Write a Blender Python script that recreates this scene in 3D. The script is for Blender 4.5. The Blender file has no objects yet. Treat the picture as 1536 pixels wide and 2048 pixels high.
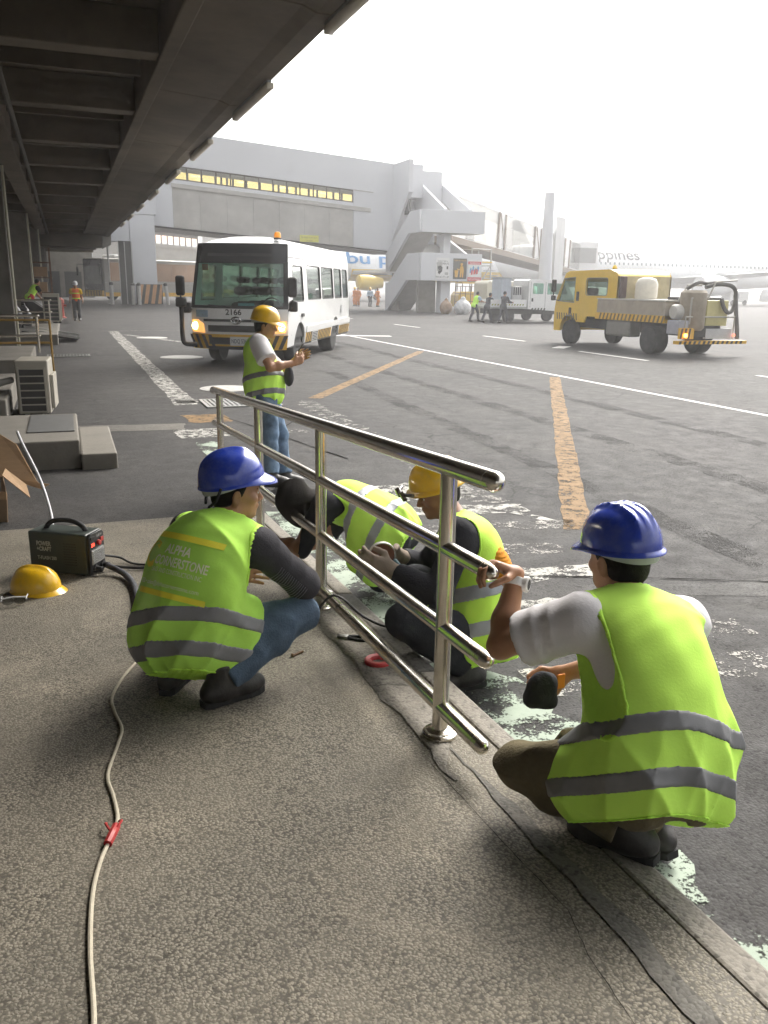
import bpy, bmesh, math, random
import numpy as np
from mathutils import Vector, Matrix
from mathutils.geometry import tessellate_polygon

random.seed(7)
rng = np.random.default_rng(11)
scene = bpy.context.scene
COL = scene.collection
PI = math.pi

# ------------------------------------------------------------------ camera
CAM_H = 1.78
YAW, PITCH, ROLL, FPX = math.radians(20.822), math.atan(451 / 1650.0), 0.0165, 1650.0
F = np.array([math.sin(YAW) * math.cos(PITCH), math.cos(YAW) * math.cos(PITCH), -math.sin(PITCH)])
_r0 = np.array([math.cos(YAW), -math.sin(YAW), 0.0])
_u0 = np.cross(_r0, F)
R_ = math.cos(ROLL) * _r0 + math.sin(ROLL) * _u0
U_ = math.cos(ROLL) * _u0 - math.sin(ROLL) * _r0
cam_d = bpy.data.cameras.new('camera')
cam = bpy.data.objects.new('camera', cam_d)
COL.objects.link(cam)
cam.matrix_world = Matrix(((R_[0], U_[0], -F[0], 0), (R_[1], U_[1], -F[1], 0), (R_[2], U_[2], -F[2], CAM_H), (0, 0, 0, 1)))
cam_d.sensor_fit = 'HORIZONTAL'
cam_d.sensor_width = 36.0
cam_d.lens = FPX / 1536 * 36.0
cam_d.clip_start = 0.05
cam_d.clip_end = 3000
scene.camera = cam

# ------------------------------------------------------------------ sky, sun, exposure
SUN_AZ, SUN_EL = math.radians(48), math.radians(42)      # azimuth from +Y towards +X
world = bpy.data.worlds.new('World')
scene.world = world
world.use_nodes = True
wn, wl = world.node_tree.nodes, world.node_tree.links
wn.clear()
sky = wn.new('ShaderNodeTexSky')
sky.sky_type = 'NISHITA'
sky.sun_disc = False
sky.sun_elevation = SUN_EL
sky.sun_rotation = SUN_AZ
sky.air_density = 2.0
sky.dust_density = 6.0
sky.ozone_density = 1.0
hs = wn.new('ShaderNodeHueSaturation')
hs.inputs['Saturation'].default_value = 0.10
bg = wn.new('ShaderNodeBackground')
bg.inputs['Strength'].default_value = 0.15
wo = wn.new('ShaderNodeOutputWorld')
wl.new(sky.outputs[0], hs.inputs['Color'])
wl.new(hs.outputs[0], bg.inputs['Color'])
wl.new(bg.outputs[0], wo.inputs['Surface'])
sun_d = bpy.data.lights.new('sun', 'SUN')
sun_d.energy = 1.5
sun_d.angle = math.radians(25)
sun_d.color = (1.0, 0.92, 0.80)
sun = bpy.data.objects.new('sun', sun_d)
COL.objects.link(sun)
sun.rotation_euler = (math.radians(90) - SUN_EL, 0, math.pi - SUN_AZ)
scene.view_settings.view_transform = 'Standard'
scene.view_settings.look = 'None'
scene.view_settings.gamma = 1.0
scene.view_settings.exposure = 1.18
scene.render.engine = 'CYCLES'
scene.cycles.use_denoising = True
scene.cycles.use_adaptive_sampling = True
scene.cycles.adaptive_threshold = 0.035
scene.cycles.max_bounces = 7
scene.cycles.diffuse_bounces = 3
scene.cycles.glossy_bounces = 4
scene.cycles.transmission_bounces = 6
scene.cycles.transparent_max_bounces = 12
scene.cycles.volume_bounces = 1
scene.cycles.sample_clamp_indirect = 6.0

# ------------------------------------------------------------------ materials
MATS = {}
def _n(nt, t, **kw):
    n = nt.nodes.new(t)
    for k, v in kw.items():
        setattr(n, k, v)
    return n
def mat(name, col, rough=0.6, metal=0.0, var=0.12, vs=6.0, bump=0.0, bs=80.0, coat=0.0, spec=0.5, alpha=None,
        emit=None, es=1.0, dirt=0.0, dirtcol=(0.10, 0.085, 0.07), ds=2.0, trans=0.0, sheen=0.0, stretch=None):
    """Principled material with noise-driven colour variation, optional dirt and fine relief."""
    if name in MATS:
        return MATS[name]
    m = bpy.data.materials.new(name)
    m.use_nodes = True
    nt = m.node_tree
    nt.nodes.clear()
    out = _n(nt, 'ShaderNodeOutputMaterial')
    b = _n(nt, 'ShaderNodeBsdfPrincipled')
    nt.links.new(b.outputs[0], out.inputs['Surface'])
    b.inputs['Roughness'].default_value = rough
    b.inputs['Metallic'].default_value = metal
    b.inputs['Specular IOR Level'].default_value = spec
    b.inputs['Coat Weight'].default_value = coat
    b.inputs['Coat Roughness'].default_value = 0.12
    b.inputs['Transmission Weight'].default_value = trans
    if sheen:
        b.inputs['Sheen Weight'].default_value = sheen
    c4 = (col[0], col[1], col[2], 1)
    b.inputs['Base Color'].default_value = c4
    tc = _n(nt, 'ShaderNodeTexCoord')
    vec = tc.outputs['Object']
    if stretch:
        mp = _n(nt, 'ShaderNodeMapping')
        mp.inputs['Scale'].default_value = stretch
        nt.links.new(vec, mp.inputs[0])
        vec = mp.outputs[0]
    last = None
    if var > 0:
        no = _n(nt, 'ShaderNodeTexNoise')
        no.inputs['Scale'].default_value = vs
        no.inputs['Detail'].default_value = 5
        no.inputs['Roughness'].default_value = 0.65
        nt.links.new(vec, no.inputs['Vector'])
        mr = _n(nt, 'ShaderNodeMapRange')
        mr.inputs[1].default_value = 0.28; mr.inputs[2].default_value = 0.72
        mr.inputs[3].default_value = 1 - var; mr.inputs[4].default_value = 1 + var
        nt.links.new(no.outputs[0], mr.inputs[0])
        mx = _n(nt, 'ShaderNodeMix', data_type='RGBA', blend_type='MULTIPLY')
        mx.inputs[0].default_value = 1.0
        mx.inputs[6].default_value = c4
        nt.links.new(mr.outputs[0], mx.inputs[7])
        last = mx.outputs[2]
    if dirt > 0:
        nd = _n(nt, 'ShaderNodeTexNoise')
        nd.inputs['Scale'].default_value = ds
        nd.inputs['Detail'].default_value = 7
        nd.inputs['Roughness'].default_value = 0.7
        nt.links.new(vec, nd.inputs['Vector'])
        mr2 = _n(nt, 'ShaderNodeMapRange')
        mr2.inputs[1].default_value = 0.45; mr2.inputs[2].default_value = 0.75
        mr2.inputs[3].default_value = 0; mr2.inputs[4].default_value = dirt
        nt.links.new(nd.outputs[0], mr2.inputs[0])
        m2 = _n(nt, 'ShaderNodeMix', data_type='RGBA')
        nt.links.new(mr2.outputs[0], m2.inputs[0])
        if last:
            nt.links.new(last, m2.inputs[6])
        else:
            m2.inputs[6].default_value = c4
        m2.inputs[7].default_value = (*dirtcol, 1)
        last = m2.outputs[2]
    if last:
        nt.links.new(last, b.inputs['Base Color'])
    if bump > 0:
        nb = _n(nt, 'ShaderNodeTexNoise')
        nb.inputs['Scale'].default_value = bs
        nb.inputs['Detail'].default_value = 4
        nt.links.new(vec, nb.inputs['Vector'])
        bp = _n(nt, 'ShaderNodeBump')
        bp.inputs['Strength'].default_value = bump
        bp.inputs['Distance'].default_value = 0.01
        nt.links.new(nb.outputs[0], bp.inputs['Height'])
        nt.links.new(bp.outputs[0], b.inputs['Normal'])
    if emit:
        b.inputs['Emission Color'].default_value = (*emit, 1)
        b.inputs['Emission Strength'].default_value = es
    if alpha is not None:
        b.inputs['Alpha'].default_value = alpha
    MATS[name] = m
    return m
def glass(name, col=(0.75, 0.85, 0.82), clear=0.75, rough=0.03):
    """Tinted window glass: part see-through, part mirror by Fresnel."""
    if name in MATS:
        return MATS[name]
    m = bpy.data.materials.new(name); m.use_nodes = True
    nt = m.node_tree; nt.nodes.clear()
    out = _n(nt, 'ShaderNodeOutputMaterial')
    tr = _n(nt, 'ShaderNodeBsdfTransparent'); tr.inputs[0].default_value = (*[c * clear for c in col], 1)
    gl = _n(nt, 'ShaderNodeBsdfGlossy'); gl.inputs['Roughness'].default_value = rough
    lw = _n(nt, 'ShaderNodeLayerWeight'); lw.inputs[0].default_value = 0.5
    pw = _n(nt, 'ShaderNodeMath', operation='POWER'); pw.inputs[1].default_value = 3.2; nt.links.new(lw.outputs['Facing'], pw.inputs[0])
    fr = _n(nt, 'ShaderNodeMath', operation='MULTIPLY_ADD'); fr.inputs[1].default_value = 0.85; fr.inputs[2].default_value = 0.06; nt.links.new(pw.outputs[0], fr.inputs[0])
    mx = _n(nt, 'ShaderNodeMixShader')
    nt.links.new(fr.outputs[0], mx.inputs[0]); nt.links.new(tr.outputs[0], mx.inputs[1]); nt.links.new(gl.outputs[0], mx.inputs[2])
    nt.links.new(mx.outputs[0], out.inputs[0])
    MATS[name] = m
    return m

# ------------------------------------------------------------------ mesh helpers
def V(*a):
    return np.array(a, float)
def nrm(v):
    v = np.asarray(v, float)
    return v / (np.linalg.norm(v) + 1e-12)
def frame_from(d, up=(0, 0, 1)):
    d = nrm(d)
    s = np.cross(d, up)
    if np.linalg.norm(s) < 1e-4:
        s = np.cross(d, (1, 0, 0))
    s = nrm(s)
    return s, np.cross(s, d), d
class MB:
    """Collects simple shapes into one mesh."""
    def __init__(self):
        self.v, self.f, self.n = [], [], 0
    def add(self, vs, fs):
        o = self.n
        self.v.extend([tuple(map(float, q)) for q in vs])
        self.f.extend([tuple(i + o for i in q) for q in fs])
        self.n += len(vs)
        return self
    def box(self, a, b):
        x0, x1 = sorted((a[0], b[0])); y0, y1 = sorted((a[1], b[1])); z0, z1 = sorted((a[2], b[2]))
        vs = [(x0, y0, z0), (x1, y0, z0), (x1, y1, z0), (x0, y1, z0), (x0, y0, z1), (x1, y0, z1), (x1, y1, z1), (x0, y1, z1)]
        return self.add(vs, [(0, 3, 2, 1), (4, 5, 6, 7), (0, 1, 5, 4), (1, 2, 6, 5), (2, 3, 7, 6), (3, 0, 4, 7)])
    def cbox(self, c, s):
        return self.box([c[i] - s[i] / 2 for i in range(3)], [c[i] + s[i] / 2 for i in range(3)])
    def obox(self, c, s, ax):
        """box of size s at c, with its axes given as rows"""
        c = np.asarray(c, float); ax = np.asarray(ax, float)
        vs = []
        for k in ((-1, -1, -1), (1, -1, -1), (1, 1, -1), (-1, 1, -1), (-1, -1, 1), (1, -1, 1), (1, 1, 1), (-1, 1, 1)):
            vs.append(c + sum(ax[i] * k[i] * s[i] / 2 for i in range(3)))
        return self.add(vs, [(0, 3, 2, 1), (4, 5, 6, 7), (0, 1, 5, 4), (1, 2, 6, 5), (2, 3, 7, 6), (3, 0, 4, 7)])
    def bar(self, a, b, w, h=None, up=(0, 0, 1)):
        a = np.asarray(a, float); b = np.asarray(b, float)
        s, u, d = frame_from(b - a, up)
        return self.obox((a + b) / 2, (w, h or w, np.linalg.norm(b - a)), (s, u, d))
    def tube(self, pts, r, n=10, caps=True, closed=False):
        pts = [np.asarray(q, float) for q in pts]
        rs = r if hasattr(r, '__len__') else [r] * len(pts)
        m = len(pts)
        vs, fs = [], []
        pu = None
        for i, q in enumerate(pts):
            if closed:
                d = pts[(i + 1) % m] - pts[i - 1]
            else:
                d = pts[min(i + 1, m - 1)] - pts[max(i - 1, 0)]
            d = nrm(d)
            if pu is None:
                s, u, _ = frame_from(d)
            else:
                s = nrm(np.cross(d, pu)); u = np.cross(s, d)
            pu = u
            for k in range(n):
                t = 2 * PI * k / n
                vs.append(q + rs[i] * (math.cos(t) * s + math.sin(t) * u))
        for i in range(m if closed else m - 1):
            j = (i + 1) % m
            for k in range(n):
                k2 = (k + 1) % n
                fs.append((i * n + k, i * n + k2, j * n + k2, j * n + k))
        if caps and not closed:
            fs.append(tuple(range(n - 1, -1, -1)))
            fs.append(tuple((m - 1) * n + k for k in range(n)))
        return self.add(vs, fs)
    def cyl(self, a, b, r, n=16, r2=None):
        return self.tube([a, b], [r, r if r2 is None else r2], n)
    def lathe(self, prof, c=(0, 0, 0), n=20, axis='z', sx=1.0, sy=1.0):
        vs, fs = [], []
        for (r, z) in prof:
            for k in range(n):
                t = 2 * PI * k / n
                q = (r * math.cos(t) * sx, r * math.sin(t) * sy, z)
                if axis == 'x':
                    q = (q[2], q[0], q[1])
                elif axis == 'y':
                    q = (q[0], q[2], q[1])
                vs.append((q[0] + c[0], q[1] + c[1], q[2] + c[2]))
        for i in range(len(prof) - 1):
            for k in range(n):
                k2 = (k + 1) % n
                fs.append((i * n + k, i * n + k2, (i + 1) * n + k2, (i + 1) * n + k))
        fs.append(tuple(range(n - 1, -1, -1)))
        fs.append(tuple((len(prof) - 1) * n + k for k in range(n)))
        return self.add(vs, fs)
    def prism(self, poly, fn, t0, t1):
        """2-D polygon swept from t0 to t1; fn(u, v, t) gives the point"""
        n = len(poly)
        vs = [fn(u, v, t0) for u, v in poly] + [fn(u, v, t1) for u, v in poly]
        tri = tessellate_polygon([[Vector((u, v, 0)) for u, v in poly]])
        fs = [tuple(t) for t in tri] + [tuple(n + i for i in reversed(t)) for t in tri]
        fs += [(i, (i + 1) % n, n + (i + 1) % n, n + i) for i in range(n)]
        return self.add(vs, fs)
    def plate(self, outline, holes, fn, t0, t1, sub=0):
        """2-D outline with holes, thickness t0..t1, optionally subdivided, mapped by fn(u, v, t)"""
        loops = [outline] + list(holes)
        flat = [q for l in loops for q in l]
        tri = tessellate_polygon([[Vector((u, v, 0)) for u, v in l] for l in loops])
        bm = bmesh.new()
        bv = [bm.verts.new((u, v, 0)) for u, v in flat]
        for t in tri:
            try:
                bm.faces.new([bv[i] for i in t])
            except ValueError:
                pass
        if sub:
            bmesh.ops.subdivide_edges(bm, edges=bm.edges[:], cuts=sub, use_grid_fill=True)
        bmesh.ops.recalc_face_normals(bm, faces=bm.faces[:])
        bm.verts.index_update()
        vv = [v.co.copy() for v in bm.verts]
        ff = [tuple(v.index for v in f.verts) for f in bm.faces]
        be = [(e.verts[0].index, e.verts[1].index) for e in bm.edges if len(e.link_faces) == 1]
        bm.free()
        n = len(vv)
        vs = [fn(c.x, c.y, t0) for c in vv] + [fn(c.x, c.y, t1) for c in vv]
        fs = ff + [tuple(n + i for i in reversed(t)) for t in ff] + [(a, b, n + b, n + a) for a, b in be]
        return self.add(vs, fs)
    def build(self, name, material, parent=None, smooth=False, bevel=0.0, bseg=2, fixn=True):
        me = bpy.data.meshes.new(name)
        me.from_pydata(self.v, [], self.f)
        if fixn:
            bm = bmesh.new(); bm.from_mesh(me)
            bmesh.ops.recalc_face_normals(bm, faces=bm.faces[:])
            bm.to_mesh(me); bm.free()
        if material:
            me.materials.append(material)
        o = bpy.data.objects.new(name, me)
        COL.objects.link(o)
        if parent is not None:
            o.parent = parent
        if bevel:
            md = o.modifiers.new('bevel', 'BEVEL')
            md.width = bevel; md.segments = bseg; md.limit_method = 'ANGLE'
            md.angle_limit = math.radians(35)
        if smooth:
            me.polygons.foreach_set('use_smooth', [True] * len(me.polygons))
            me.set_sharp_from_angle(angle=math.radians(smooth if smooth > 1 else 40))
        return o
def mesh_np(name, verts, faces, material, parent=None, smooth=True):
    me = bpy.data.meshes.new(name)
    if isinstance(faces, np.ndarray) and len(faces):
        n, k = faces.shape
        me.vertices.add(len(verts)); me.vertices.foreach_set('co', np.asarray(verts, np.float32).ravel())
        me.loops.add(n * k); me.loops.foreach_set('vertex_index', faces.astype(np.int32).ravel())
        me.polygons.add(n); me.polygons.foreach_set('loop_start', np.arange(0, n * k, k, dtype=np.int32))
        me.update(calc_edges=True)
    else:
        me.from_pydata([tuple(map(float, q)) for q in verts], [], [tuple(q) for q in faces])
    if material:
        me.materials.append(material)
    if smooth and len(me.polygons):
        me.polygons.foreach_set('use_smooth', [True] * len(me.polygons))
    o = bpy.data.objects.new(name, me)
    COL.objects.link(o)
    if parent is not None:
        o.parent = parent
    return o
def tag(o, label=None, cat=None, group=None, kind=None):
    if label: o['label'] = label
    if cat: o['category'] = cat
    if group: o['group'] = group
    if kind: o['kind'] = kind
    return o
def empty(name, loc=(0, 0, 0), rz=0.0, label=None, cat=None, group=None):
    o = bpy.data.objects.new(name, None)
    COL.objects.link(o)
    o.location = loc
    o.rotation_euler = (0, 0, rz)
    o.empty_display_size = 0.1
    return tag(o, label, cat, group)
def copy_tree(o, parent=None):
    c = o.copy(); COL.objects.link(c); c.parent = parent
    for ch in list(o.children):
        copy_tree(ch, c)
    return c
def text_geo(s, size=0.1, bold=0.0, extrude=0.0):
    """outline of lettering as (verts, faces), flat in XY with its left baseline at the origin"""
    cu = bpy.data.curves.new('lettering', 'FONT')
    cu.body = s; cu.size = size; cu.offset = bold; cu.extrude = extrude; cu.resolution_u = 3
    o = bpy.data.objects.new('lettering', cu)
    COL.objects.link(o)
    bpy.context.view_layer.update()
    me = o.evaluated_get(bpy.context.evaluated_depsgraph_get()).to_mesh()
    vs = np.array([v.co[:] for v in me.vertices]) if len(me.vertices) else np.zeros((0, 3))
    fs = [tuple(p.vertices) for p in me.polygons]
    o.to_mesh_clear()
    bpy.data.objects.remove(o); bpy.data.curves.remove(cu)
    return vs, fs
def text_on(name, s, size, fn, material, parent, bold=0.0, width=None, center=False, height=None, vec=False):
    """lettering whose flat (u, v) are mapped to 3-D by fn"""
    vs, fs = text_geo(s, size, bold)
    if len(vs) == 0:
        return None
    x0, x1 = vs[:, 0].min(), vs[:, 0].max()
    vs[:, 0] -= x0
    if width: vs[:, 0] *= width / (x1 - x0)
    if height: vs[:, 1] *= height / (vs[:, 1].max())
    if center: vs[:, 0] -= vs[:, 0].max() / 2
    return mesh_np(name, fn(vs[:, 0], vs[:, 1]) if vec else np.array([fn(a, b) for a, b, _ in vs]), fs, material, parent, smooth=False)
# ------------------------------------------------------------------ ground materials
def ground_mat(name, base, dark, light, speck, rough, kind):
    m = bpy.data.materials.new(name); m.use_nodes = True
    nt = m.node_tree; nt.nodes.clear(); L = nt.links.new
    out = _n(nt, 'ShaderNodeOutputMaterial'); b = _n(nt, 'ShaderNodeBsdfPrincipled')
    L(b.outputs[0], out.inputs['Surface'])
    tc = _n(nt, 'ShaderNodeTexCoord'); co = tc.outputs['Object']
    def noise(scale, detail=6, rg=0.6, dist=0.0):
        n = _n(nt, 'ShaderNodeTexNoise'); n.inputs['Scale'].default_value = scale
        n.inputs['Detail'].default_value = detail; n.inputs['Roughness'].default_value = rg
        n.inputs['Distortion'].default_value = dist
        L(co, n.inputs['Vector']); return n.outputs[0]
    def rng_(src, a, c, d, e):
        r = _n(nt, 'ShaderNodeMapRange'); r.inputs[1].default_value = a; r.inputs[2].default_value = c
        r.inputs[3].default_value = d; r.inputs[4].default_value = e; L(src, r.inputs[0]); return r.outputs[0]
    def mix(fac, a, c, bt='MIX'):
        x = _n(nt, 'ShaderNodeMix', data_type='RGBA', blend_type=bt)
        if isinstance(fac, float): x.inputs[0].default_value = fac
        else: L(fac, x.inputs[0])
        for k, s in ((6, a), (7, c)):
            if isinstance(s, tuple): x.inputs[k].default_value = (*s, 1)
            else: L(s, x.inputs[k])
        return x.outputs[2]
    big = rng_(noise(0.55, 8, 0.62, 0.4), 0.36, 0.66, 0, 1)
    mid = rng_(noise(5.0, 6, 0.7), 0.35, 0.68, 0, 1)
    c = mix(big, dark, base)
    c = mix(rng_(noise(1.9, 6, 0.7, 0.6), 0.52, 0.74, 0, 0.75), c, light)
    bp = _n(nt, 'ShaderNodeBump')
    if kind == 'pebble':
        # stones of washed-out aggregate set in dark mortar
        vo = _n(nt, 'ShaderNodeTexVoronoi', feature='F1'); vo.inputs['Scale'].default_value = 112; vo.inputs['Randomness'].default_value = 1.0
        wn_ = _n(nt, 'ShaderNodeTexNoise'); wn_.inputs['Scale'].default_value = 70; wn_.inputs['Detail'].default_value = 2; L(co, wn_.inputs['Vector'])
        wa = _n(nt, 'ShaderNodeVectorMath', operation='MULTIPLY_ADD'); L(wn_.outputs['Color'], wa.inputs[0]); wa.inputs[1].default_value = (0.012, 0.012, 0.012); L(co, wa.inputs[2])
        L(wa.outputs[0], vo.inputs['Vector'])
        hv = _n(nt, 'ShaderNodeHueSaturation'); hv.inputs['Saturation'].default_value = 0.12
        L(vo.outputs['Color'], hv.inputs['Color'])
        tone = rng_(hv.outputs[0], 0.15, 0.8, 0.6, 1.75)
        stone = mix(1.0, c, tone, 'MULTIPLY')
        gap = rng_(vo.outputs['Distance'], 0.42, 0.74, 0, 0.9)
        dust = rng_(noise(1.1, 5, 0.55, 0.5), 0.5, 0.72, 0, 0.75)
        gapc = mix(dust, tuple(x * 0.55 for x in dark), light)
        col = mix(gap, stone, gapc)
        v2 = _n(nt, 'ShaderNodeTexVoronoi', feature='F1'); v2.inputs['Scale'].default_value = 205; L(co, v2.inputs['Vector'])
        h2 = _n(nt, 'ShaderNodeHueSaturation'); h2.inputs['Saturation'].default_value = 0.25; L(v2.outputs['Color'], h2.inputs['Color'])
        fine = mix(1.0, c, rng_(h2.outputs[0], 0.2, 0.8, 0.55, 1.5), 'MULTIPLY')
        col = mix(rng_(noise(2.3, 5, 0.65, 0.8), 0.42, 0.68, 0.0, 0.6), col, fine)
        # worn, dusty and oil-darkened zones
        col = mix(rng_(noise(0.42, 6, 0.6, 0.7), 0.50, 0.70, 0, 0.28), col, (0.09, 0.083, 0.072))
        col = mix(rng_(noise(0.8, 4, 0.5, 1.0), 0.55, 0.78, 0, 0.55), col, light)
        # fine powder and spatter
        col = mix(rng_(noise(60, 3, 0.5), 0.62, 0.75, 0, 0.35), col, (0.30, 0.26, 0.21))
        h = rng_(vo.outputs['Distance'], 0.1, 0.6, 1, 0)
        L(h, bp.inputs['Height']); bp.inputs['Strength'].default_value = 0.5; bp.inputs['Distance'].default_value = 0.003
    else:
        vo = _n(nt, 'ShaderNodeTexVoronoi', feature='F1'); vo.inputs['Scale'].default_value = 85
        L(co, vo.inputs['Vector'])
        hv = _n(nt, 'ShaderNodeHueSaturation'); hv.inputs['Saturation'].default_value = 0.0
        L(vo.outputs['Color'], hv.inputs['Color'])
        st = rng_(hv.outputs[0], 0.25, 0.85, 0.62, speck)
        col = mix(1.0, c, st, 'MULTIPLY')
        col = mix(rng_(noise(38, 3, 0.6), 0.68, 0.78, 0, 0.4), col, (0.30, 0.28, 0.26))
        # hairline cracks in patches
        vc = _n(nt, 'ShaderNodeTexVoronoi', feature='DISTANCE_TO_EDGE'); vc.inputs['Scale'].default_value = 0.9
        nd = _n(nt, 'ShaderNodeTexNoise'); nd.inputs['Scale'].default_value = 3; nd.inputs['Detail'].default_value = 6
        L(co, nd.inputs['Vector'])
        ad = _n(nt, 'ShaderNodeVectorMath', operation='MULTIPLY_ADD'); L(nd.outputs['Color'], ad.inputs[0])
        ad.inputs[1].default_value = (0.35, 0.35, 0.35); L(co, ad.inputs[2]); L(ad.outputs[0], vc.inputs['Vector'])
        cr = rng_(vc.outputs['Distance'], 0.0, 0.012, 1, 0)
        msk = rng_(noise(0.35, 3, 0.5), 0.5, 0.6, 0, 0.8)
        mm = _n(nt, 'ShaderNodeMath', operation='MULTIPLY'); L(cr, mm.inputs[0]); L(msk, mm.inputs[1])
        col = mix(mm.outputs[0], col, tuple(x * 0.35 for x in dark))
        L(vo.outputs['Distance'], bp.inputs['Height']); bp.inputs['Strength'].default_value = 0.5; bp.inputs['Distance'].default_value = 0.004
        bp.invert = True
    L(col, b.inputs['Base Color'])
    L(rng_(mid, 0, 1, rough - 0.08, rough + 0.1), b.inputs['Roughness'])
    b.inputs['Specular IOR Level'].default_value = 0.18
    L(bp.outputs[0], b.inputs['Normal'])
    MATS[name] = m
    return m
def paint_mat(name, col, wear=0.5, scale=7.0, wear2=0.25):
    """old road paint: flaked away where a noise mask is high"""
    m = bpy.data.materials.new(name); m.use_nodes = True
    nt = m.node_tree; nt.nodes.clear(); L = nt.links.new
    out = _n(nt, 'ShaderNodeOutputMaterial'); b = _n(nt, 'ShaderNodeBsdfPrincipled')
    tr = _n(nt, 'ShaderNodeBsdfTransparent'); mx = _n(nt, 'ShaderNodeMixShader')
    tc = _n(nt, 'ShaderNodeTexCoord'); co = tc.outputs['Object']
    n1 = _n(nt, 'ShaderNodeTexNoise'); n1.inputs['Scale'].default_value = scale; n1.inputs['Detail'].default_value = 9; n1.inputs['Roughness'].default_value = 0.72
    L(co, n1.inputs['Vector'])
    n2 = _n(nt, 'ShaderNodeTexNoise'); n2.inputs['Scale'].default_value = 90; n2.inputs['Detail'].default_value = 3
    L(co, n2.inputs['Vector'])
    a = _n(nt, 'ShaderNodeMath', operation='MULTIPLY_ADD'); L(n2.outputs[0], a.inputs[0]); a.inputs[1].default_value = wear2; L(n1.outputs[0], a.inputs[2])
    r = _n(nt, 'ShaderNodeMapRange'); th = 1 - wear * 0.62
    r.inputs[1].default_value = th + wear2 * 0.5 - 0.03; r.inputs[2].default_value = th + wear2 * 0.5 + 0.03; L(a.outputs[0], r.inputs[0])
    L(r.outputs[0], mx.inputs[0]); L(b.outputs[0], mx.inputs[1]); L(tr.outputs[0], mx.inputs[2]); L(mx.outputs[0], out.inputs['Surface'])
    mr = _n(nt, 'ShaderNodeMapRange'); mr.inputs[1].default_value = 0.3; mr.inputs[2].default_value = 0.7; mr.inputs[3].default_value = 0.7; mr.inputs[4].default_value = 1.1
    n3 = _n(nt, 'ShaderNodeTexNoise'); n3.inputs['Scale'].default_value = 3; n3.inputs['Detail'].default_value = 8; n3.inputs['Roughness'].default_value = 0.7
    L(co, n3.inputs['Vector']); L(n3.outputs[0], mr.inputs[0])
    x = _n(nt, 'ShaderNodeMix', data_type='RGBA', blend_type='MULTIPLY'); x.inputs[0].default_value = 1; x.inputs[6].default_value = (*col, 1); L(mr.outputs[0], x.inputs[7])
    L(x.outputs[2], b.inputs['Base Color']); b.inputs['Roughness'].default_value = 0.75; b.inputs['Specular IOR Level'].default_value = 0.15
    MATS[name] = m
    return m
ground_mat('asphalt', (0.044, 0.042, 0.041), (0.031, 0.030, 0.030), (0.060, 0.058, 0.055), 1.5, 0.78, 'asphalt')
ground_mat('aggregate', (0.170, 0.152, 0.120), (0.120, 0.110, 0.090), (0.24, 0.212, 0.166), 1.0, 0.62, 'pebble')
ground_mat('cement', (0.235, 0.215, 0.185), (0.165, 0.152, 0.132), (0.29, 0.265, 0.23), 1.2, 0.75, 'asphalt')
ground_mat('dark_cement', (0.135, 0.127, 0.113), (0.10, 0.095, 0.087), (0.18, 0.168, 0.145), 1.2, 0.7, 'asphalt')
paint_mat('white_paint', (0.46, 0.45, 0.42), 0.80, 9, 0.35)
paint_mat('line_paint', (0.60, 0.59, 0.57), 0.5, 12)
paint_mat('worn_white', (0.44, 0.42, 0.39), 0.93, 7.5, 0.55)
paint_mat('green_paint', (0.36, 0.42, 0.35), 0.80, 4.2, 0.3)
paint_mat('orange_paint', (0.25, 0.160, 0.078), 0.72, 9, 0.5)
CONC = mat('concrete', (0.36, 0.35, 0.33), 0.85, var=0.16, vs=1.3, bump=0.25, bs=35, dirt=0.35, dirtcol=(0.2, 0.19, 0.17), ds=0.7)
CONC_D = mat('stained_concrete', (0.19, 0.175, 0.15), 0.85, var=0.2, vs=1.6, bump=0.25, bs=30, dirt=0.5, dirtcol=(0.12, 0.11, 0.09), ds=0.9)
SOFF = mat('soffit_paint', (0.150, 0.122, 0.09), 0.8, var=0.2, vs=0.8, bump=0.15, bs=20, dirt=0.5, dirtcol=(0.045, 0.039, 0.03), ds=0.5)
PLAS = mat('pale_plaster', (0.62, 0.63, 0.66), 0.8, var=0.06, vs=0.7, bump=0.1, bs=14, dirt=0.22, dirtcol=(0.40, 0.40, 0.42), ds=0.35)
BARE = mat('bare_concrete', (0.43, 0.415, 0.39), 0.85, var=0.14, vs=0.8, bump=0.3, bs=12, dirt=0.4, dirtcol=(0.27, 0.26, 0.245), ds=0.5)
STEEL = mat('brushed_stainless', (0.76, 0.72, 0.65), 0.21, metal=1.0, var=0.08, vs=14, bump=0.03, bs=160, dirt=0.18, dirtcol=(0.50, 0.44, 0.35), ds=9)
GALV = mat('galvanised_steel', (0.45, 0.45, 0.44), 0.4, metal=0.9, var=0.15, vs=9)
DARKM = mat('dark_metal', (0.035, 0.035, 0.036), 0.5, var=0.2)
BLACK = mat('black_rubber', (0.018, 0.018, 0.019), 0.75, var=0.25, vs=10, bump=0.1)
WHITE = mat('white_enamel', (0.80, 0.80, 0.79), 0.3, var=0.03, coat=0.5, dirt=0.12, dirtcol=(0.5, 0.48, 0.44), ds=1.6)
YELL = mat('yellow_enamel', (0.72, 0.47, 0.04), 0.32, var=0.06, coat=0.4, dirt=0.15, dirtcol=(0.35, 0.27, 0.1), ds=1.6)
HAZY = mat('hazard_yellow', (0.68, 0.40, 0.03), 0.5, var=0.12)
HAZB = mat('hazard_black', (0.03, 0.028, 0.026), 0.5, var=0.2)

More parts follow.
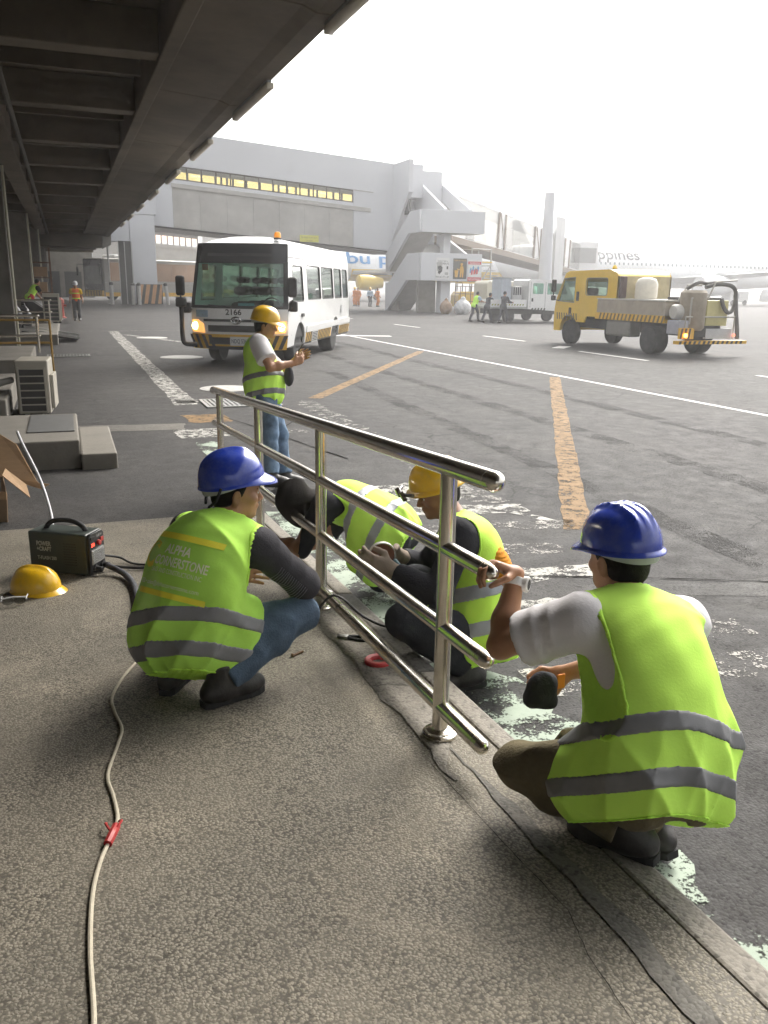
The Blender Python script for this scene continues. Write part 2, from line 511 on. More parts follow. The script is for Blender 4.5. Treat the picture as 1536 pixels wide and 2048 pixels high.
# ------------------------------------------------------------------ ground
def sstep(a, b, x):
    t = min(1.0, max(0.0, (x - a) / (b - a)))
    return t * t * (3 - 2 * t)
def gz(x, y):
    """the apron rises a little far down the terminal side"""
    return 0.42 * sstep(42, 66, y) * (1 - sstep(7, 15, x))
xs = [-330, -60, -20, -8, -4, 0, 2, 4, 6, 7, 9, 11, 13, 15, 25, 60, 160, 330]
ys = [-330, -40, -5, 5, 20, 40, 42, 45, 48, 51, 54, 57, 60, 63, 66, 70, 100, 160, 330]
g = MB()
g.add([(x, y, gz(x, y)) for y in ys for x in xs],
      [(j * len(xs) + i, j * len(xs) + i + 1, (j + 1) * len(xs) + i + 1, (j + 1) * len(xs) + i) for j in range(len(ys) - 1) for i in range(len(xs) - 1)])
ground = g.build('asphalt_ground', MATS['asphalt'], smooth=True)
tag(ground, kind='structure')
PS, PZ0 = 0.0555, 0.361
def pz(y):
    """height of the ramped pavement at y"""
    return PZ0 - PS * y
PXR = 1.285
def ramp(name, x0, x1, y0, y1, m, parent=None, dz=0.0, deep=0.5):
    b = MB()
    vs = [(x0, y0, pz(y0) + dz), (x1, y0, pz(y0) + dz), (x1, y1, pz(y1) + dz), (x0, y1, pz(y1) + dz)]
    b.add(vs + [(x, y, z - deep) for x, y, z in vs], [(0, 1, 2, 3), (7, 6, 5, 4), (0, 4, 5, 1), (1, 5, 6, 2), (2, 6, 7, 3), (3, 7, 4, 0)])
    return b.build(name, m, parent)
pave = ramp('ramped_pavement', -5.0, PXR, -4.0, 6.42, MATS['aggregate'])
tag(pave, kind='structure')
def wob_strip(name, x_of, y0, y1, w_of, m, parent, z_of, n=60, dz=0.004):
    """ragged strip running along Y"""
    b = MB(); vs, fs = [], []
    for i in range(n + 1):
        y = y0 + (y1 - y0) * i / n
        vs += [(x_of(y), y, z_of(y) + dz), (x_of(y) + w_of(y), y, z_of(y) + dz)]
        if i:
            fs.append((2 * i - 2, 2 * i - 1, 2 * i + 1, 2 * i))
    b.add(vs, fs)
    return b.build(name, m, parent, fixn=False)
def jag(y, s, a):
    return a * (math.sin(y * 9.1 + s) + 0.7 * math.sin(y * 23.7 + 2.3 * s) + 0.5 * math.sin(y * 51.3 + s * 5.1))
# concrete kerb in lengths, each a little out of line
ky = [-1.0, 0.9, 2.05, 2.95, 4.1, 5.25, 6.42]
for i in range(len(ky) - 1):
    a, c = ky[i] + 0.004, ky[i + 1] - 0.004
    b = MB(); dx = 0.004 * ((i * 7) % 3 - 1)
    x0, x1 = PXR + 0.003 + dx, 1.385 + dx
    b.add([(x0, a, pz(a) + 0.004), (x1, a, pz(a) - 0.006), (x1, c, pz(c) - 0.006), (x0, c, pz(c) + 0.004), (x0, a, -0.2), (x1 + 0.03, a, -0.2), (x1 + 0.03, c, -0.2), (x0, c, -0.2)],
          [(0, 1, 2, 3), (4, 7, 6, 5), (0, 4, 5, 1), (1, 5, 6, 2), (2, 6, 7, 3), (3, 7, 4, 0)])
    b.build('kerb_stone', MATS['cement'] if i != 3 else MATS['dark_cement'], pave, bevel=0.012)
wob_strip('mortar_strip', lambda y: 1.105 + 0.012 * y + jag(y, 1, 0.005), -1.0, 2.3, lambda y: max(0.006, 0.055 * (1 - sstep(1.7, 2.3, y)) + jag(y, 3, 0.006)), ground_mat('groove_cement', (0.128, 0.120, 0.105), (0.10, 0.095, 0.085), (0.19, 0.172, 0.145), 1.2, 0.7, 'asphalt'), pave, pz)
wob_strip('mortar_strip', lambda y: 1.06 + jag(y, 4, 0.01), 2.1, 6.4, lambda y: max(0.02, 0.20 * sstep(2.05, 2.75, y) + jag(y, 5, 0.012)), MATS['cement'], pave, pz)
# joints and cracks in the pavement
def crack(pts, w, parent, zf, name='crack', m=None):
    m = m or mat('crack_shadow', (0.02, 0.019, 0.018), 1.0, var=0.2, spec=0.0)
    b = MB(); vs, fs = [], []
    P2 = []
    for i in range(len(pts) - 1):
        for k in range(8):
            t = k / 8
            P2.append((pts[i][0] * (1 - t) + pts[i + 1][0] * t + random.uniform(-1, 1) * w * 1.2, pts[i][1] * (1 - t) + pts[i + 1][1] * t))
    P2.append(pts[-1])
    for i, (x, y) in enumerate(P2):
        ww = w * random.uniform(0.25, 1.0)
        vs += [(x - ww, y, zf(y) + 0.0035), (x + ww, y + ww, zf(y + ww) + 0.0035)]
        if i:
            fs.append((2 * i - 2, 2 * i - 1, 2 * i + 1, 2 * i))
    b.add(vs, fs)
    return b.build(name, m or HAZB, parent, fixn=False)
crack([(1.03, 2.22), (1.045, 1.75), (1.06, 1.45), (1.02, 1.3), (0.99, 1.05), (0.97, 0.8)], 0.0016, pave, pz)
# ---- painted marks on the asphalt
def mark(name, pts, m, z=0.004, n=14, j=0.02):
    """flat painted patch with a ragged edge"""
    P2 = []
    for i in range(len(pts)):
        a, c = pts[i], pts[(i + 1) % len(pts)]
        k = max(1, int(math.hypot(c[0] - a[0], c[1] - a[1]) / 0.08)) if j else 1
        k = min(k, n)
        for q in range(k):
            t = q / k
            P2.append((a[0] * (1 - t) + c[0] * t + random.uniform(-j, j), a[1] * (1 - t) + c[1] * t + random.uniform(-j, j)))
    tri = tessellate_polygon([[Vector((x, y, 0)) for x, y in P2]])
    b = MB(); b.add([(x, y, gz(x, y) + z) for x, y in P2], [tuple(t) for t in tri])
    o = b.build(name, m, ground, fixn=False)
    return o
def band(a, c, w):
    d = nrm(V(c[0] - a[0], c[1] - a[1], 0)); s = V(d[1], -d[0], 0) * w / 2
    return [(a[0] - s[0], a[1] - s[1]), (a[0] + s[0], a[1] + s[1]), (c[0] + s[0], c[1] + s[1]), (c[0] - s[0], c[1] - s[1])]
mark('white_edge_line', band((1.62, 12.75), (1.62, 33), 0.34), MATS['white_paint'], j=0.02, n=60)
mark('white_edge_line', band((9.75, -8), (9.75, 33), 0.13), MATS['line_paint'], j=0.0)
mark('white_edge_line', band((10.4, 33.4), (10.4, 70), 0.13), MATS['line_paint'], j=0.0)
mark('white_bar', [(8.9, 29.6), (11.2, 28.9), (11.3, 29.4), (9.0, 30.2)], MATS['line_paint'], j=0.0, z=0.008)
for y0 in (11.2, 18.2, 25.9, 35.4, 45.0):
    mark('white_dash', band((15.05 if y0 > 25 else 14.3, y0), (15.05 if y0 > 25 else 14.3, y0 + 3.2), 0.15), MATS['line_paint'], j=0.0)
mark('white_dash', band((14.3, 22.6), (15.1, 23.4), 0.4), MATS['line_paint'], j=0.0, z=0.008)
mark('orange_line', band((3.7, 13.0), (9.45, 22.1), 0.22), MATS['orange_paint'], j=0.01, n=60)
mark('orange_line', band((9.5, 15.05), (3.55, 5.15), 0.22), MATS['orange_paint'], j=0.012, n=60)
mark('faded_bay_line', band((0.3, 33.2), (5.5, 33.8), 0.22), MATS['worn_white'], j=0.02)
mark('faded_bay_line', band((1.9, 30.9), (3.6, 26.2), 0.25), MATS['white_paint'], j=0.02)
# lime-green gutter paint beside the kerb
mark('gutter_paint', [(1.40, 0.9), (1.66, 0.95), (1.74, 1.4), (1.70, 1.65), (1.75, 1.85), (1.64, 2.1), (1.83, 2.35), (1.95, 2.55), (1.86, 2.75), (1.97, 2.95), (1.80, 3.15), (1.78, 3.4), (1.40, 3.4)], MATS['green_paint'], j=0.03)
mark('gutter_paint', [(1.40, 3.45), (1.82, 3.45), (1.78, 3.9), (1.88, 4.3), (1.78, 4.7), (1.74, 5.3), (1.78, 5.8), (1.60, 6.3), (1.40, 6.4)], MATS['green_paint'], j=0.03)
mark('gutter_paint', [(1.45, 6.5), (1.74, 6.5), (1.68, 7.4), (1.55, 8.2), (1.4, 8.2)], MATS['worn_white'], j=0.03)
mark('gutter_paint', [(1.30, 8.3), (1.56, 8.3), (1.52, 9.6), (1.28, 9.6)], MATS['green_paint'], j=0.03)
mark('gutter_paint', [(1.15, 9.9), (1.75, 9.9), (1.75, 10.5), (1.15, 10.5)], MATS['white_paint'], j=0.03)
mark('gutter_paint', [(1.45, 11.0), (2.0, 11.0), (1.95, 11.7), (1.4, 11.7)], MATS['orange_paint'], j=0.03)
mark('gutter_paint', [(2.2, 10.0), (2.75, 9.9), (2.75, 10.15), (2.2, 10.3)], MATS['worn_white'], j=0.03)
mark('gutter_paint', [(1.5, 12.9), (2.0, 12.9), (2.0, 13.2), (1.5, 13.3)], MATS['white_paint'], j=0.03)
# second worn line, from the grate down past the crouching men
mark('worn_kerb_line', band((3.45, 12.8), (3.30, 6.1), 0.34), MATS['worn_white'], j=0.04, n=60)
mark('worn_kerb_line', [(2.5, 6.4), (3.3, 6.25), (3.4, 6.75), (3.1, 7.0), (2.4, 6.9)], MATS['white_paint'], j=0.05)
# bars of a worn crossing
for (x0, x1, y, w) in ((2.35, 3.5, 5.9, 0.26), (2.45, 3.65, 5.35, 0.25), (2.4, 3.2, 4.82, 0.22), (2.0, 3.15, 4.32, 0.24), (1.95, 3.0, 3.78, 0.26), (1.9, 3.3, 2.88, 0.28), (2.3, 3.4, 3.30, 0.24), (1.95, 2.5, 2.5, 0.2)):
    mark('crossing_bar', band((x0, y + 0.16), (x1, y - 0.03), w), MATS['white_paint'] if y in (3.78, 4.32, 5.9) else MATS['worn_white'], j=0.035)
mark('white_dash', band((3.35, 5.75), (3.55, 5.25), 0.10), MATS['white_paint'], j=0.02)
paint_mat('tyre_rubber_film', (0.022, 0.021, 0.021), 0.88, 1.6, 0.7)
for (a_, c_, w_) in (((6.0, 3.0), (6.9, 40), 0.32), ((7.7, 3.0), (8.6, 40), 0.32), ((4.3, 4.0), (5.2, 17), 0.28)):
    mark('tyre_track', band(a_, c_, w_), MATS['tyre_rubber_film'], z=0.0025, j=0.03, n=60)
# dark repair patches and seams in the asphalt
mark('asphalt_patch', [(-1.5, 10.9), (1.3, 10.5), (1.35, 11.0), (-1.5, 11.3)], MATS['dark_cement'], j=0.03, z=0.002)
mark('asphalt_patch', [(2.6, 3.9), (5.2, 3.2), (5.6, 3.45), (2.9, 4.1)], ground_mat('worn_asphalt', (0.062, 0.06, 0.058), (0.045, 0.044, 0.043), (0.08, 0.077, 0.073), 1.5, 0.78, 'asphalt'), j=0.08, z=0.002)
for pts in (((0.2, 11.2), (1.0, 12.2), (1.6, 12.0)), ((2.6, 4.35), (3.3, 4.1), (4.2, 3.7), (5.3, 3.3)), ((2.0, 9.4), (3.0, 11.2), (3.4, 11.6)), ((1.9, 11.6), (2.7, 8.2))):
    crack(list(pts), 0.012, ground, lambda y: 0.003)
# ---- drain grates and manhole covers
def grate(x0, x1, y0, y1, n, label):
    e = empty('drain_grate', ((x0 + x1) / 2, (y0 + y1) / 2, 0), 0, label, 'drain grate', 'drain grates in the apron')
    w, h = x1 - x0, y1 - y0
    MB().box((-w / 2, -h / 2, 0.002), (w / 2, h / 2, 0.006)).build('pit_shade', HAZB, e)  # flat black plate stands in for the shade below the slats
    fr = MB()
    for a, c in (((-w / 2, -h / 2, 0.004), (w / 2, -h / 2 + 0.05, 0.02)), ((-w / 2, h / 2 - 0.05, 0.004), (w / 2, h / 2, 0.02)), ((-w / 2, -h / 2 + 0.05, 0.004), (-w / 2 + 0.05, h / 2 - 0.05, 0.02)), ((w / 2 - 0.05, -h / 2 + 0.05, 0.004), (w / 2, h / 2 - 0.05, 0.02)), ((-w / 2 + 0.05, -0.02, 0.004), (w / 2 - 0.05, 0.02, 0.019))):
        fr.box(a, c)
    fr.build('frame', GALV, e)
    sl = MB().box((-0.018, -h / 2 + 0.05, 0.006), (0.018, h / 2 - 0.05, 0.018)).build('slat', GALV, e)
    for i in range(n):
        o = sl if i == 0 else sl.copy()
        if i: COL.objects.link(o); o.parent = e
        o.location.x = -w / 2 + 0.05 + (i + 0.5) * (w - 0.1) / n
grate(1.86, 3.0, 12.3, 13.2, 15, 'steel drain grate in the asphalt beside the standing man in jeans')
grate(-0.5, 0.5, 21.7, 22.4, 12, 'dark drain grate in the asphalt beyond the air conditioner')
COVER = mat('pale_cover', (0.42, 0.41, 0.39), 0.7, var=0.15, vs=5, bump=0.2, bs=40, dirt=0.4, ds=3)
for (x, y, r, lb) in ((2.62, 21.2, 0.52, 'pale round manhole cover nearest the front of the white minibus'), (2.55, 14.6, 0.46, 'pale round manhole cover just behind the drain grate'), (2.65, 29.0, 0.5, 'pale round manhole cover farthest along the white line')):
    e = empty('manhole_cover', (x, y, 0), 0, lb, 'manhole cover', 'manhole covers')
    MB().lathe([(r, 0.0), (r, 0.010), (r - 0.04, 0.012)], n=32).build('rim', COVER, e)
    MB().lathe([(r - 0.05, 0.012), (r - 0.055, 0.017), (0.05, 0.018), (0.045, 0.014)], n=32).build('lid', COVER, e)

# ------------------------------------------------------------------ terminal canopy over the pavement
term = empty('terminal_building', (0, 0, 0), 0, 'dark concrete terminal building with a ribbed canopy overhead on the left', 'building')
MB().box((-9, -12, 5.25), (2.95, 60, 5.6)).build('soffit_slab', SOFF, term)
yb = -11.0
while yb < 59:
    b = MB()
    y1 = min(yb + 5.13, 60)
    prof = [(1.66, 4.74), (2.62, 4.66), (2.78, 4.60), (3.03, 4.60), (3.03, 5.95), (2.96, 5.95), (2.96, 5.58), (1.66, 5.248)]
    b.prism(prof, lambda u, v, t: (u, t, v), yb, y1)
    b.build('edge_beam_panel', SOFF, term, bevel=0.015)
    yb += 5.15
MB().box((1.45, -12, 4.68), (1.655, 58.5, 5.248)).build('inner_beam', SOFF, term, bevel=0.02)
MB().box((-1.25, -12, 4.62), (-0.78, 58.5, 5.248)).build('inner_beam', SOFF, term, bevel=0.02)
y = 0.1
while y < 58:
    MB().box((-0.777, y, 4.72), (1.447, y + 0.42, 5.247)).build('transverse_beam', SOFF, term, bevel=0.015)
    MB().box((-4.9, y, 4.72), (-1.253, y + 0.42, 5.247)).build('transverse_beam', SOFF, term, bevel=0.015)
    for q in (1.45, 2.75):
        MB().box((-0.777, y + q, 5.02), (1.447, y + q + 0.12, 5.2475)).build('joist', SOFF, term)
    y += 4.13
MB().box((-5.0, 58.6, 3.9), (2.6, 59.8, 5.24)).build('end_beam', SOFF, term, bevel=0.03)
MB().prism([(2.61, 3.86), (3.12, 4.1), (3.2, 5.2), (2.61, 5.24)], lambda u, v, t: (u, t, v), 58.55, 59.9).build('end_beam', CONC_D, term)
MB().box((-5.2, -12, -0.1), (-4.9, 26, 5.24)).build('wall', CONC_D, term)  # out-of-view side wall, added so the canopy underside stays dark
MB().box((-3.3, 30, -0.1), (-3.0, 58.6, 5.24)).build('wall', CONC_D, term)
for (x, y0) in ((-2.05, 24.6), (-2.05, 41.0), (-1.9, 53.0)):
    MB().box((x, y0, -0.1), (x + 0.78, y0 + 0.8, 4.615)).build('column', CONC_D, term, bevel=0.03)
    MB().cyl((x + 0.83, y0 - 0.03, 0.0), (x + 0.83, y0 - 0.03, 4.6), 0.035, 8).build('drain_pipe', mat('cream_pipe', (0.5, 0.48, 0.36), 0.5), term)
CDT = mat('old_conduit', (0.09, 0.08, 0.066), 0.7, var=0.2)
MB().cyl((-0.62, -8, 4.66), (-0.62, 58, 4.66), 0.05, 8).build('conduit', CDT, term, smooth=True)
TUBE = mat('cream_diffuser', (0.62, 0.56, 0.45), 0.4, var=0.05, dirt=0.2)
tubes = [(7.1, 9.9), (12.75, 15.4), (18.0, 20.6), (23.1, 25.7), (28.3, 30.9), (33.4, 36.0), (38.6, 41.2), (43.7, 46.3)]
names = ('nearest', 'second', 'third', 'fourth', 'fifth', 'sixth', 'seventh', 'eighth')
for i, (a, c) in enumerate(tubes):
    e = empty('light_fixture', (3.0, a, 4.57), 0, 'long cream tube light under the canopy edge, %s from the camera' % names[i], 'light', 'tube lights along the canopy edge')
    b = MB(); L_ = c - a
    b.tube([(0.0, 0.03, -0.035), (0.0, 0.06, -0.04), (0.0, L_ - 0.06, -0.04), (0.0, L_ - 0.03, -0.035)], [0.04, 0.058, 0.058, 0.04], 14)
    b.build('diffuser', TUBE, e, smooth=True)
    MB().box((-0.05, 0.0, 0.0), (0.02, L_, 0.028)).build('housing', GALV, e)
    for q in (0.0, L_ - 0.05):
        MB().box((-0.055, q, -0.085), (0.055, q + 0.04, -0.002)).build('end_cap', TUBE, e, bevel=0.01)
# ------------------------------------------------------------------ figures: signed-distance bodies and clothes
def ax_rows(right, fwd, up):
    return np.array([nrm(right), nrm(fwd), nrm(up)])
class Field:
    """smooth union of tapered capsules and ellipsoids"""
    def __init__(self):
        self.p = []
    def cap(self, a, b, ra, rb=None, k=0.03, sub=False):
        a = np.asarray(a, np.float32); b = np.asarray(b, np.float32)
        self.p.append(('c', a, b, ra, ra if rb is None else rb, k, sub)); return self
    def ell(self, c, r, ax=None, k=0.03, sub=False):
        self.p.append(('e', np.asarray(c, np.float32), np.asarray(r, np.float32), np.asarray(np.eye(3) if ax is None else ax, np.float32), None, k, sub)); return self
    def chain(self, pts, rs, k=0.03):
        for i in range(len(pts) - 1):
            self.cap(pts[i], pts[i + 1], rs[i], rs[i + 1], k)
        return self
    def merged(self, *others):
        f = Field(); f.p = list(self.p)
        for o in others: f.p += o.p
        return f
    @staticmethod
    def _d(q, P, off):
        if q[0] == 'c':
            ba = q[2] - q[1]; l2 = float(ba @ ba) + 1e-12
            pa = P - q[1]
            h = np.clip((pa @ ba) / l2, 0, 1)
            w = pa - h[:, None] * ba
            return np.sqrt(np.einsum('ij,ij->i', w, w)) - (q[3] + (q[4] - q[3]) * h + off)
        r = q[2] + off
        l = (P - q[1]) @ q[3].T
        a = l / r; k0 = np.sqrt(np.einsum('ij,ij->i', a, a)) + 1e-9
        a2 = a / r; k1 = np.sqrt(np.einsum('ij,ij->i', a2, a2)) + 1e-9
        return k0 * (k0 - 1.0) / k1
    def __call__(self, P, off=0.0, full=False):
        d = np.full(len(P), 0.6, np.float32)
        for q in self.p:
            k = q[5]
            if full:
                dd = self._d(q, P, off); cur = d; idx = None
            else:
                if q[0] == 'c':
                    c = (q[1] + q[2]) / 2; rad = np.linalg.norm(q[2] - q[1]) / 2 + max(q[3], q[4])
                else:
                    c = q[1]; rad = float(q[2].max())
                rad += abs(off) + k + 0.08
                w = P - c
                idx = np.nonzero(np.einsum('ij,ij->i', w, w) < rad * rad)[0]
                if len(idx) == 0: continue
                dd = self._d(q, P[idx], off); cur = d[idx]
            if q[6]:
                dd = -dd
                h = np.clip(0.5 - 0.5 * (dd - cur) / k, 0, 1) if False else np.clip(0.5 + 0.5 * (dd - cur) / k, 0, 1)
                res = cur + (dd - cur) * h + k * h * (1 - h)
            else:
                h = np.clip(0.5 + 0.5 * (cur - dd) / k, 0, 1)
                res = cur + (dd - cur) * h - k * h * (1 - h)
            if idx is None: d = res
            else: d[idx] = res
        return d
    def bounds(self, pad):
        lo = np.full(3, 1e9); hi = -lo
        for q in self.p:
            if q[6]: continue
            if q[0] == 'c':
                r = max(q[3], q[4])
                for e in (q[1], q[2]):
                    lo = np.minimum(lo, e - r); hi = np.maximum(hi, e + r)
            else:
                r = float(q[2].max()); lo = np.minimum(lo, q[1] - r); hi = np.maximum(hi, q[1] + r)
        return lo - pad, hi + pad
_CORN = [(0, 0, 0), (1, 0, 0), (0, 1, 0), (1, 1, 0), (0, 0, 1), (1, 0, 1), (0, 1, 1), (1, 1, 1)]
def sample(fn, lo, hi, h):
    """grid of fn; only blocks near the surface are sampled finely"""
    B = 8
    nb = np.maximum(1, np.ceil((np.asarray(hi) - lo) / h / B).astype(int))
    N = nb * B
    lo = np.asarray(lo, np.float32)
    gi = np.stack(np.meshgrid(*[np.arange(n) for n in nb], indexing='ij'), -1).reshape(-1, 3)
    cen = lo + (gi * B + (B - 1) / 2.0).astype(np.float32) * h
    dc = fn(cen.astype(np.float32), True)
    act = gi[np.abs(dc) < B * h * 0.9 * 1.9]
    D = np.full(N, 0.5, np.float32)
    Db = D.reshape(nb[0], B, nb[1], B, nb[2], B)
    ins = gi[dc < -B * h * 1.7]
    for i, j, k in ins:
        Db[i, :, j, :, k, :] = -0.5
    loc = np.stack(np.meshgrid(*[np.arange(B)] * 3, indexing='ij'), -1).reshape(-1, 3)
    for s in range(0, len(act), 400):
        a = act[s:s + 400]
        pts = (lo + ((a[:, None, :] * B + loc[None]) * h)).astype(np.float32).reshape(-1, 3)
        dv = fn(pts, False).reshape(len(a), B, B, B)
        for q, (i, j, k) in enumerate(a):
            Db[i, :, j, :, k, :] = dv[q]
    return D, lo, h
def extract(D, lo, h):
    """mesh of D < 0 by surface nets"""
    S = D < 0
    c = np.zeros(np.array(S.shape) - 1, np.int8)
    for dx, dy, dz in _CORN:
        c += S[dx:S.shape[0] - 1 + dx, dy:S.shape[1] - 1 + dy, dz:S.shape[2] - 1 + dz]
    cells = np.argwhere((c > 0) & (c < 8))
    ids = np.full(c.shape, -1, np.int32)
    ids[cells[:, 0], cells[:, 1], cells[:, 2]] = np.arange(len(cells))
    acc = np.zeros((len(cells), 3), np.float32); cnt = np.zeros(len(cells), np.float32)
    for a in range(8):
        for ax in range(3):
            if _CORN[a][ax]: continue
            b_ = list(_CORN[a]); b_[ax] = 1
            pa = cells + _CORN[a]; pb = cells + b_
            da = D[pa[:, 0], pa[:, 1], pa[:, 2]]; db = D[pb[:, 0], pb[:, 1], pb[:, 2]]
            m = (da < 0) != (db < 0)
            t = np.clip(da[m] / (da[m] - db[m] + 1e-12), 0.02, 0.98)
            q = pa[m].astype(np.float32); q[:, ax] += t
            acc[m] += q; cnt[m] += 1
    verts = lo + acc / cnt[:, None] * h
    faces = []
    for ax in range(3):
        sl0 = [slice(None)] * 3; sl1 = [slice(None)] * 3
        sl0[ax] = slice(0, -1); sl1[ax] = slice(1, None)
        A, Bb = S[tuple(sl0)], S[tuple(sl1)]
        e = np.argwhere(A != Bb)
        u, v = [(1, 2), (2, 0), (0, 1)][ax]
        ok = (e[:, u] > 0) & (e[:, v] > 0) & (e[:, u] < S.shape[u] - 1) & (e[:, v] < S.shape[v] - 1)
        e = e[ok]
        quad = []
        for du, dv_ in ((-1, -1), (0, -1), (0, 0), (-1, 0)):
            q = e.copy(); q[:, u] += du; q[:, v] += dv_
            quad.append(ids[q[:, 0], q[:, 1], q[:, 2]])
        quad = np.stack(quad, 1)
        flip = ~A[e[:, 0], e[:, 1], e[:, 2]]
        quad[flip] = quad[flip][:, ::-1]
        faces.append(quad)
    faces = np.concatenate(faces)
    faces = faces[(faces >= 0).all(1)]
    return verts.astype(float), faces
def relax(v, f, it=1, a=0.5):
    """light Laplacian smoothing"""
    e0 = np.concatenate([f[:, 0], f[:, 1], f[:, 2], f[:, 3]]); e1 = np.concatenate([f[:, 1], f[:, 2], f[:, 3], f[:, 0]])
    n = np.maximum(np.bincount(e0, minlength=len(v)), 1)[:, None]
    for _ in range(it):
        s = np.stack([np.bincount(e0, v[e1, c], minlength=len(v)) for c in range(3)], 1)
        v = v + a * (s / n - v)
    return v
def sdf_obj(name, fn, lo, hi, h, material, parent, it=2, grid=None):
    D, l0, hh = grid if grid is not None else sample(fn, lo, hi, h)
    v, f = extract(D, l0, hh)
    v = relax(v, f, it)
    return mesh_np(name, v, f, material, parent)
def grid_pts(D, lo, h):
    return (lo + np.stack(np.meshgrid(*[np.arange(n, dtype=np.float32) for n in D.shape], indexing='ij'), -1).reshape(-1, 3) * np.float32(h)).astype(np.float32)
def wrinkle(P, seed=0.0, freq=16.0, axis=(0.3, 0.2, 1.0)):
    """soft irregular cloth folds in -1..1"""
    a = nrm(axis).astype(np.float32)
    t = P @ a
    w = 0.9 * np.sin(P @ np.array([9.0, 5.0, 3.0], np.float32) + seed) + 0.7 * np.sin(P @ np.array([-4.0, 11.0, 6.0], np.float32) + 1.7 * seed)
    s = np.sin(freq * t + 2.4 * w + seed) * 0.6 + np.sin(freq * 1.9 * t - 3.1 * w + seed * 2.2) * 0.4
    env = 0.55 + 0.45 * np.sin(P @ np.array([7.0, -6.0, 9.0], np.float32) + seed * 3.0)
    return (s * env).astype(np.float32)
def folds(P, seed=0.0, freq=16.0, axis=(0.3, 0.2, 1.0)):
    """cloth with soft swells, sharp pinched creases and a fine crumple"""
    a = nrm(axis).astype(np.float32)
    b = nrm(np.cross(a, (0.31, 0.77, 0.55))).astype(np.float32); c = np.cross(a, b).astype(np.float32)
    t, u, v = P @ a, P @ b, P @ c
    w = 0.10 * np.sin(6.0 * u + seed) + 0.08 * np.sin(9.0 * v + 2.1 * seed) + 0.04 * np.sin(17.0 * (u + v) + seed)
    k1 = 1 - 2 * np.abs(np.sin(0.5 * freq * (t + w) + seed)) ** 0.7
    k2 = 1 - 2 * np.abs(np.sin(0.85 * freq * (0.75 * t + 0.65 * u - 1.4 * w) + 2 * seed)) ** 0.7
    e1 = 0.5 + 0.5 * np.sin(7.0 * u - 4.0 * v + 3.0 * seed); e2 = 0.5 + 0.5 * np.sin(5.0 * v + 6.0 * t + 1.3 * seed)
    fine = np.sin(52 * t + 30 * w) * np.sin(43 * u + seed) + 0.6 * np.sin(71 * v + 40 * w)
    return (-0.75 * k1 * e1 - 0.65 * k2 * e2 + 0.10 * fine).astype(np.float32)
def ik(a, t, l1, l2, pole):
    a = np.asarray(a, float); t = np.asarray(t, float)
    d = t - a; L_ = np.linalg.norm(d); u = d / (L_ + 1e-9)
    L_ = min(L_, (l1 + l2) * 0.999); L_ = max(L_, abs(l1 - l2) * 1.02 + 0.02)
    end = a + u * L_
    x = (l1 * l1 - l2 * l2 + L_ * L_) / (2 * L_)
    hgt = math.sqrt(max(l1 * l1 - x * x, 0.0))
    pl = np.asarray(pole, float); pl = pl - u * (pl @ u)
    return a + u * x + nrm(pl) * hgt, end
SKINC = mat('tan_skin', (0.40, 0.205, 0.115), 0.45, var=0.14, vs=14, bump=0.06, bs=220, spec=0.4)
SKIND = mat('dark_tan_skin', (0.30, 0.145, 0.08), 0.45, var=0.14, vs=14, bump=0.06, bs=220, spec=0.4)
HAIR = mat('black_hair', (0.010, 0.008, 0.007), 0.7, var=0.3, vs=60, bump=0.8, bs=320, spec=0.15)
EYEW = mat('eye_white', (0.65, 0.62, 0.58), 0.3, var=0)
EYEB = mat('eye_iris', (0.02, 0.012, 0.008), 0.2, var=0)
LIP = mat('lip_skin', (0.27, 0.11, 0.075), 0.4, var=0.1)
def build_hand(fl, wr, d, n, side, curl, spread=0.10, thumb=0.6, s=1.0, rr=1.0):
    """wr wrist, d direction of the fingers, n palm normal (the way the palm faces), side = direction of the thumb"""
    d, n = nrm(d), nrm(n); t = nrm(np.asarray(side, float) - d * (np.asarray(side, float) @ d)); n = nrm(n - d * (n @ d) - t * (n @ t))
    lens = ((0.046, 0.028, 0.022), (0.050, 0.032, 0.024), (0.047, 0.029, 0.023), (0.037, 0.022, 0.019))
    for i in range(4):
        o = (1.5 - i) * 0.0205 * s
        kn = wr + d * (0.088 - 0.004 * abs(i - 1)) * s + t * o
        fl.cap(wr + t * o * 0.62 + d * 0.012, kn, 0.016 * s * rr, 0.0125 * s * rr, 0.016)
        p = kn; ang = 0.0
        dd = nrm(d + t * spread * (1.5 - i))
        c = curl[i] if hasattr(curl[0], '__len__') else curl
        for j in range(3):
            ang += c[j]
            q = p + (dd * math.cos(ang) + n * math.sin(ang)) * lens[i][j] * s
            fl.cap(p, q, (0.0098 - 0.0008 * j) * s * rr, (0.0090 - 0.0009 * j) * s * rr, 0.004)
            p = q
    b = wr + d * 0.028 * s + t * 0.026 * s + n * 0.006
    m = b + nrm(d * 0.55 + t * 0.75 + n * thumb * 0.7) * 0.042 * s
    e = m + nrm(d * 0.85 + t * (0.25 - 0.4 * thumb) + n * thumb) * 0.032 * s
    e2 = e + nrm(d * 0.85 - t * 0.3 * thumb + n * thumb * 1.2) * 0.024 * s
    fl.cap(wr + d * 0.015 + t * 0.012, m, 0.017 * s * rr, 0.0125 * s * rr, 0.014)
    fl.cap(m, e, 0.0118 * s * rr, 0.0105 * s * rr, 0.004); fl.cap(e, e2, 0.0105 * s * rr, 0.0085 * s * rr, 0.004)
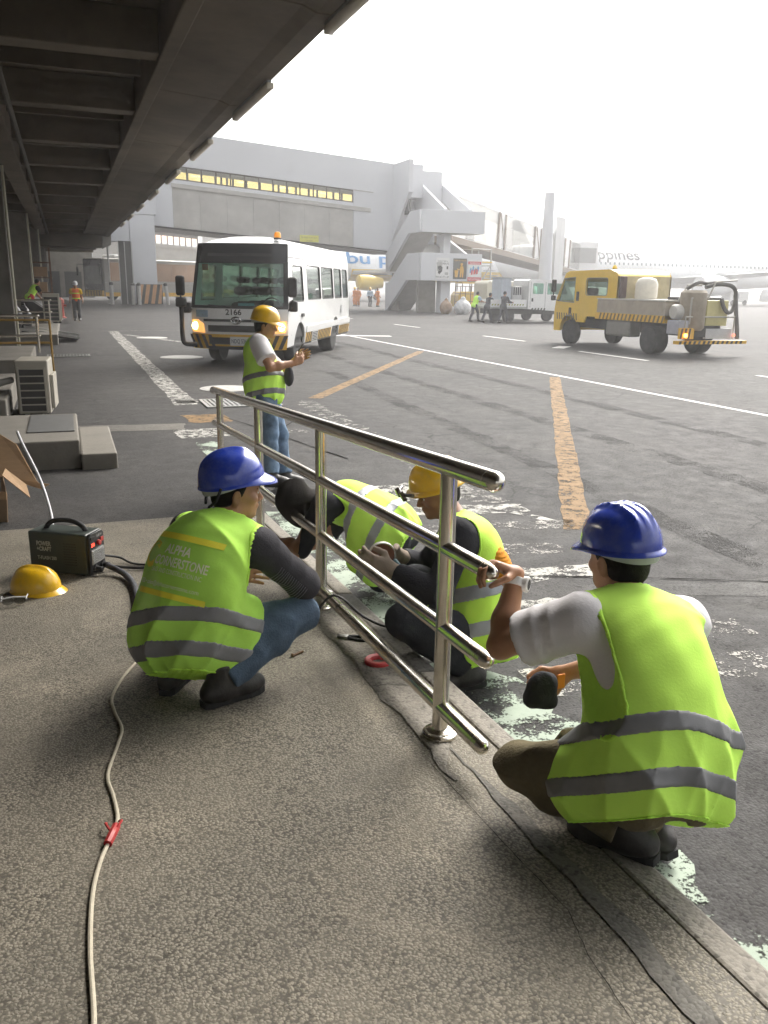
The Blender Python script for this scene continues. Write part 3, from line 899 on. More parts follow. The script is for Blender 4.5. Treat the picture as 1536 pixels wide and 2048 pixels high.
def head_field(fl, c, ax, s=1.0, ears=True):
    """head about 0.225 m tall; ax rows are right, forward, up"""
    P = lambda x, y, z: c + (ax[0] * x + ax[1] * y + ax[2] * z) * s
    fl.ell(P(0, -0.012, 0.03), V(0.075, 0.094, 0.085) * s, ax, 0.02)
    fl.ell(P(0, 0.028, -0.03), V(0.061, 0.060, 0.082) * s, ax, 0.03)
    fl.ell(P(0, 0.034, -0.075), V(0.050, 0.050, 0.038) * s, ax, 0.025)
    fl.ell(P(0, 0.068, -0.098), V(0.020, 0.017, 0.016) * s, ax, 0.02)
    for k in (-1, 1):
        fl.ell(P(0.044 * k, 0.058, -0.022), V(0.022, 0.022, 0.018) * s, ax, 0.02)
        fl.ell(P(0.047 * k, 0.012, -0.072), V(0.014, 0.034, 0.022) * s, ax, 0.025)
    fl.cap(P(-0.032, 0.078, 0.022), P(0.032, 0.078, 0.022), 0.013 * s, 0.013 * s, 0.016)
    for k in (-1, 1):
        fl.ell(P(0.031 * k, 0.094, 0.002), V(0.017, 0.013, 0.011) * s, ax, 0.010, sub=True)
        fl.ell(P(0.031 * k, 0.075, 0.001), V(0.0145, 0.012, 0.0115) * s, ax, 0.003)
    fl.cap(P(0, 0.086, 0.010), P(0, 0.106, -0.028), 0.0078 * s, 0.0125 * s, 0.009)
    for k in (-1, 1):
        fl.ell(P(0.0125 * k, 0.095, -0.033), V(0.0085, 0.010, 0.008) * s, ax, 0.006)
    fl.ell(P(0, 0.083, -0.057), V(0.026, 0.014, 0.010) * s, ax, 0.012)
    fl.ell(P(0, 0.0865, -0.0575), V(0.022, 0.010, 0.0055) * s, ax, 0.003)
    fl.ell(P(0, 0.0845, -0.0695), V(0.019, 0.010, 0.0065) * s, ax, 0.003)
    if ears:
        for k in (-1, 1):
            ea = ax_rows(ax[0] + 0.35 * k * ax[1] * -1, ax[1] + 0.35 * k * ax[0], ax[2] + 0.12 * ax[1] * -1)
            fl.ell(P(0.079 * k, -0.014, -0.012), V(0.0085, 0.020, 0.033) * s, ea, 0.008)
            fl.ell(P(0.087 * k, -0.011, -0.008), V(0.006, 0.011, 0.020) * s, ea, 0.005, sub=True)
    return P
class Rig: pass
def make_rig(pel, neck, fwd, head, hf, hu, hands, feet, s=1.0, hunch=0.06, sw=0.185, sh_fwd=0.02, bend=0.05):
    """hands: {'L': (wrist target, elbow pole)}; feet: {'L': (ankle, knee pole, toe direction, sole up)}"""
    r = Rig(); r.s = s
    pel, neck, head = [np.asarray(q, float) for q in (pel, neck, head)]
    up = nrm(neck - pel); right = nrm(np.cross(fwd, up)); fw = np.cross(up, right)
    r.pel, r.neck, r.up, r.right, r.fwd = pel, neck, up, right, fw
    mid = (pel + neck) / 2 - fw * bend
    r.spine = [pel, mid, neck]
    def sp(t):
        return (1 - t) ** 2 * pel + 2 * t * (1 - t) * (2 * mid - (pel + neck) / 2) + t * t * neck
    r.sp = sp
    def frame(t):
        d = nrm(sp(min(t + 0.02, 1.0)) - sp(max(t - 0.02, 0)))
        return ax_rows(right, np.cross(d, right), d)
    r.fr = frame
    r.head, r.hax = head, None
    hf = nrm(hf); hu = nrm(np.asarray(hu, float) - hf * (np.asarray(hu, float) @ hf)); r.hax = np.array([np.cross(hf, hu), hf, hu])
    ch = sp(0.88)
    r.sh = {'L': ch - right * sw * s + fw * sh_fwd, 'R': ch + right * sw * s + fw * sh_fwd}
    r.hip = {'L': pel - right * 0.088 * s - up * 0.02, 'R': pel + right * 0.088 * s - up * 0.02}
    r.el, r.wr, r.kn, r.an, r.toe, r.sole = {}, {}, {}, {}, {}, {}
    for k in 'LR':
        r.el[k], r.wr[k] = ik(r.sh[k], hands[k][0], 0.285 * s, 0.245 * s, hands[k][1])
        r.kn[k], r.an[k] = ik(r.hip[k], feet[k][0], 0.41 * s, 0.40 * s, feet[k][1])
        t = nrm(feet[k][2]); u = np.asarray(feet[k][3], float); u = nrm(u - t * (u @ t))
        r.toe[k], r.sole[k] = t, u
    return r
def torso_field(r, belly=0.0):
    s = r.s; f = Field()
    f.ell(r.sp(0.02), V(0.160, 0.112, 0.115) * s, r.fr(0.02), 0.05)
    f.ell(r.sp(0.30) + r.fwd * belly * 0.4, V(0.145, 0.108 + belly, 0.14) * s, r.fr(0.3), 0.06)
    f.ell(r.sp(0.62), V(0.163, 0.115 + belly * 0.3, 0.17) * s, r.fr(0.62), 0.06)
    f.ell(r.sp(0.80) - r.fwd * 0.012, V(0.165, 0.098, 0.11) * s, r.fr(0.8), 0.05)
    for k in 'LR':
        f.cap(r.sp(0.86), r.sh[k] * 0.92 + r.sp(0.86) * 0.08, 0.07 * s, 0.056 * s, 0.05)
        f.cap(r.sp(0.98), r.sh[k] * 0.75 + r.sp(0.9) * 0.25 + r.up * 0.005, 0.042 * s, 0.042 * s, 0.045)
        f.ell(r.hip[k] - r.fwd * 0.045 * s - r.up * 0.03, V(0.088, 0.088, 0.09) * s, r.fr(0.0), 0.05)
    return f
def arm_field(r, k, upto=1.0, add=0.0):
    s = r.s; f = Field()
    f.cap(r.sh[k], r.el[k], (0.054 + add) * s, (0.039 + add) * s, 0.045)
    f.ell(r.sh[k] * 0.52 + r.el[k] * 0.48 + r.fwd * 0.008, V(0.047, 0.047, 0.085) * s + add, ax_rows(*frame_from(r.el[k] - r.sh[k])), 0.03)
    if upto >= 1.0:
        m = r.el[k] * 0.65 + r.wr[k] * 0.35
        f.cap(r.el[k], m, (0.037 + add) * s, (0.043 + add) * s, 0.025)
        f.cap(m, r.wr[k], (0.042 + add) * s, (0.0265 + add) * s, 0.025)
    return f
def leg_field(r, k, add=0.0, hem=0.0):
    s = r.s; f = Field()
    f.cap(r.hip[k], r.kn[k], (0.088 + add) * s, (0.058 + add) * s, 0.05)
    m = r.kn[k] * 0.68 + r.an[k] * 0.32
    back = nrm((r.hip[k] + r.an[k]) / 2 - r.kn[k])
    f.cap(r.kn[k], m + back * 0.012, (0.054 + add) * s, (0.056 + add) * s, 0.03)
    f.cap(m + back * 0.012, r.an[k], (0.056 + add) * s, (0.038 + add + hem) * s, 0.03)
    return f
def foot_field(r, k, add=0.0):
    s = r.s; f = Field(); A = r.an[k]; t = r.toe[k]; u = r.sole[k]
    f.cap(A + u * 0.06, A - u * 0.03, (0.042 + add) * s, (0.046 + add) * s, 0.02)
    f.cap(A - t * 0.045 * s - u * 0.045 * s, A + t * 0.03 * s - u * 0.05 * s, (0.036 + add) * s, (0.036 + add) * s, 0.03)
    f.cap(A + t * 0.01 * s - u * 0.025 * s, A + t * 0.115 * s - u * 0.055 * s, (0.044 + add) * s, (0.036 + add) * s, 0.03)
    f.cap(A + t * 0.105 * s - u * 0.056 * s, A + t * 0.16 * s - u * 0.06 * s, (0.042 + add) * s, (0.031 + add) * s, 0.03)
    return f
def plane_cut(P, c, n):
    """positive on the side n points to"""
    return ((P - np.asarray(c, np.float32)) @ nrm(n).astype(np.float32))
def seg_dist(P, a, b):
    a = np.asarray(a, np.float32); b = np.asarray(b, np.float32)
    ba = b - a; pa = P - a
    h = np.clip(pa @ ba / (ba @ ba), 0, 1)
    w = pa - h[:, None] * ba
    return np.sqrt(np.einsum('ij,ij->i', w, w))
def make_body(root, r, skin, h, hands, belly=0.0, ears=True, gloves=None):
    """the whole figure under its clothes, one continuous mesh; hands: {'L': dict(d=, n=, side=, curl=)}"""
    f = torso_field(r, belly)
    P = head_field(f, r.head, r.hax, r.s, ears)
    f.cap(r.sp(0.97), P(0, -0.022, -0.055), 0.062 * r.s, 0.052 * r.s, 0.035)
    for k in 'LR':
        f = f.merged(arm_field(r, k), leg_field(r, k), foot_field(r, k))
        build_hand(f, r.wr[k], s=r.s * 1.02, **hands[k])
    fn = lambda Q, full: f(Q, 0.0, full)
    lo, hi = f.bounds(0.03)
    b = sdf_obj('body', fn, lo, hi, h, skin, root, it=1)
    return f, P, b
def face_bits(root, P, ax, s, eyes=True):
    for k in (-1, 1):
        if eyes:
            e = MB().lathe([(0.0001, -0.0122)] + [(0.0122 * math.cos(a), 0.0122 * math.sin(a)) for a in np.linspace(-1.4, 1.4, 9)] + [(0.0001, 0.0122)], n=12)
            e.v = [tuple(P(0.031 * k + v[0], 0.0765 + v[1], 0.002 + v[2] * 0.62)) for v in e.v]
            eo = e.build('eye', EYEW, root, smooth=True)
            i = MB().lathe([(0.0001, -0.0052)] + [(0.0052 * math.cos(a), 0.0052 * math.sin(a)) for a in np.linspace(-1.3, 1.3, 7)] + [(0.0001, 0.0052)], n=10)
            i.v = [tuple(P(0.031 * k + v[0], 0.0858 + v[1] * 0.6, 0.002 + v[2])) for v in i.v]
            i.build('iris', EYEB, eo, smooth=True)
        b = MB().tube([P(k * 0.014, 0.090, 0.019), P(k * 0.030, 0.089, 0.025), P(k * 0.046, 0.078, 0.021)], [0.0035, 0.0042, 0.002], 7)
        b.build('eyebrow', HAIR, root, smooth=True)
def hair_mesh(root, r, P, h=0.006, low=-0.062, m=None):
    f = Field(); ax = r.hax; s = r.s
    f.ell(P(0, -0.012, 0.03), V(0.081, 0.101, 0.092) * s, ax, 0.02)
    f.ell(P(0, -0.045, -0.03), V(0.066, 0.055, 0.055) * s, ax, 0.03)
    c = r.head.astype(np.float32)
    def fn(Q, full):
        l = (Q - c) @ ax.T.astype(np.float32) / s
        d = f(Q, 0.0, full)
        line = low + np.clip(l[:, 1] + 0.012, 0, 1) * 2.2 + 0.02 * np.clip(l[:, 1] + 0.02, 0, .02) / .02
        d = np.maximum(d, (line - l[:, 2]) * 0.45)
        return np.maximum(d, (l[:, 1] - 0.072) * s) + 0.0012 * np.sin(l[:, 0] * 900) * np.sin(l[:, 2] * 500)
    lo, hi = f.bounds(0.02)
    return sdf_obj('hair', fn, lo, hi, h, m or HAIR, root, it=1)
def hard_hat(root, r, m, style, lift=0.055, tilt=0.0, size=1.0, name='hard_hat'):
    """shell with brim, inner band and strap, set on the head; style: 'visor', 'ridged' or 'brim'"""
    ax = r.hax if r is not None else np.eye(3)
    c0 = (r.head if r is not None else np.zeros(3))
    if tilt:
        ct, st = math.cos(tilt), math.sin(tilt)
        ax = np.array([ax[0], ct * ax[1] + st * ax[2], ct * ax[2] - st * ax[1]])
    s = size
    o = c0 + ax[2] * lift
    W = lambda x, y, z: o + (ax[0] * x + ax[1] * (y - 0.008) + ax[2] * z) * s
    rx, ry, hz = 0.102, 0.124, 0.114
    nt, nf = 64, 18
    def shell(th, ph, off=0.0):
        cp, sp_ = math.cos(ph), math.sin(ph)
        cp = cp ** 0.82 if cp > 0 else 0
        x = (rx + off) * cp * math.cos(th); y = (ry + off) * cp * math.sin(th); z = (hz + off) * sp_ ** 0.95
        if style in ('ridged', 'visor'):
            e = math.exp(-(x / 0.013) ** 2) * 0.010 if style == 'visor' else (math.exp(-((abs(x) - 0.030) / 0.009) ** 2) * 0.011 + math.exp(-(x / 0.010) ** 2) * 0.006)
            fade = max(0.0, min(1.0, (z - 0.035) / 0.03)) * (1.0 if y < 0.07 else max(0, 1 - (y - 0.07) / 0.05))
            z += e * fade; y *= 1 + 0.25 * e * fade
        if style == 'brim':
            fl = max(0.0, (z - 0.085) / 0.04); z -= 0.012 * fl * fl
            z += 0.006 * math.exp(-(x / 0.03) ** 2) * max(0, min(1, (z - 0.03) / 0.05))
        return x, y, z
    b = MB(); vs, fs = [], []
    for i in range(nf + 1):
        ph = (PI / 2) * i / nf * 0.999
        for k in range(nt):
            vs.append(W(*shell(2 * PI * k / nt, ph)))
    for i in range(nf):
        for k in range(nt):
            k2 = (k + 1) % nt
            fs.append((i * nt + k, i * nt + k2, (i + 1) * nt + k2, (i + 1) * nt + k))
    fs.append(tuple(nf * nt + k for k in range(nt)))
    b.add(vs, fs)
    sh = b.build(name, m, root, smooth=50)
    # brim: ring of varying width, drooping outward
    vs, fs = [], []
    prof = ((0.0, 0.004), (0.35, -0.001), (0.75, -0.005), (1.0, -0.009), (1.0, -0.0125), (0.7, -0.010), (0.0, -0.006))
    for k in range(nt):
        th = 2 * PI * k / nt
        cs, sn = math.cos(th), math.sin(th)
        front = max(0.0, sn)
        if style == 'brim':
            w = 0.020
        elif style == 'ridged':
            w = 0.011 + 0.036 * front ** 3
        else:
            w = 0.006 + 0.040 * front ** 2.5
        for q, dz in prof:
            x = (rx - 0.001 + w * q) * cs; y = (ry - 0.001 + w * q) * sn
            vs.append(W(x, y, dz * (0.6 + w / 0.04) + (0.004 if style == 'brim' else 0.0) - 0.016 * front * front * q * (style != 'brim')))
    n = len(prof)
    for k in range(nt):
        k2 = (k + 1) % nt
        for q in range(n):
            q2 = (q + 1) % n
            fs.append((k * n + q, k2 * n + q, k2 * n + q2, k * n + q2))
    MB().add(vs, fs).build('brim', m, sh, smooth=50)
    # suspension band at the nape and an inner headband
    vs, fs = [], []
    nn = 40
    for k in range(nn):
        th = 2 * PI * k / nn
        back = max(0.0, -math.sin(th))
        for rr_, z in ((0.92, 0.0), (0.92, -0.012 - 0.022 * back), (0.895, -0.012 - 0.022 * back), (0.895, 0.0)):
            vs.append(W(rx * rr_ * math.cos(th), ry * rr_ * math.sin(th), z))
    for k in range(nn):
        k2 = (k + 1) % nn
        for q in range(4):
            fs.append((k * 4 + q, k2 * 4 + q, k2 * 4 + (q + 1) % 4, k * 4 + (q + 1) % 4))
    MB().add(vs, fs).build('headband', mat('grey_headband', (0.42, 0.43, 0.42), 0.6), sh)
    return sh, W
# ------------------------------------------------------------------ clothes
LIME = None
def cloth_mat(name, col, rough=0.85, var=0.12, weave=700, clear=0.0, bump=0.25, trans=0.0):
    """woven cloth; clear > 0 lets part of the view through its open mesh, trans lets light glow through"""
    if name in MATS: return MATS[name]
    m = mat(name, col, rough, var=var, vs=9, bump=bump, bs=130, spec=0.25)
    nt = m.node_tree; out = [n for n in nt.nodes if n.type == 'OUTPUT_MATERIAL'][0]; b = [n for n in nt.nodes if n.type == 'BSDF_PRINCIPLED'][0]
    sh = b.outputs[0]
    if trans:
        t = _n(nt, 'ShaderNodeBsdfTranslucent'); t.inputs[0].default_value = (*col, 1)
        mx = _n(nt, 'ShaderNodeMixShader'); mx.inputs[0].default_value = trans
        nt.links.new(sh, mx.inputs[1]); nt.links.new(t.outputs[0], mx.inputs[2]); sh = mx.outputs[0]
    if clear:
        t = _n(nt, 'ShaderNodeBsdfTransparent')
        mx = _n(nt, 'ShaderNodeMixShader'); mx.inputs[0].default_value = clear
        nt.links.new(sh, mx.inputs[1]); nt.links.new(t.outputs[0], mx.inputs[2]); sh = mx.outputs[0]
    nt.links.new(sh, out.inputs['Surface'])
    return m
LIME = cloth_mat('lime_vest_cloth', (0.62, 1.0, 0.14), 0.8, 0.06, bump=0.07)
LIME_MESH = cloth_mat('lime_open_mesh', (0.57, 1.0, 0.14), 0.8, 0.08, clear=0.22, bump=0.07)
TRIM = cloth_mat('lime_binding', (0.60, 1.0, 0.12), 0.7, 0.05)
REFL = mat('grey_reflective_tape', (0.20, 0.202, 0.21), 0.5, metal=0.0, var=0.10, vs=20, bump=0.05, bs=300)
REFL_L = mat('silver_reflective_tape', (0.36, 0.38, 0.41), 0.42, metal=0.1, var=0.08, vs=20, bump=0.05, bs=300)
DENIM = cloth_mat('faded_denim', (0.085, 0.125, 0.18), 0.9, 0.35, bump=0.35)
DENIM_L = cloth_mat('pale_denim', (0.125, 0.185, 0.27), 0.9, 0.5, bump=0.35)
TEE = cloth_mat('white_cotton', (0.72, 0.70, 0.72), 0.9, 0.03, bump=0.12)
CHAR = cloth_mat('charcoal_knit', (0.050, 0.048, 0.055), 0.9, 0.15)
NAVY = cloth_mat('near_black_cotton', (0.024, 0.024, 0.03), 0.9, 0.2)
BROWN = cloth_mat('khaki_twill', (0.135, 0.112, 0.066), 0.95, 0.25, bump=0.4)
SHOE = mat('black_leather', (0.022, 0.020, 0.019), 0.5, var=0.3, vs=18, bump=0.15, bs=90, dirt=0.3, dirtcol=(0.10, 0.09, 0.08), ds=9)
SOLE = mat('black_sole', (0.016, 0.016, 0.016), 0.8, var=0.2)
def garment(name, field, off, cuts, h, m, parent, amp=0.004, seed=0.0, freq=16.0, axis=(0.3, 0.2, 1.0), it=2, pad=0.05, extra=None):
    """shell of a field; cuts are functions of points that are positive outside the garment"""
    def fn(Q, full):
        d = field(Q, off, full)
        if amp and not full: d = d + amp * folds(Q, seed, freq, axis)
        if extra is not None: d = extra(Q, d)
        for c in cuts: d = np.maximum(d, c(Q))
        return d
    lo, hi = field.bounds(pad + max(off, 0))
    g_ = sample(fn, lo, hi, h)
    return sdf_obj(name, fn, lo, hi, h, m, parent, it, g_), fn, g_
def make_shoes(root, r, h=0.006, mt=None, lace=True, ks='LR'):
    for k in ks:
        f = foot_field(r, k, 0.010)
        A, u, t = r.an[k], r.sole[k], r.toe[k]
        bot = A - u * 0.078 * r.s
        o, fn, _ = garment('shoe', f, 0.0, [lambda Q: -plane_cut(Q, bot, u), lambda Q: plane_cut(Q, A + u * 0.075 * r.s, u)], h, mt or SHOE, root, amp=0.001, freq=60)
        lowq = A - u * 0.098 * r.s
        sd = nrm(np.cross(t, u))
        out = [(-0.085, 0.012), (-0.083, 0.026), (-0.062, 0.036), (-0.02, 0.038), (0.04, 0.040), (0.11, 0.049), (0.155, 0.045), (0.185, 0.030), (0.196, 0.008)]
        poly = out + [(a, -b_) for a, b_ in reversed(out)]
        sb = MB().prism(poly, lambda a, b_, w: A + t * a * r.s + sd * b_ * r.s - u * w * r.s, 0.072, 0.098)
        sb.build('sole', SOLE, o, bevel=0.005)
        if lace:
            for q in range(4):
                c = A + t * (0.045 + 0.018 * q) * r.s + u * (0.012 - 0.010 * q) * r.s
                MB().tube([c - sd * 0.020 * r.s, c + u * 0.010 * r.s, c + sd * 0.020 * r.s], 0.0028, 6).build('lace', mat('shoe_lace', (0.03, 0.03, 0.03), 0.8), o)
def make_trousers(root, r, m, h=0.008, seed=1.0, add=0.014, hem=0.016, amp=0.010, top=0.10, hem_up=0.02):
    f = Field()
    f.ell(r.sp(0.02), V(0.160, 0.115, 0.12) * r.s, r.fr(0.02), 0.05)
    f.ell(r.sp(0.18), V(0.150, 0.112, 0.12) * r.s, r.fr(0.18), 0.05)
    for k in 'LR':
        f.ell(r.hip[k] - r.fwd * 0.045 * r.s - r.up * 0.03, V(0.09, 0.09, 0.092) * r.s, r.fr(0.0), 0.05)
        f = f.merged(leg_field(r, k, add, hem))
    cuts = [lambda Q: np.where(seg_dist(Q, r.pel, r.neck) < 0.19, plane_cut(Q, r.pel + r.up * top * r.s, r.up), -1.0).astype(np.float32)]
    def hems(Q):
        d = np.full(len(Q), -1.0, np.float32)
        for k in 'LR':
            sd = nrm(r.an[k] - r.kn[k])
            near = seg_dist(Q, r.an[k] - sd * 0.02, r.an[k] + sd * 0.12) < 0.085
            v = plane_cut(Q, r.an[k] - sd * hem_up, sd)
            d = np.where(near, np.maximum(d, v), d)
        return d
    return garment('trousers', f, 0.006, cuts + [hems], h, m, root, amp=amp, seed=seed, freq=26, axis=r.up * 0.6 + r.fwd * 0.3 + r.right * 0.15)
def make_shirt(root, r, m, sleeves=(0.62, 0.62), h=0.008, off=0.010, seed=2.0, amp=0.004, belly=0.0, low=-0.10, sl_add=0.016, name='shirt', neck_r=0.062):
    """sleeves: share of the upper arm (up to 1) or 1..2 for along the forearm, left then right"""
    f = torso_field(r, belly)
    ends = []

    for k, sl in zip('LR', sleeves):
        a, e, w = r.sh[k], r.el[k], r.wr[k]
        if sl <= 1:
            f.cap(a, a + (e - a) * min(1, sl + 0.12), (0.058 + sl_add * 0.6) * r.s, (0.050 + sl_add * 1.5) * r.s, 0.05)
            ends.append((a + (e - a) * sl, nrm(e - a), a, e))
        else:
            f.cap(a, e, (0.058 + sl_add * 0.5) * r.s, (0.046 + sl_add * 0.7) * r.s, 0.05)
            q = e + (w - e) * (sl - 1)
            f.cap(e, q, (0.046 + sl_add * 0.7) * r.s, (0.032 + sl_add * 0.6) * r.s, 0.025)
            ends.append((q - nrm(w - e) * 0.004, nrm(w - e), e, q))
    nd = nrm(r.head - r.neck)
    cuts = [lambda Q: -plane_cut(Q, r.pel + r.up * low, r.up), lambda Q: plane_cut(Q, r.sp(1.0) + nd * 0.045 * r.s, nd)]
    for (c, n, a, e) in ends:
        def cut(Q, c=c, n=n):
            near = seg_dist(Q, c - n * 0.015, c + n * 0.14) < 0.135
            return np.where(near, plane_cut(Q, c, n), -1.0).astype(np.float32)
        cuts.append(cut)
    ax = r.up * 0.5 + r.right * 0.6 + r.fwd * 0.2
    o, fn, bd = garment(name, f, off, cuts, h, m, root, amp=amp, seed=seed, freq=24, axis=ax)
    return o, fn
def make_vest(root, r, m, h=0.007, off=0.024, seed=3.0, belly=0.0, low=-0.14, flare=None, bands=(0.10, 0.30), band_w=0.026, amp=0.006, band_m=None, arm_r=0.092, neck_r=0.078, coord=None, legs=0.0, freq=13, trim=True, arm_low={'L': 0.10, 'R': 0.10}, arm_back={'L': 0.0, 'R': 0.0}, hem=0.016):
    """sleeveless safety vest over the torso with reflective bands at the given spine coordinates (m above the pelvis)"""
    f = torso_field(r, belly)
    if legs:
        for k in 'LR':
            f.cap(r.hip[k], r.hip[k] + (r.kn[k] - r.hip[k]) * legs, 0.105 * r.s, 0.095 * r.s, 0.07)
    if flare: flare(f)
    P0 = r.pel.astype(np.float32); up = r.up.astype(np.float32)
    hgt = coord or (lambda Q: (Q - P0) @ up)
    nd = nrm(r.head - r.neck)
    cuts = [lambda Q: low - hgt(Q)]
    ar = arm_r if isinstance(arm_r, dict) else {'L': arm_r, 'R': arm_r}
    def arm_cut(k, sg):
        def f_(Q):
            out = r.right * sg
            a = r.sh[k] + out * 0.012 * r.s
            ed = nrm(r.el[k] - r.sh[k])
            d = ar[k] * r.s - seg_dist(Q, a + ed * 0.02 + r.up * 0.01, a + ed * 0.30 + out * 0.05)
            return np.maximum(d, (ar[k] - 0.012) * r.s - seg_dist(Q, a, a - r.up * arm_low[k] * r.s + out * 0.05 - r.fwd * arm_back[k]))
        return f_
    def neckhole(Q):
        return neck_r * r.s - seg_dist(Q, r.sp(0.99) + r.fwd * 0.02, r.sp(1.0) + nd * 0.25)
    cuts += [arm_cut('L', -1), arm_cut('R', 1), neckhole]
    fw32, rt32 = r.fwd.astype(np.float32), r.right.astype(np.float32)
    def pleats(Q, d):
        w = Q - P0; hq = w @ up
        th = np.arctan2(w @ rt32, -(w @ fw32))
        fall = np.clip((0.20 - hq) / 0.30, 0, 1)
        c_ = 1 - 2 * np.abs(np.sin(3.5 * th + seed + 1.3 * np.sin(7 * hq + seed) + 0.8 * np.sin(2 * th))) ** 0.65
        c2 = 1 - 2 * np.abs(np.sin(5.5 * th - 9 * hq + 2 * seed)) ** 0.7
        return d - (hem * fall * (0.65 * c_ + 0.35 * c2)).astype(np.float32)
    o, fn, (D, lo, hh) = garment('safety_vest', f, off, cuts, h, m, root, amp=amp, seed=seed, freq=freq, axis=r.right * 0.9 + r.up * 0.35, extra=lambda Q, d: pleats(Q, d))
    G = grid_pts(D, lo, hh); hv = hgt(G).reshape(D.shape)
    for b0 in bands:
        sdf_obj('reflective_band', None, None, None, h, band_m or REFL, o, 1, (np.maximum(D - 0.0035, np.abs(hv - b0) - band_w * r.s).astype(np.float32), lo, hh))
    if trim:
        for c in cuts:
            edge = c(G).reshape(D.shape)
            T = np.maximum(D - 0.003, -edge - (0.009 if c is not cuts[0] else 0.0035)).astype(np.float32)
            if (T < 0).any():
                sdf_obj('edge_binding', None, None, None, h, TRIM, o, 1, (T, lo, hh))
    return o, fn, hgt
def snap(fn, p, d, n=16):
    """march points p along directions d to the surface of fn"""
    p = np.atleast_2d(np.asarray(p, np.float32)); d = np.broadcast_to(np.asarray(d, np.float32), p.shape)
    d = d / np.linalg.norm(d, axis=1, keepdims=True)
    q = p.copy()
    for _ in range(n):
        q = q + d * (fn(q, True) * 0.8)[:, None]
    for _ in range(5):
        q = q + d * (np.clip(fn(q.astype(np.float32), False), -0.02, 0.02) * 0.8)[:, None]
    return q
# ------------------------------------------------------------------ the workers' poses
def at(x, y, d):
    """point at distance d along the view axis seen at photo pixel (x, y)"""
    return V(0, 0, CAM_H) + (F + R_ * (x - 768) / FPX - U_ * (y - 1024) / FPX) * d
def az(a, z=0.0):
    """unit vector at azimuth a degrees from +Y towards +X"""
    a = math.radians(a)
    return nrm(V(math.sin(a), math.cos(a), z))
Z = V(0, 0, 1)
# worker squatting at the left, seen from behind
zl = pz(3.1)
RL = make_rig(at(392, 1262, 3.28), at(450, 1052, 3.34), az(48), at(472, 983, 3.37), az(88, -0.06), (0, 0, 1),
              {'L': (at(470, 1150, 3.72), az(-70, -0.8)), 'R': (at(560, 1130, 3.62), az(110, -0.9))},
              {'L': (V(0.295, 3.16, zl + 0.095), az(25, 0.8), az(32), Z), 'R': (V(0.455, 2.955, zl + 0.105), az(72, 1.2), az(70), Z)}, s=0.98, bend=0.07, sh_fwd=0.04)
# worker squatting at the right, left hand on the rail
RR = make_rig(at(1305, 1545, 2.26), at(1250, 1210, 2.42), az(2), at(1237, 1118, 2.47), az(-6, -0.12), (0, 0, 1),
              {'L': (V(1.235, 2.095, 0.935), az(-125, -1.5)), 'R': (at(1128, 1345, 2.72), az(60, -0.8))},
              {'L': (at(1258, 1648, 2.29), az(-42, 1.1), az(-30, -0.12), (0, 0, 1)), 'R': (V(1.66, 1.86, 0.11), az(-50, 0.5), az(-8, -0.25), (0, 0, 1))}, s=0.94, bend=0.05, sh_fwd=0.0, sw=0.19)
# worker kneeling beyond the rail with the grinder
RM = make_rig(at(965, 1262, 3.86), at(914, 1048, 3.90), az(-70), at(876, 985, 3.92), az(-84, -0.30), (-0.05, 0, 1),
              {'L': (at(782, 1140, 3.72), az(175, -1.0)), 'R': (at(800, 1112, 4.08), az(-10, -1.0))},
              {'L': (V(1.60, 3.10, 0.10), az(-80, 0.9), az(-85, -0.1), Z), 'R': (V(1.78, 3.45, 0.10), az(-60, 0.9), az(-70, -0.1), Z)}, s=1.0, bend=0.05, sh_fwd=0.04)
# worker bent double behind him, arm stretched to the foot of the rail
RB = make_rig(at(775, 1075, 4.62), at(655, 1012, 4.72), az(-75, -1.2), at(592, 1003, 4.78), az(-95, -0.9), az(-70, 0.8),
              {'L': (at(548, 1083, 4.75), az(-170, -1.0)), 'R': (at(590, 1110, 5.1), az(0, -1.0))},
              {'L': (V(1.98, 4.15, 0.10), az(-60, -0.2), az(100, -0.3), Z), 'R': (V(2.05, 4.42, 0.10), az(-60, -0.2), az(100, -0.3), Z)}, s=0.97, bend=0.08, sh_fwd=0.02)
# standing man reading his phone
RS = make_rig(at(531, 780, 7.45), at(514, 684, 7.45), az(105), at(531, 652, 7.46), az(108, -0.12), (0, 0, 1),
              {'L': (at(592, 718, 7.62), az(100, -1.0)), 'R': (at(588, 726, 7.30), az(-160, -1.0))},
              {'L': (V(1.76, 7.20, 0.10), az(110, 0.05), az(100), Z), 'R': (V(1.60, 7.02, 0.10), az(110, 0.05), az(112), Z)}, s=0.95, bend=0.0, sh_fwd=0.02)
RR.kn['L'] = at(1040, 1530, 2.44)
RL.kn['R'] = at(602, 1226, 3.44)
# ------------------------------------------------------------------ the five workers
BLUEH = mat('blue_hat_shell', (0.022, 0.055, 0.42), 0.22, var=0.07, vs=20, coat=0.6, dirt=0.45, dirtcol=(0.12, 0.17, 0.42), ds=26)
YELLH = mat('yellow_hat_shell', (0.80, 0.47, 0.012), 0.3, var=0.05, vs=20, coat=0.4, dirt=0.45, dirtcol=(0.50, 0.33, 0.06), ds=26)
relax_hand = dict(curl=(0.35, 0.45, 0.3), spread=0.08, thumb=0.5)
def strap(parent, pts, w=0.007):
    MB().tube(pts, w, 6).build('chin_strap', NAVY, parent, smooth=True)

def child_fix(root):
    """parts are modelled in world space: cancel the empty's own offset"""
    for o in root.children:
        o.matrix_parent_inverse = Matrix.Translation(root.location).inverted()

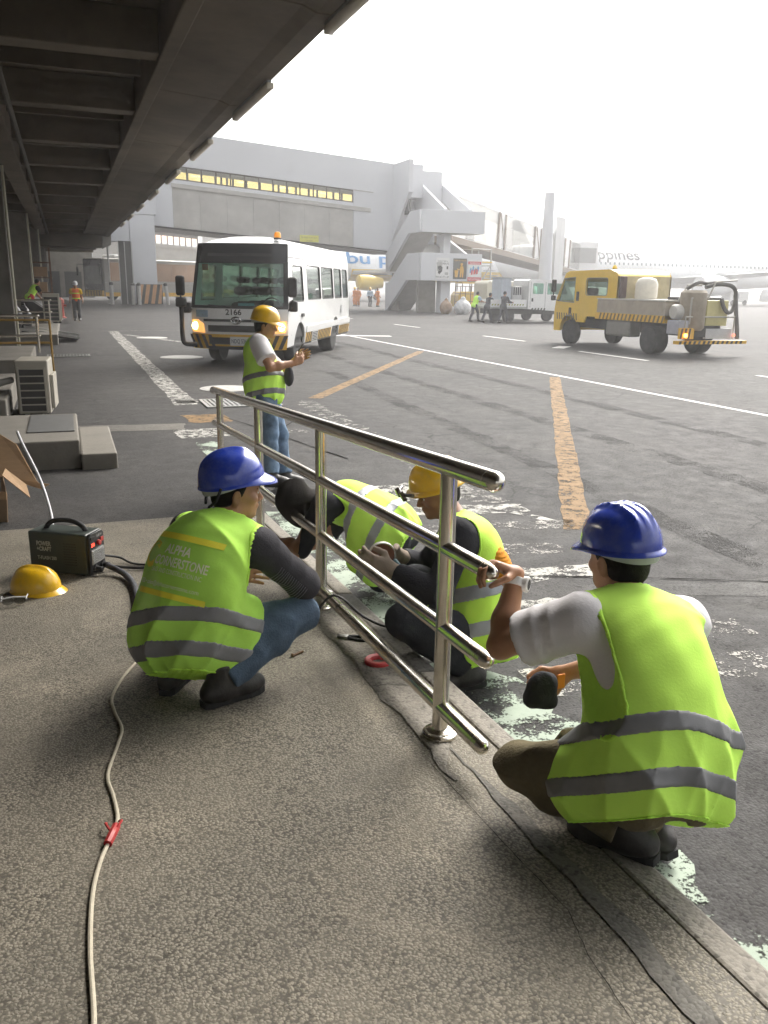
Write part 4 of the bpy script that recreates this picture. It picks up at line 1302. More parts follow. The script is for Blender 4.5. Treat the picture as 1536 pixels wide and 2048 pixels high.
# --- left worker
p = empty('person', (0.42, 3.08, pz(3.08)), 0, 'squatting worker in a blue hard hat and printed dark shirt, his back to us', 'person')
hd = {'L': dict(d=az(60, -0.2), n=az(150, -0.3), side=Z, **relax_hand), 'R': dict(d=az(-20, 0.2), n=az(-110, 0.0), side=Z, **relax_hand)}
bf, HP, _ = make_body(p, RL, SKINC, 0.0055, hd)
face_bits(p, HP, RL.hax, RL.s)
hair_mesh(p, RL, HP, low=-0.075)
hat, W = hard_hat(p, RL, BLUEH, 'visor', lift=0.052, tilt=0.20, size=1.10)
for k in (-1, 1):
    strap(hat, [W(0.095 * k, -0.06, 0.0), W(0.085 * k, -0.085, -0.045), W(0.03 * k, -0.105, -0.075)], 0.006)
make_shoes(p, RL)
make_trousers(p, RL, DENIM, seed=1.3)
shirt, sfn = make_shirt(p, RL, CHAR, (1.97, 1.97), seed=2.2, low=-0.16, amp=0.006)
def flareL(f):
    f.ell(RL.sp(0.36) - RL.fwd * 0.025, (0.198, 0.135, 0.24), RL.fr(0.36), 0.08)
    f.ell(RL.pel - RL.up * 0.015 - RL.fwd * 0.035 - RL.right * 0.035, (0.205, 0.17, 0.20), RL.fr(0), 0.08)
    f.ell(RL.pel + RL.up * 0.03 + RL.right * 0.155 + RL.fwd * 0.10, (0.08, 0.12, 0.15), RL.fr(0), 0.07)
_ul, _pl = nrm(RL.up - 0.30 * RL.right + 0.1 * RL.fwd).astype(np.float32), RL.pel.astype(np.float32)
vest, vfn, vh = make_vest(p, RL, LIME_MESH, seed=3.1, low=-0.175, flare=flareL, bands=(0.015, -0.105), band_w=0.028, amp=0.011, neck_r=0.092, coord=lambda Q: (Q - _pl) @ _ul)
both = lambda Q, full: np.minimum(vfn(Q, full), sfn(Q, full))
# lettering printed across the back of the shirt
bn = -RL.fwd
INK = mat('shirt_print', (0.86, 0.88, 0.62), 0.8, var=0.1)
INKY = mat('yellow_tape', (0.86, 0.80, 0.05), 0.7, var=0.06)
def on_back(u0, v0, off=0.003, fn=None):
    def f(a, b):
        a = np.atleast_1d(a).astype(np.float32); b = np.atleast_1d(b).astype(np.float32)
        base = RL.pel + RL.right * (u0 + a)[:, None] + RL.up * (v0 + b)[:, None]
        return snap(fn or both, base + bn * 0.45, -bn) + bn * off
    return f
text_on('print_line', 'ALPHA', 0.05, on_back(-0.055, 0.268), INK, shirt, bold=0.0014, width=0.115, vec=True)
text_on('print_line', 'CORNERSTONE', 0.05, on_back(-0.085, 0.220), INK, shirt, bold=0.001, width=0.222, vec=True)
text_on('print_line', 'LAND AND CONSTRUCTION INC', 0.026, on_back(-0.09, 0.190), INK, shirt, width=0.215, vec=True)
text_on('print_line', '4253 • sales@alphacornerstone.com', 0.024, on_back(-0.155, 0.140), INK, shirt, width=0.28, vec=True)
text_on('print_emblem', 'C', 0.13, on_back(-0.165, 0.205), INKY, shirt, bold=0.004, height=0.105, width=0.075, vec=True)
def tape(z0, z1, u0, u1, name, m, parent, fn, off):
    n_ = 26
    u = np.repeat(np.linspace(u0, u1, n_ + 1), 2); z = np.tile([z0, z1], n_ + 1)
    vs = on_back(0, 0, off, fn)(u, z)
    fs = [(2 * i - 2, 2 * i - 1, 2 * i + 1, 2 * i) for i in range(1, n_ + 1)]
    return MB().add(vs, fs).build(name, m, parent, smooth=True, fixn=False)
tape(0.325, 0.350, -0.15, 0.155, 'yellow_tape', INKY, shirt, both, 0.003)
tape(0.102, 0.124, -0.15, 0.15, 'yellow_tape', INKY, shirt, both, 0.003)
# pale diagonal stripes on the sleeve
strp = mat('sleeve_stripe', (0.20, 0.19, 0.23), 0.9)
e_, s_ = RL.el['R'], RL.sh['R']
ad = nrm(e_ - s_)
for i in range(15):
    c = s_ + ad * (0.10 + 0.0115 * i)
    sd = nrm(np.cross(ad, -F)); outv = nrm(np.cross(sd, ad)); outv = outv if outv @ F < 0 else -outv
    pts = []
    for q in np.linspace(-0.1, 1.35, 7):
        dirv = nrm(outv * math.cos(q) + sd * math.sin(q))
        pts.append(snap(sfn, c + ad * 0.02 * q + dirv * 0.2, -dirv)[0] + dirv * 0.001)
    MB().tube(pts, 0.0014, 5).build('sleeve_stripe', strp, shirt)
child_fix(p)

# --- right worker
p = empty('person', (1.36, 1.62, pz(1.62)), 0, 'squatting worker in a blue hard hat and white tee holding the rail end', 'person')
hd = {'L': dict(d=V(-0.86, 0.18, 0.42), n=V(-0.25, 0, -1.0), side=V(0.15, -1, 0.1), curl=((0.75, 0.95, 0.6), (0.8, 0.95, 0.6), (0.85, 1.0, 0.6), (0.9, 1.0, 0.6)), spread=0.05, thumb=0.9),
      'R': dict(d=az(-62, -1.3), n=az(-150, 0.2), side=az(-20), curl=(0.9, 1.0, 0.6), thumb=0.6)}
bf, HP, _ = make_body(p, RR, SKINC, 0.005, hd)
face_bits(p, HP, RR.hax, RR.s, eyes=False)
hair_mesh(p, RR, HP, low=-0.085)
hat, W = hard_hat(p, RR, BLUEH, 'ridged', lift=0.046, tilt=0.02, size=1.06)
make_shoes(p, RR)
make_trousers(p, RR, BROWN, seed=4.0, add=0.02, hem=0.018)
make_shirt(p, RR, TEE, (0.68, 0.68), seed=5.1, sl_add=0.022, amp=0.007, low=-0.1)
def flareR(f):
    f.ell(RR.sp(0.40) - RR.fwd * 0.01, (0.168, 0.125, 0.22), RR.fr(0.4), 0.08)
    f.ell(RR.pel + RR.up * 0.01 - RR.fwd * 0.02, (0.20, 0.15, 0.19), RR.fr(0), 0.09)
    f.ell(RR.pel + RR.up * 0.09 + RR.right * 0.195 - RR.fwd * 0.0, (0.055, 0.09, 0.10), RR.fr(0), 0.07)
    f.ell(RR.pel - RR.up * 0.01 - RR.right * 0.155 + RR.fwd * 0.11, (0.085, 0.10, 0.12), RR.fr(0), 0.06)
vest, vfn, vh = make_vest(p, RR, LIME, seed=6.4, low=-0.125, flare=flareR, bands=(0.10, -0.035), band_w=0.027, amp=0.012, arm_r={'L': 0.10, 'R': 0.066}, arm_low={'L': 0.27, 'R': 0.05}, arm_back={'L': 0.09, 'R': 0.0}, neck_r=0.088, coord=lambda Q: (Q - RR.pel.astype(np.float32)) @ nrm(RR.up + 0.10 * RR.right).astype(np.float32) + 0.012 * np.sin(Q @ RR.right.astype(np.float32) * 14.0))
# wrist watch
wd = nrm(RR.wr['L'] - RR.el['L']); wc = RR.wr['L'] - wd * 0.028
WRES = mat('white_resin', (0.72, 0.71, 0.68), 0.35, var=0.03)
sx, ux, _ = frame_from(wd)
wat = MB().tube([wc - wd * 0.013, wc - wd * 0.011, wc + wd * 0.011, wc + wd * 0.013], [0.0345, 0.037, 0.037, 0.0345], 20).build('watch', WRES, p, smooth=True)
face_d = nrm(V(0.80, -0.55, 0.30) - wd * (V(0.80, -0.55, 0.30) @ wd))
MB().tube([wc + face_d * 0.030, wc + face_d * 0.043, wc + face_d * 0.046], [0.024, 0.025, 0.022], 20).build('case', WRES, wat, smooth=True)
MB().tube([wc + face_d * 0.0455, wc + face_d * 0.0472], 0.0165, 20).build('dial', mat('watch_dial', (0.06, 0.06, 0.06), 0.15, var=0.3, vs=200), wat)
child_fix(p)

# --- kneeling worker with the grinder
p = empty('person', (1.7, 3.2, 0), 0, 'kneeling worker in a wide-brimmed yellow hard hat using an angle grinder', 'person')
GLOVE = cloth_mat('grey_knit_glove', (0.26, 0.21, 0.17), 0.95, 0.2)
hd = {'L': dict(d=az(-75, 0.35), n=az(15, -0.2), side=V(-0.2, 0, 1), curl=(0.5, 0.6, 0.4), thumb=0.7), 'R': dict(d=az(-110, 0.1), n=az(-190, 0.1), side=V(-0.2, 0, 1), curl=(0.7, 0.8, 0.5), thumb=0.7)}
bf, HP, _ = make_body(p, RM, SKIND, 0.006, hd)
face_bits(p, HP, RM.hax, RM.s)
hair_mesh(p, RM, HP, low=-0.06)
hat, W = hard_hat(p, RM, YELLH, 'brim', lift=0.046, tilt=-0.02, size=1.10)
# goggles pushed up on the brim
GOG = mat('goggle_frame', (0.05, 0.035, 0.03), 0.3, var=0.2)
gg = MB().tube([W(-0.085, 0.135, 0.012), W(-0.05, 0.158, 0.014), W(0, 0.168, 0.014), W(0.05, 0.158, 0.014), W(0.085, 0.135, 0.012)], 0.009, 8).build('goggles', GOG, p, smooth=True)
for k in (-1, 1):
    MB().tube([W(0.036 * k, 0.160, 0.008), W(0.036 * k, 0.176, 0.006)], [0.026, 0.022], 14).build('lens', mat('goggle_lens', (0.08, 0.06, 0.05), 0.08, var=0), gg)
# goatee
f_ = Field(); f_.ell(HP(0, 0.070, -0.100), (0.022, 0.017, 0.013), RM.hax, 0.01)
sdf_obj('beard', lambda Q, full: f_(Q, 0.0, full), *f_.bounds(0.02), 0.005, HAIR, p, 1)
make_shoes(p, RM, h=0.007)
make_trousers(p, RM, cloth_mat('dark_work_trousers', (0.028, 0.030, 0.036), 0.9, 0.2), seed=7.2, h=0.009)
make_shirt(p, RM, NAVY, (1.9, 1.9), seed=8.3, h=0.0085, amp=0.010)
def flareM(f):
    f.ell(RM.pel + RM.up * 0.03, (0.20, 0.16, 0.20), RM.fr(0), 0.08)
vest, vfn, vh = make_vest(p, RM, cloth_mat('yellow_lime_cloth', (0.62, 1.0, 0.11), 0.7, 0.08, bump=0.07), h=0.008, seed=9.0, low=-0.14, flare=flareM, bands=(0.19, 0.03), band_w=0.033, band_m=REFL_L, amp=0.006)
# orange ribbed side seen through the armhole
tapef = RM.sp(0.55) - RM.right * 0.10 - RM.fwd * 0.10
f2 = Field(); f2.ell(RM.sp(0.50) - RM.right * 0.085 - RM.fwd * 0.075, (0.085, 0.06, 0.12), RM.fr(0.5), 0.02)
sdf_obj('orange_side_panel', lambda Q, full: f2(Q, 0.008, full) + 0.0025 * np.sin(Q[:, 2] * 420), *f2.bounds(0.03), 0.006, cloth_mat('orange_rib', (0.62, 0.25, 0.02), 0.85), p, 1)
# loose front panel of the vest
fp = MB(); vs, fs = [], []
q0 = at(905, 1075, 3.78); q1 = at(876, 1205, 3.62)
for i in range(10):
    t_ = i / 9
    c = q0 * (1 - t_) + q1 * t_ + V(0, 0, -0.02 * math.sin(t_ * 3))
    for w_ in (-1, 0, 1):
        vs.append(c + RM.fwd * 0.045 * w_ * (0.6 + 0.5 * t_) - RM.right * (0.03 + 0.008 * math.sin(5 * t_ + w_)))
    if i:
        for w_ in (0, 1):
            a_ = 3 * i + w_; fs.append((a_ - 3, a_ - 2, a_ + 1, a_))
o = fp.add(vs, fs).build('front_panel', MATS['yellow_lime_cloth'], vest, smooth=True, fixn=False)
md = o.modifiers.new('thick', 'SOLIDIFY'); md.thickness = 0.004
for k in 'LR':
    fg = Field(); build_hand(fg, RM.wr[k], s=RM.s * 1.02, rr=1.12, **hd[k]); dirw = nrm(RM.el[k] - RM.wr[k])
    fg.cap(RM.wr[k], RM.wr[k] + dirw * 0.05, 0.034, 0.038, 0.02)
    sdf_obj('glove', lambda Q, full: fg(Q, 0.002, full), *fg.bounds(0.03), 0.006, GLOVE, p, 1)
child_fix(p)

# --- worker bent double
p = empty('person', (1.8, 4.3, 0), 0, 'worker in a dark hood bent double over the pavement edge, arm stretched left', 'person')
hd = {'L': dict(d=az(-75, -0.25), n=az(-165, -0.6), side=az(-10, 0.2), **relax_hand), 'R': dict(d=az(-80, -0.4), n=az(0, -0.8), side=Z, **relax_hand)}
bf, HP, _ = make_body(p, RB, SKIND, 0.0075, hd)
HOOD = cloth_mat('black_hood_cloth', (0.022, 0.019, 0.018), 0.95, 0.2)
f3 = Field(); f3.ell(HP(0, -0.006, 0.022), (0.097, 0.116, 0.112), RB.hax, 0.03)
f3.cap(HP(0, -0.02, -0.06), RB.neck - RB.up * 0.03, 0.075, 0.098, 0.06)
f3.ell(HP(0, 0.04, -0.07), (0.07, 0.075, 0.09), RB.hax, 0.05)
garment('hood', f3, 0.0, [], 0.008, HOOD, p, amp=0.014, seed=4.4, freq=24)
make_shoes(p, RB, h=0.009, lace=False)
make_trousers(p, RB, MATS['dark_work_trousers'], seed=2.2, h=0.010)
shirtB, sB = make_shirt(p, RB, NAVY, (1.95, 1.95), seed=1.3, h=0.009, amp=0.006)
f4 = Field(); f4.cap(RB.sp(0.93) - RB.fwd * 0.075 - RB.right * 0.05, RB.sp(0.78) - RB.fwd * 0.085 + RB.right * 0.06, 0.055, 0.05, 0.03)
garment('collar', f4, 0.012, [], 0.009, cloth_mat('grey_blue_cotton', (0.14, 0.165, 0.20), 0.9), p, amp=0.004)
def flareB(f):
    f.ell(RB.pel + RB.up * 0.02 - RB.fwd * 0.02, (0.19, 0.17, 0.17), RB.fr(0), 0.09)
    f.cap(RB.sp(0.35) - RB.right * 0.13, RB.sp(0.35) - RB.right * 0.13 + V(-0.05, 0, -0.27), 0.055, 0.045, 0.09)
    f.cap(RB.sp(0.1) - RB.right * 0.13, RB.sp(0.1) - RB.right * 0.12 + V(-0.02, 0, -0.27), 0.06, 0.05, 0.09)
vest, vfn, vh = make_vest(p, RB, LIME, h=0.008, seed=7.7, low=-0.13, flare=flareB, bands=(0.20, 0.02), band_w=0.028, band_m=REFL_L, amp=0.012)
child_fix(p)

# --- standing man
p = empty('person', (1.68, 7.1, 0), 0, 'standing man in jeans, yellow hard hat and lime vest looking at a phone', 'person')
hd = {'L': dict(d=az(80, 0.35), n=az(200, 0.25), side=V(0, 0.3, 1), curl=(0.6, 0.7, 0.4), thumb=0.7), 'R': dict(d=az(75, 0.35), n=az(-5, 0.1), side=V(0, -0.3, 1), curl=(0.6, 0.7, 0.4), thumb=0.7)}
bf, HP, _ = make_body(p, RS, SKINC, 0.0075, hd, belly=0.03)
face_bits(p, HP, RS.hax, RS.s)
hair_mesh(p, RS, HP, low=-0.07, h=0.008)
hat, W = hard_hat(p, RS, YELLH, 'visor', lift=0.048, tilt=-0.05, size=1.08)
make_shoes(p, RS, h=0.009)
make_trousers(p, RS, DENIM_L, seed=3.3, h=0.010, add=0.016, hem=0.02, amp=0.009)
make_shirt(p, RS, TEE, (0.72, 0.72), seed=2.9, h=0.009, sl_add=0.026, belly=0.03)
def flareS(f):
    f.ell(RS.pel + RS.up * 0.03, (0.185, 0.165, 0.20), RS.fr(0), 0.08)
make_vest(p, RS, LIME, h=0.009, seed=1.9, low=-0.14, flare=flareS, bands=(0.11, -0.045), band_w=0.028, amp=0.006, belly=0.03, arm_r=0.095)
# dark sling bag on his arm
fb = Field(); c_ = at(578, 752, 7.40)
fb.ell(c_, (0.045, 0.06, 0.095), None, 0.02)
garment('arm_sleeve', fb, 0.0, [], 0.009, CHAR, p, amp=0.004)
child_fix(p)
ph = empty('phone', tuple(at(602, 690, 7.45)), 0, 'dark smartphone held up by the standing man in jeans', 'phone')
axp = ax_rows(az(15), az(105, 0.55), np.cross(az(15), nrm(az(105, 0.55))))
hw = at(598, 700, 7.45) - at(602, 690, 7.45)
MB().obox(hw, (0.078, 0.010, 0.155), (az(15), nrm(V(*(az(105) * 0.8)) + V(0, 0, -0.55)), nrm(V(*(az(105) * 0.55)) + V(0, 0, 0.8)))).build('case', mat('phone_case', (0.03, 0.022, 0.02), 0.35), ph, bevel=0.006)
# ------------------------------------------------------------------ stainless railing along the ramp
RX, RSL = 1.14, 0.066
def rz(y, h):
    """height of a rail that stands h above the foot of the near post"""
    return pz(2.4) + h - RSL * (y - 2.4)
rail = empty('railing', (RX, 2.4, pz(2.4)), 0, 'new stainless steel railing of four posts and four sloping rails', 'railing')
RH = ((0.985, 0.032), (0.705, 0.027), (0.415, 0.027), (0.115, 0.027))
def L3(x, y, z):
    return (x - RX, y - 2.4, z - pz(2.4))
for i, (h, rr) in enumerate(RH):
    y0, y1 = 2.06, (7.2 if i < 2 else 7.05)
    prof = [(y0 - 0.004, 0.25), (y0 + 0.003, 0.62), (y0 + 0.014, 0.9), (y0 + 0.03, 1.0), (y1 - 0.03, 1.0), (y1 - 0.012, 0.9), (y1, 0.5)]
    # solid end balls
    pts = [L3(RX, y, rz(y, h)) for y, _ in prof]
    MB().tube(pts, [rr * q for _, q in prof], 28).build('top_rail' if i == 0 else 'rail', STEEL, rail, smooth=60)
    for ye in (y0 + 0.055,):
        MB().tube([L3(RX, ye - 0.0012, rz(ye, h)), L3(RX, ye + 0.0012, rz(ye, h))], rr * 1.012, 28).build('weld_bead', mat('weld_bead', (0.35, 0.30, 0.24), 0.4, metal=1.0), rail)
for py in (2.40, 3.90, 5.37, 6.88):
    zb = max(pz(py), 0.0)
    MB().cyl(L3(RX, py, zb + 0.004), L3(RX, py, rz(py, RH[0][0]) - 0.01), 0.0285, 24).build('post', STEEL, rail, smooth=60)
    up = 0.075 if abs(py - 3.9) < 0.1 else 0.0
    c = L3(RX, py, zb)
    MB().lathe([(0.058, 0.001), (0.062, 0.004), (0.062, 0.016), (0.056, 0.021), (0.050, 0.022), (0.048, 0.027), (0.040, 0.030), (0.033, 0.034)], c, 32).build('base_flange', STEEL, rail, smooth=45)
    if up:
        MB().lathe([(0.030, 0.0), (0.056, 0.002), (0.058, 0.014), (0.044, 0.020), (0.031, 0.024)], (c[0], c[1], c[2] + up), 32).build('cover_cup', STEEL, rail, smooth=45)

# ------------------------------------------------------------------ tools and loose things on the pavement
def tube_obj(name, pts, r, m, parent=None, n=8, dens=6):
    """smooth tube through points (Catmull-Rom)"""
    P_ = [np.asarray(q, float) for q in pts]; out = []
    for i in range(len(P_) - 1):
        a, b, c, d = P_[max(i - 1, 0)], P_[i], P_[i + 1], P_[min(i + 2, len(P_) - 1)]
        for k in range(dens):
            t = k / dens
            out.append(0.5 * ((2 * b) + (c - a) * t + (2 * a - 5 * b + 4 * c - d) * t * t + (3 * b - a - 3 * c + d) * t ** 3))
    out.append(P_[-1])
    return MB().tube(out, r, n).build(name, m, parent, smooth=True)
def onp(x, y, dz=0.0):
    return (x, y, pz(y) + dz)
CORDM = mat('beige_cord', (0.50, 0.45, 0.35), 0.8, var=0.15, vs=60, bump=0.2, bs=300)
cord = empty('power_cord', onp(0, 2.1), 0, 'long beige cord snaking over the pavement, joined with red tape', 'cord')
cp = [(-0.075, 1.36), (-0.06, 1.50), (-0.062, 1.72), (-0.052, 1.92), (-0.028, 2.06), (0.005, 2.17), (0.028, 2.26), (0.022, 2.40), (0.012, 2.53), (0.052, 2.72), (0.075, 2.85), (0.058, 3.0), (0.055, 3.14), (0.105, 3.32), (0.165, 3.46), (0.24, 3.6)]
sub = lambda q: tuple(np.asarray(q) - np.asarray(onp(0, 2.1)))
tube_obj('cord', [sub(onp(x, y, 0.006)) for x, y in cp], 0.0062, CORDM, cord)
tube_obj('tape_joint', [sub(onp(-0.005, 2.135, 0.009)), sub(onp(0.010, 2.17, 0.014)), sub(onp(0.022, 2.215, 0.009))], 0.013, mat('red_tape', (0.42, 0.03, 0.03), 0.4, var=0.2), cord)
for sx_ in (-1, 1):
    tube_obj('tape_end', [sub(onp(0.012 + 0.006 * sx_, 2.185, 0.016)), sub(onp(0.016 + 0.022 * sx_, 2.215, 0.024)), sub(onp(0.014 + 0.018 * sx_, 2.235, 0.012))], 0.004, mat('red_tape', (0.42, 0.03, 0.03), 0.4), cord, 6, 4)
# welding inverter
WG = mat('grey_green_enamel', (0.050, 0.062, 0.055), 0.45, var=0.08, bump=0.05, bs=200)
wx, wy = -0.10, 5.12
wel = empty('welding_machine', (wx, wy, pz(wy)), math.radians(-32), 'dark grey-green portable welding machine with red digits lit', 'welding machine')
Lw, Ww, Hw = 0.40, 0.17, 0.265       # along local x, y, z
MB().box((-Lw / 2, -Ww / 2, 0.012), (Lw / 2 - 0.02, Ww / 2, Hw)).build('case', WG, wel, bevel=0.012, bseg=3)
PAN = mat('black_panel', (0.025, 0.026, 0.027), 0.35, var=0.1)
fpn = MB().prism([(-Ww / 2 + 0.002, 0.014), (Ww / 2 - 0.002, 0.014), (Ww / 2 - 0.002, Hw - 0.02), (Ww / 2 - 0.02, Hw - 0.002), (-Ww / 2 + 0.02, Hw - 0.002), (-Ww / 2 + 0.002, Hw - 0.02)], lambda u, v, t: (t, u, v), Lw / 2 - 0.0195, Lw / 2).build('front_panel', PAN, wel, bevel=0.006)
for fy in (-0.06, 0.06):
    for fx in (-0.15, 0.14):
        MB().cyl((fx, fy, 0.0), (fx, fy, 0.0118), 0.014, 12).build('foot', BLACK, wel)
SLV = mat('silver_grille', (0.35, 0.35, 0.34), 0.4, metal=0.6)
gr = MB().box((Lw / 2 + 0.0005, -0.068, 0.075), (Lw / 2 + 0.004, 0.068, 0.165)).build('vent_plate', SLV, wel)
for i in range(7):
    MB().box((Lw / 2 + 0.0045, -0.064, 0.080 + i * 0.012), (Lw / 2 + 0.010, 0.064, 0.086 + i * 0.012)).build('vent_slat', SLV, gr)
REDL = mat('red_digits', (0.5, 0.02, 0.01), 0.4, var=0, emit=(1.0, 0.06, 0.03), es=2.2)
MB().box((Lw / 2 + 0.0005, -0.072, 0.182), (Lw / 2 + 0.003, -0.028, 0.210)).build('display_window', HAZB, wel)
text_on('display_digits', '206', 0.03, lambda a, b: (Lw / 2 + 0.0042, -0.068 + a, 0.186 + b), REDL, wel, bold=0.0006, width=0.036)
kn = MB().lathe([(0.017, 0.0), (0.016, 0.014), (0.010, 0.016)], (Lw / 2 + 0.001, 0.012, 0.196), 16, 'x').build('dial_knob', mat('red_knob', (0.5, 0.04, 0.03), 0.4), wel)
MB().cbox((Lw / 2 + 0.003, 0.055, 0.206), (0.006, 0.03, 0.024)).build('switch', mat('red_knob', (0.5, 0.04, 0.03), 0.4), wel)
MB().cbox((Lw / 2 + 0.003, -0.05, 0.236), (0.006, 0.036, 0.016)).build('switch', HAZB, wel)
LETT = mat('pale_lettering', (0.55, 0.56, 0.52), 0.6, var=0.05)
text_on('front_lettering', 'POWER CRAFT', 0.02, lambda a, b: (Lw / 2 + 0.0012, 0.0 + a, 0.232 + b), LETT, wel, width=0.06)
ysd = -Ww / 2 - 0.0008
text_on('side_lettering', 'POWER', 0.04, lambda a, b: (-0.145 + a, ysd, 0.180 + b), LETT, wel, bold=0.001, width=0.095)
text_on('side_lettering', '+CRAFT', 0.036, lambda a, b: (-0.145 + a, ysd, 0.148 + b), LETT, wel, bold=0.001, width=0.095)
text_on('side_lettering', 'T-FLASH 200', 0.03, lambda a, b: (-0.145 + a, ysd, 0.095 + b), LETT, wel, bold=0.0006, width=0.125)
for i in range(9):
    MB().box((0.03, ysd - 0.002, 0.07 + i * 0.016), (0.11, ysd + 0.0005, 0.075 + i * 0.016)).build('side_louvre', PAN, wel)
tube_obj('carry_handle', [(-0.13, 0, Hw - 0.004), (-0.10, 0, Hw + 0.035), (-0.04, 0, Hw + 0.055), (0.05, 0, Hw + 0.055), (0.11, 0, Hw + 0.03), (0.135, 0, Hw - 0.004)], 0.015, BLACK, wel, 12)
for yy in (-0.042, 0.042):
    MB().lathe([(0.024, 0.0), (0.024, 0.012), (0.017, 0.014), (0.017, 0.045), (0.012, 0.05)], (Lw / 2 + 0.001, yy, 0.046), 16, 'x').build('cable_socket', BLACK, wel, smooth=40)
# leads
def lead(name, label, pts, r, m, cat='cable'):
    base = np.asarray(pts[0], float)
    o = tube_obj(name, [np.asarray(q) - base for q in pts], r, m, None, 10)
    o.location = tuple(base)
    return tag(o, label, cat)
CABL = mat('black_cable', (0.016, 0.016, 0.017), 0.55, var=0.2)
lead('welding_cable', 'thick dark wrapped welding cable curving from the machine to the squatting worker', [onp(0.12, 4.98, 0.05), onp(0.20, 4.86, 0.028), onp(0.24, 4.66, 0.02), onp(0.245, 4.4, 0.022), onp(0.235, 4.15, 0.02), onp(0.28, 3.98, 0.02)], 0.018, mat('dusty_wrap', (0.055, 0.058, 0.068), 0.8, var=0.5, vs=25, bump=0.4, bs=60))
lead('welding_cable', 'thin black cable running straight right from the welding machine', [onp(0.06, 5.05, 0.045), onp(0.2, 5.02, 0.02), onp(0.34, 4.97, 0.012), onp(0.52, 4.94, 0.012), onp(0.7, 4.8, 0.012)], 0.009, CABL)
lead('earth_cable', 'thin black cable with a yellow plug looping behind the welding machine front', [onp(0.10, 5.20, 0.06), onp(0.20, 5.22, 0.03), onp(0.27, 5.12, 0.01), onp(0.38, 5.02, 0.01), onp(0.45, 4.85, 0.01)], 0.007, CABL)
lead('loop_cable', 'small loop of black cable on the pavement beside the lime vest hem', [onp(0.30, 3.88, 0.008), onp(0.20, 3.84, 0.008), onp(0.165, 3.79, 0.012), onp(0.20, 3.74, 0.008), onp(0.30, 3.76, 0.008)], 0.0065, CABL)
lead('grinder_cable', 'thin black cable running under the railing to the angle grinder', [onp(0.55, 3.55, 0.006), onp(0.80, 3.62, 0.008), (1.0, 3.66, pz(3.66) + 0.03), (1.12, 3.62, pz(3.62) + 0.16), (1.25, 3.55, 0.22), (1.36, 3.48, 0.18), (1.46, 3.50, 0.22), (1.50, 3.56, 0.42)], 0.0065, CABL)
lead('white_cable', 'white cable hanging over the torn cardboard to the welding machine', [(-0.40, 6.6, 0.70), (-0.36, 6.45, 0.62), (-0.26, 6.2, 0.42), (-0.20, 5.95, 0.22), (-0.20, 5.75, 0.12), (-0.19, 5.5, 0.18), (-0.17, 5.32, 0.28)], 0.011, mat('white_cable', (0.62, 0.62, 0.64), 0.45))
# yellow hard hat lying on the pavement
class _R: pass
rh = _R(); rh.head = np.zeros(3); rh.hax = np.array([az(118 + 90), az(118), Z])
hh = empty('spare_hard_hat', onp(-0.265, 4.74, 0.022), 0, 'yellow hard hat lying on the pavement beside the welding machine', 'hard hat')
hard_hat(hh, rh, YELLH, 'visor', lift=0.0, size=1.12, name='shell')
# clear safety glasses at the picture edge
sg = empty('safety_glasses', onp(-0.405, 4.52, 0.0), 0, 'safety glasses beside the yellow hard hat on the pavement', 'glasses')
gl_ = glass('clear_lens', (0.9, 0.92, 0.92), 0.8)
for k in (0, 1):
    MB().lathe([(0.028, 0.0), (0.030, 0.003), (0.026, 0.005)], (0.06 * k, 0, 0), 16, 'y', sy=0.75).build('lens', gl_, sg).location.z = 0.028
    tube_obj('temple', [(0.06 * k + (0.03 if k else -0.03), 0.0, 0.034), (0.06 * k + (0.035 if k else -0.035), 0.08, 0.03), (0.06 * k + (0.03 if k else -0.03), 0.12, 0.008)], 0.0035, WHITE, sg, 6)
MB().tube([(-0.032, 0, 0.045), (0.03, 0.002, 0.05), (0.092, 0, 0.045)], 0.004, 6).build('frame', WHITE, sg)
# red grinding-disc guard ring
ring = MB()
vs, fs = [], []
pr = [(0.030, 0.0), (0.060, 0.0), (0.062, 0.004), (0.062, 0.016), (0.057, 0.021), (0.036, 0.019), (0.031, 0.013)]
for k in range(40):
    t = 2 * PI * k / 40
    vs += [(r_ * math.cos(t), r_ * math.sin(t), z_) for r_, z_ in pr]
for k in range(40):
    for q in range(len(pr)):
        a_, b_ = k * len(pr), ((k + 1) % 40) * len(pr); q2 = (q + 1) % len(pr)
        fs.append((a_ + q, b_ + q, b_ + q2, a_ + q2))
o = ring.add(vs, fs).build('red_ring', mat('red_plastic', (0.55, 0.035, 0.04), 0.4, var=0.1, dirt=0.3), None, smooth=40)
o.location = onp(1.165, 3.10, 0.001)
o.rotation_euler = (-math.atan(PS), 0, 0)
tag(o, 'flat red plastic ring lying on the pavement under the rail', 'ring')
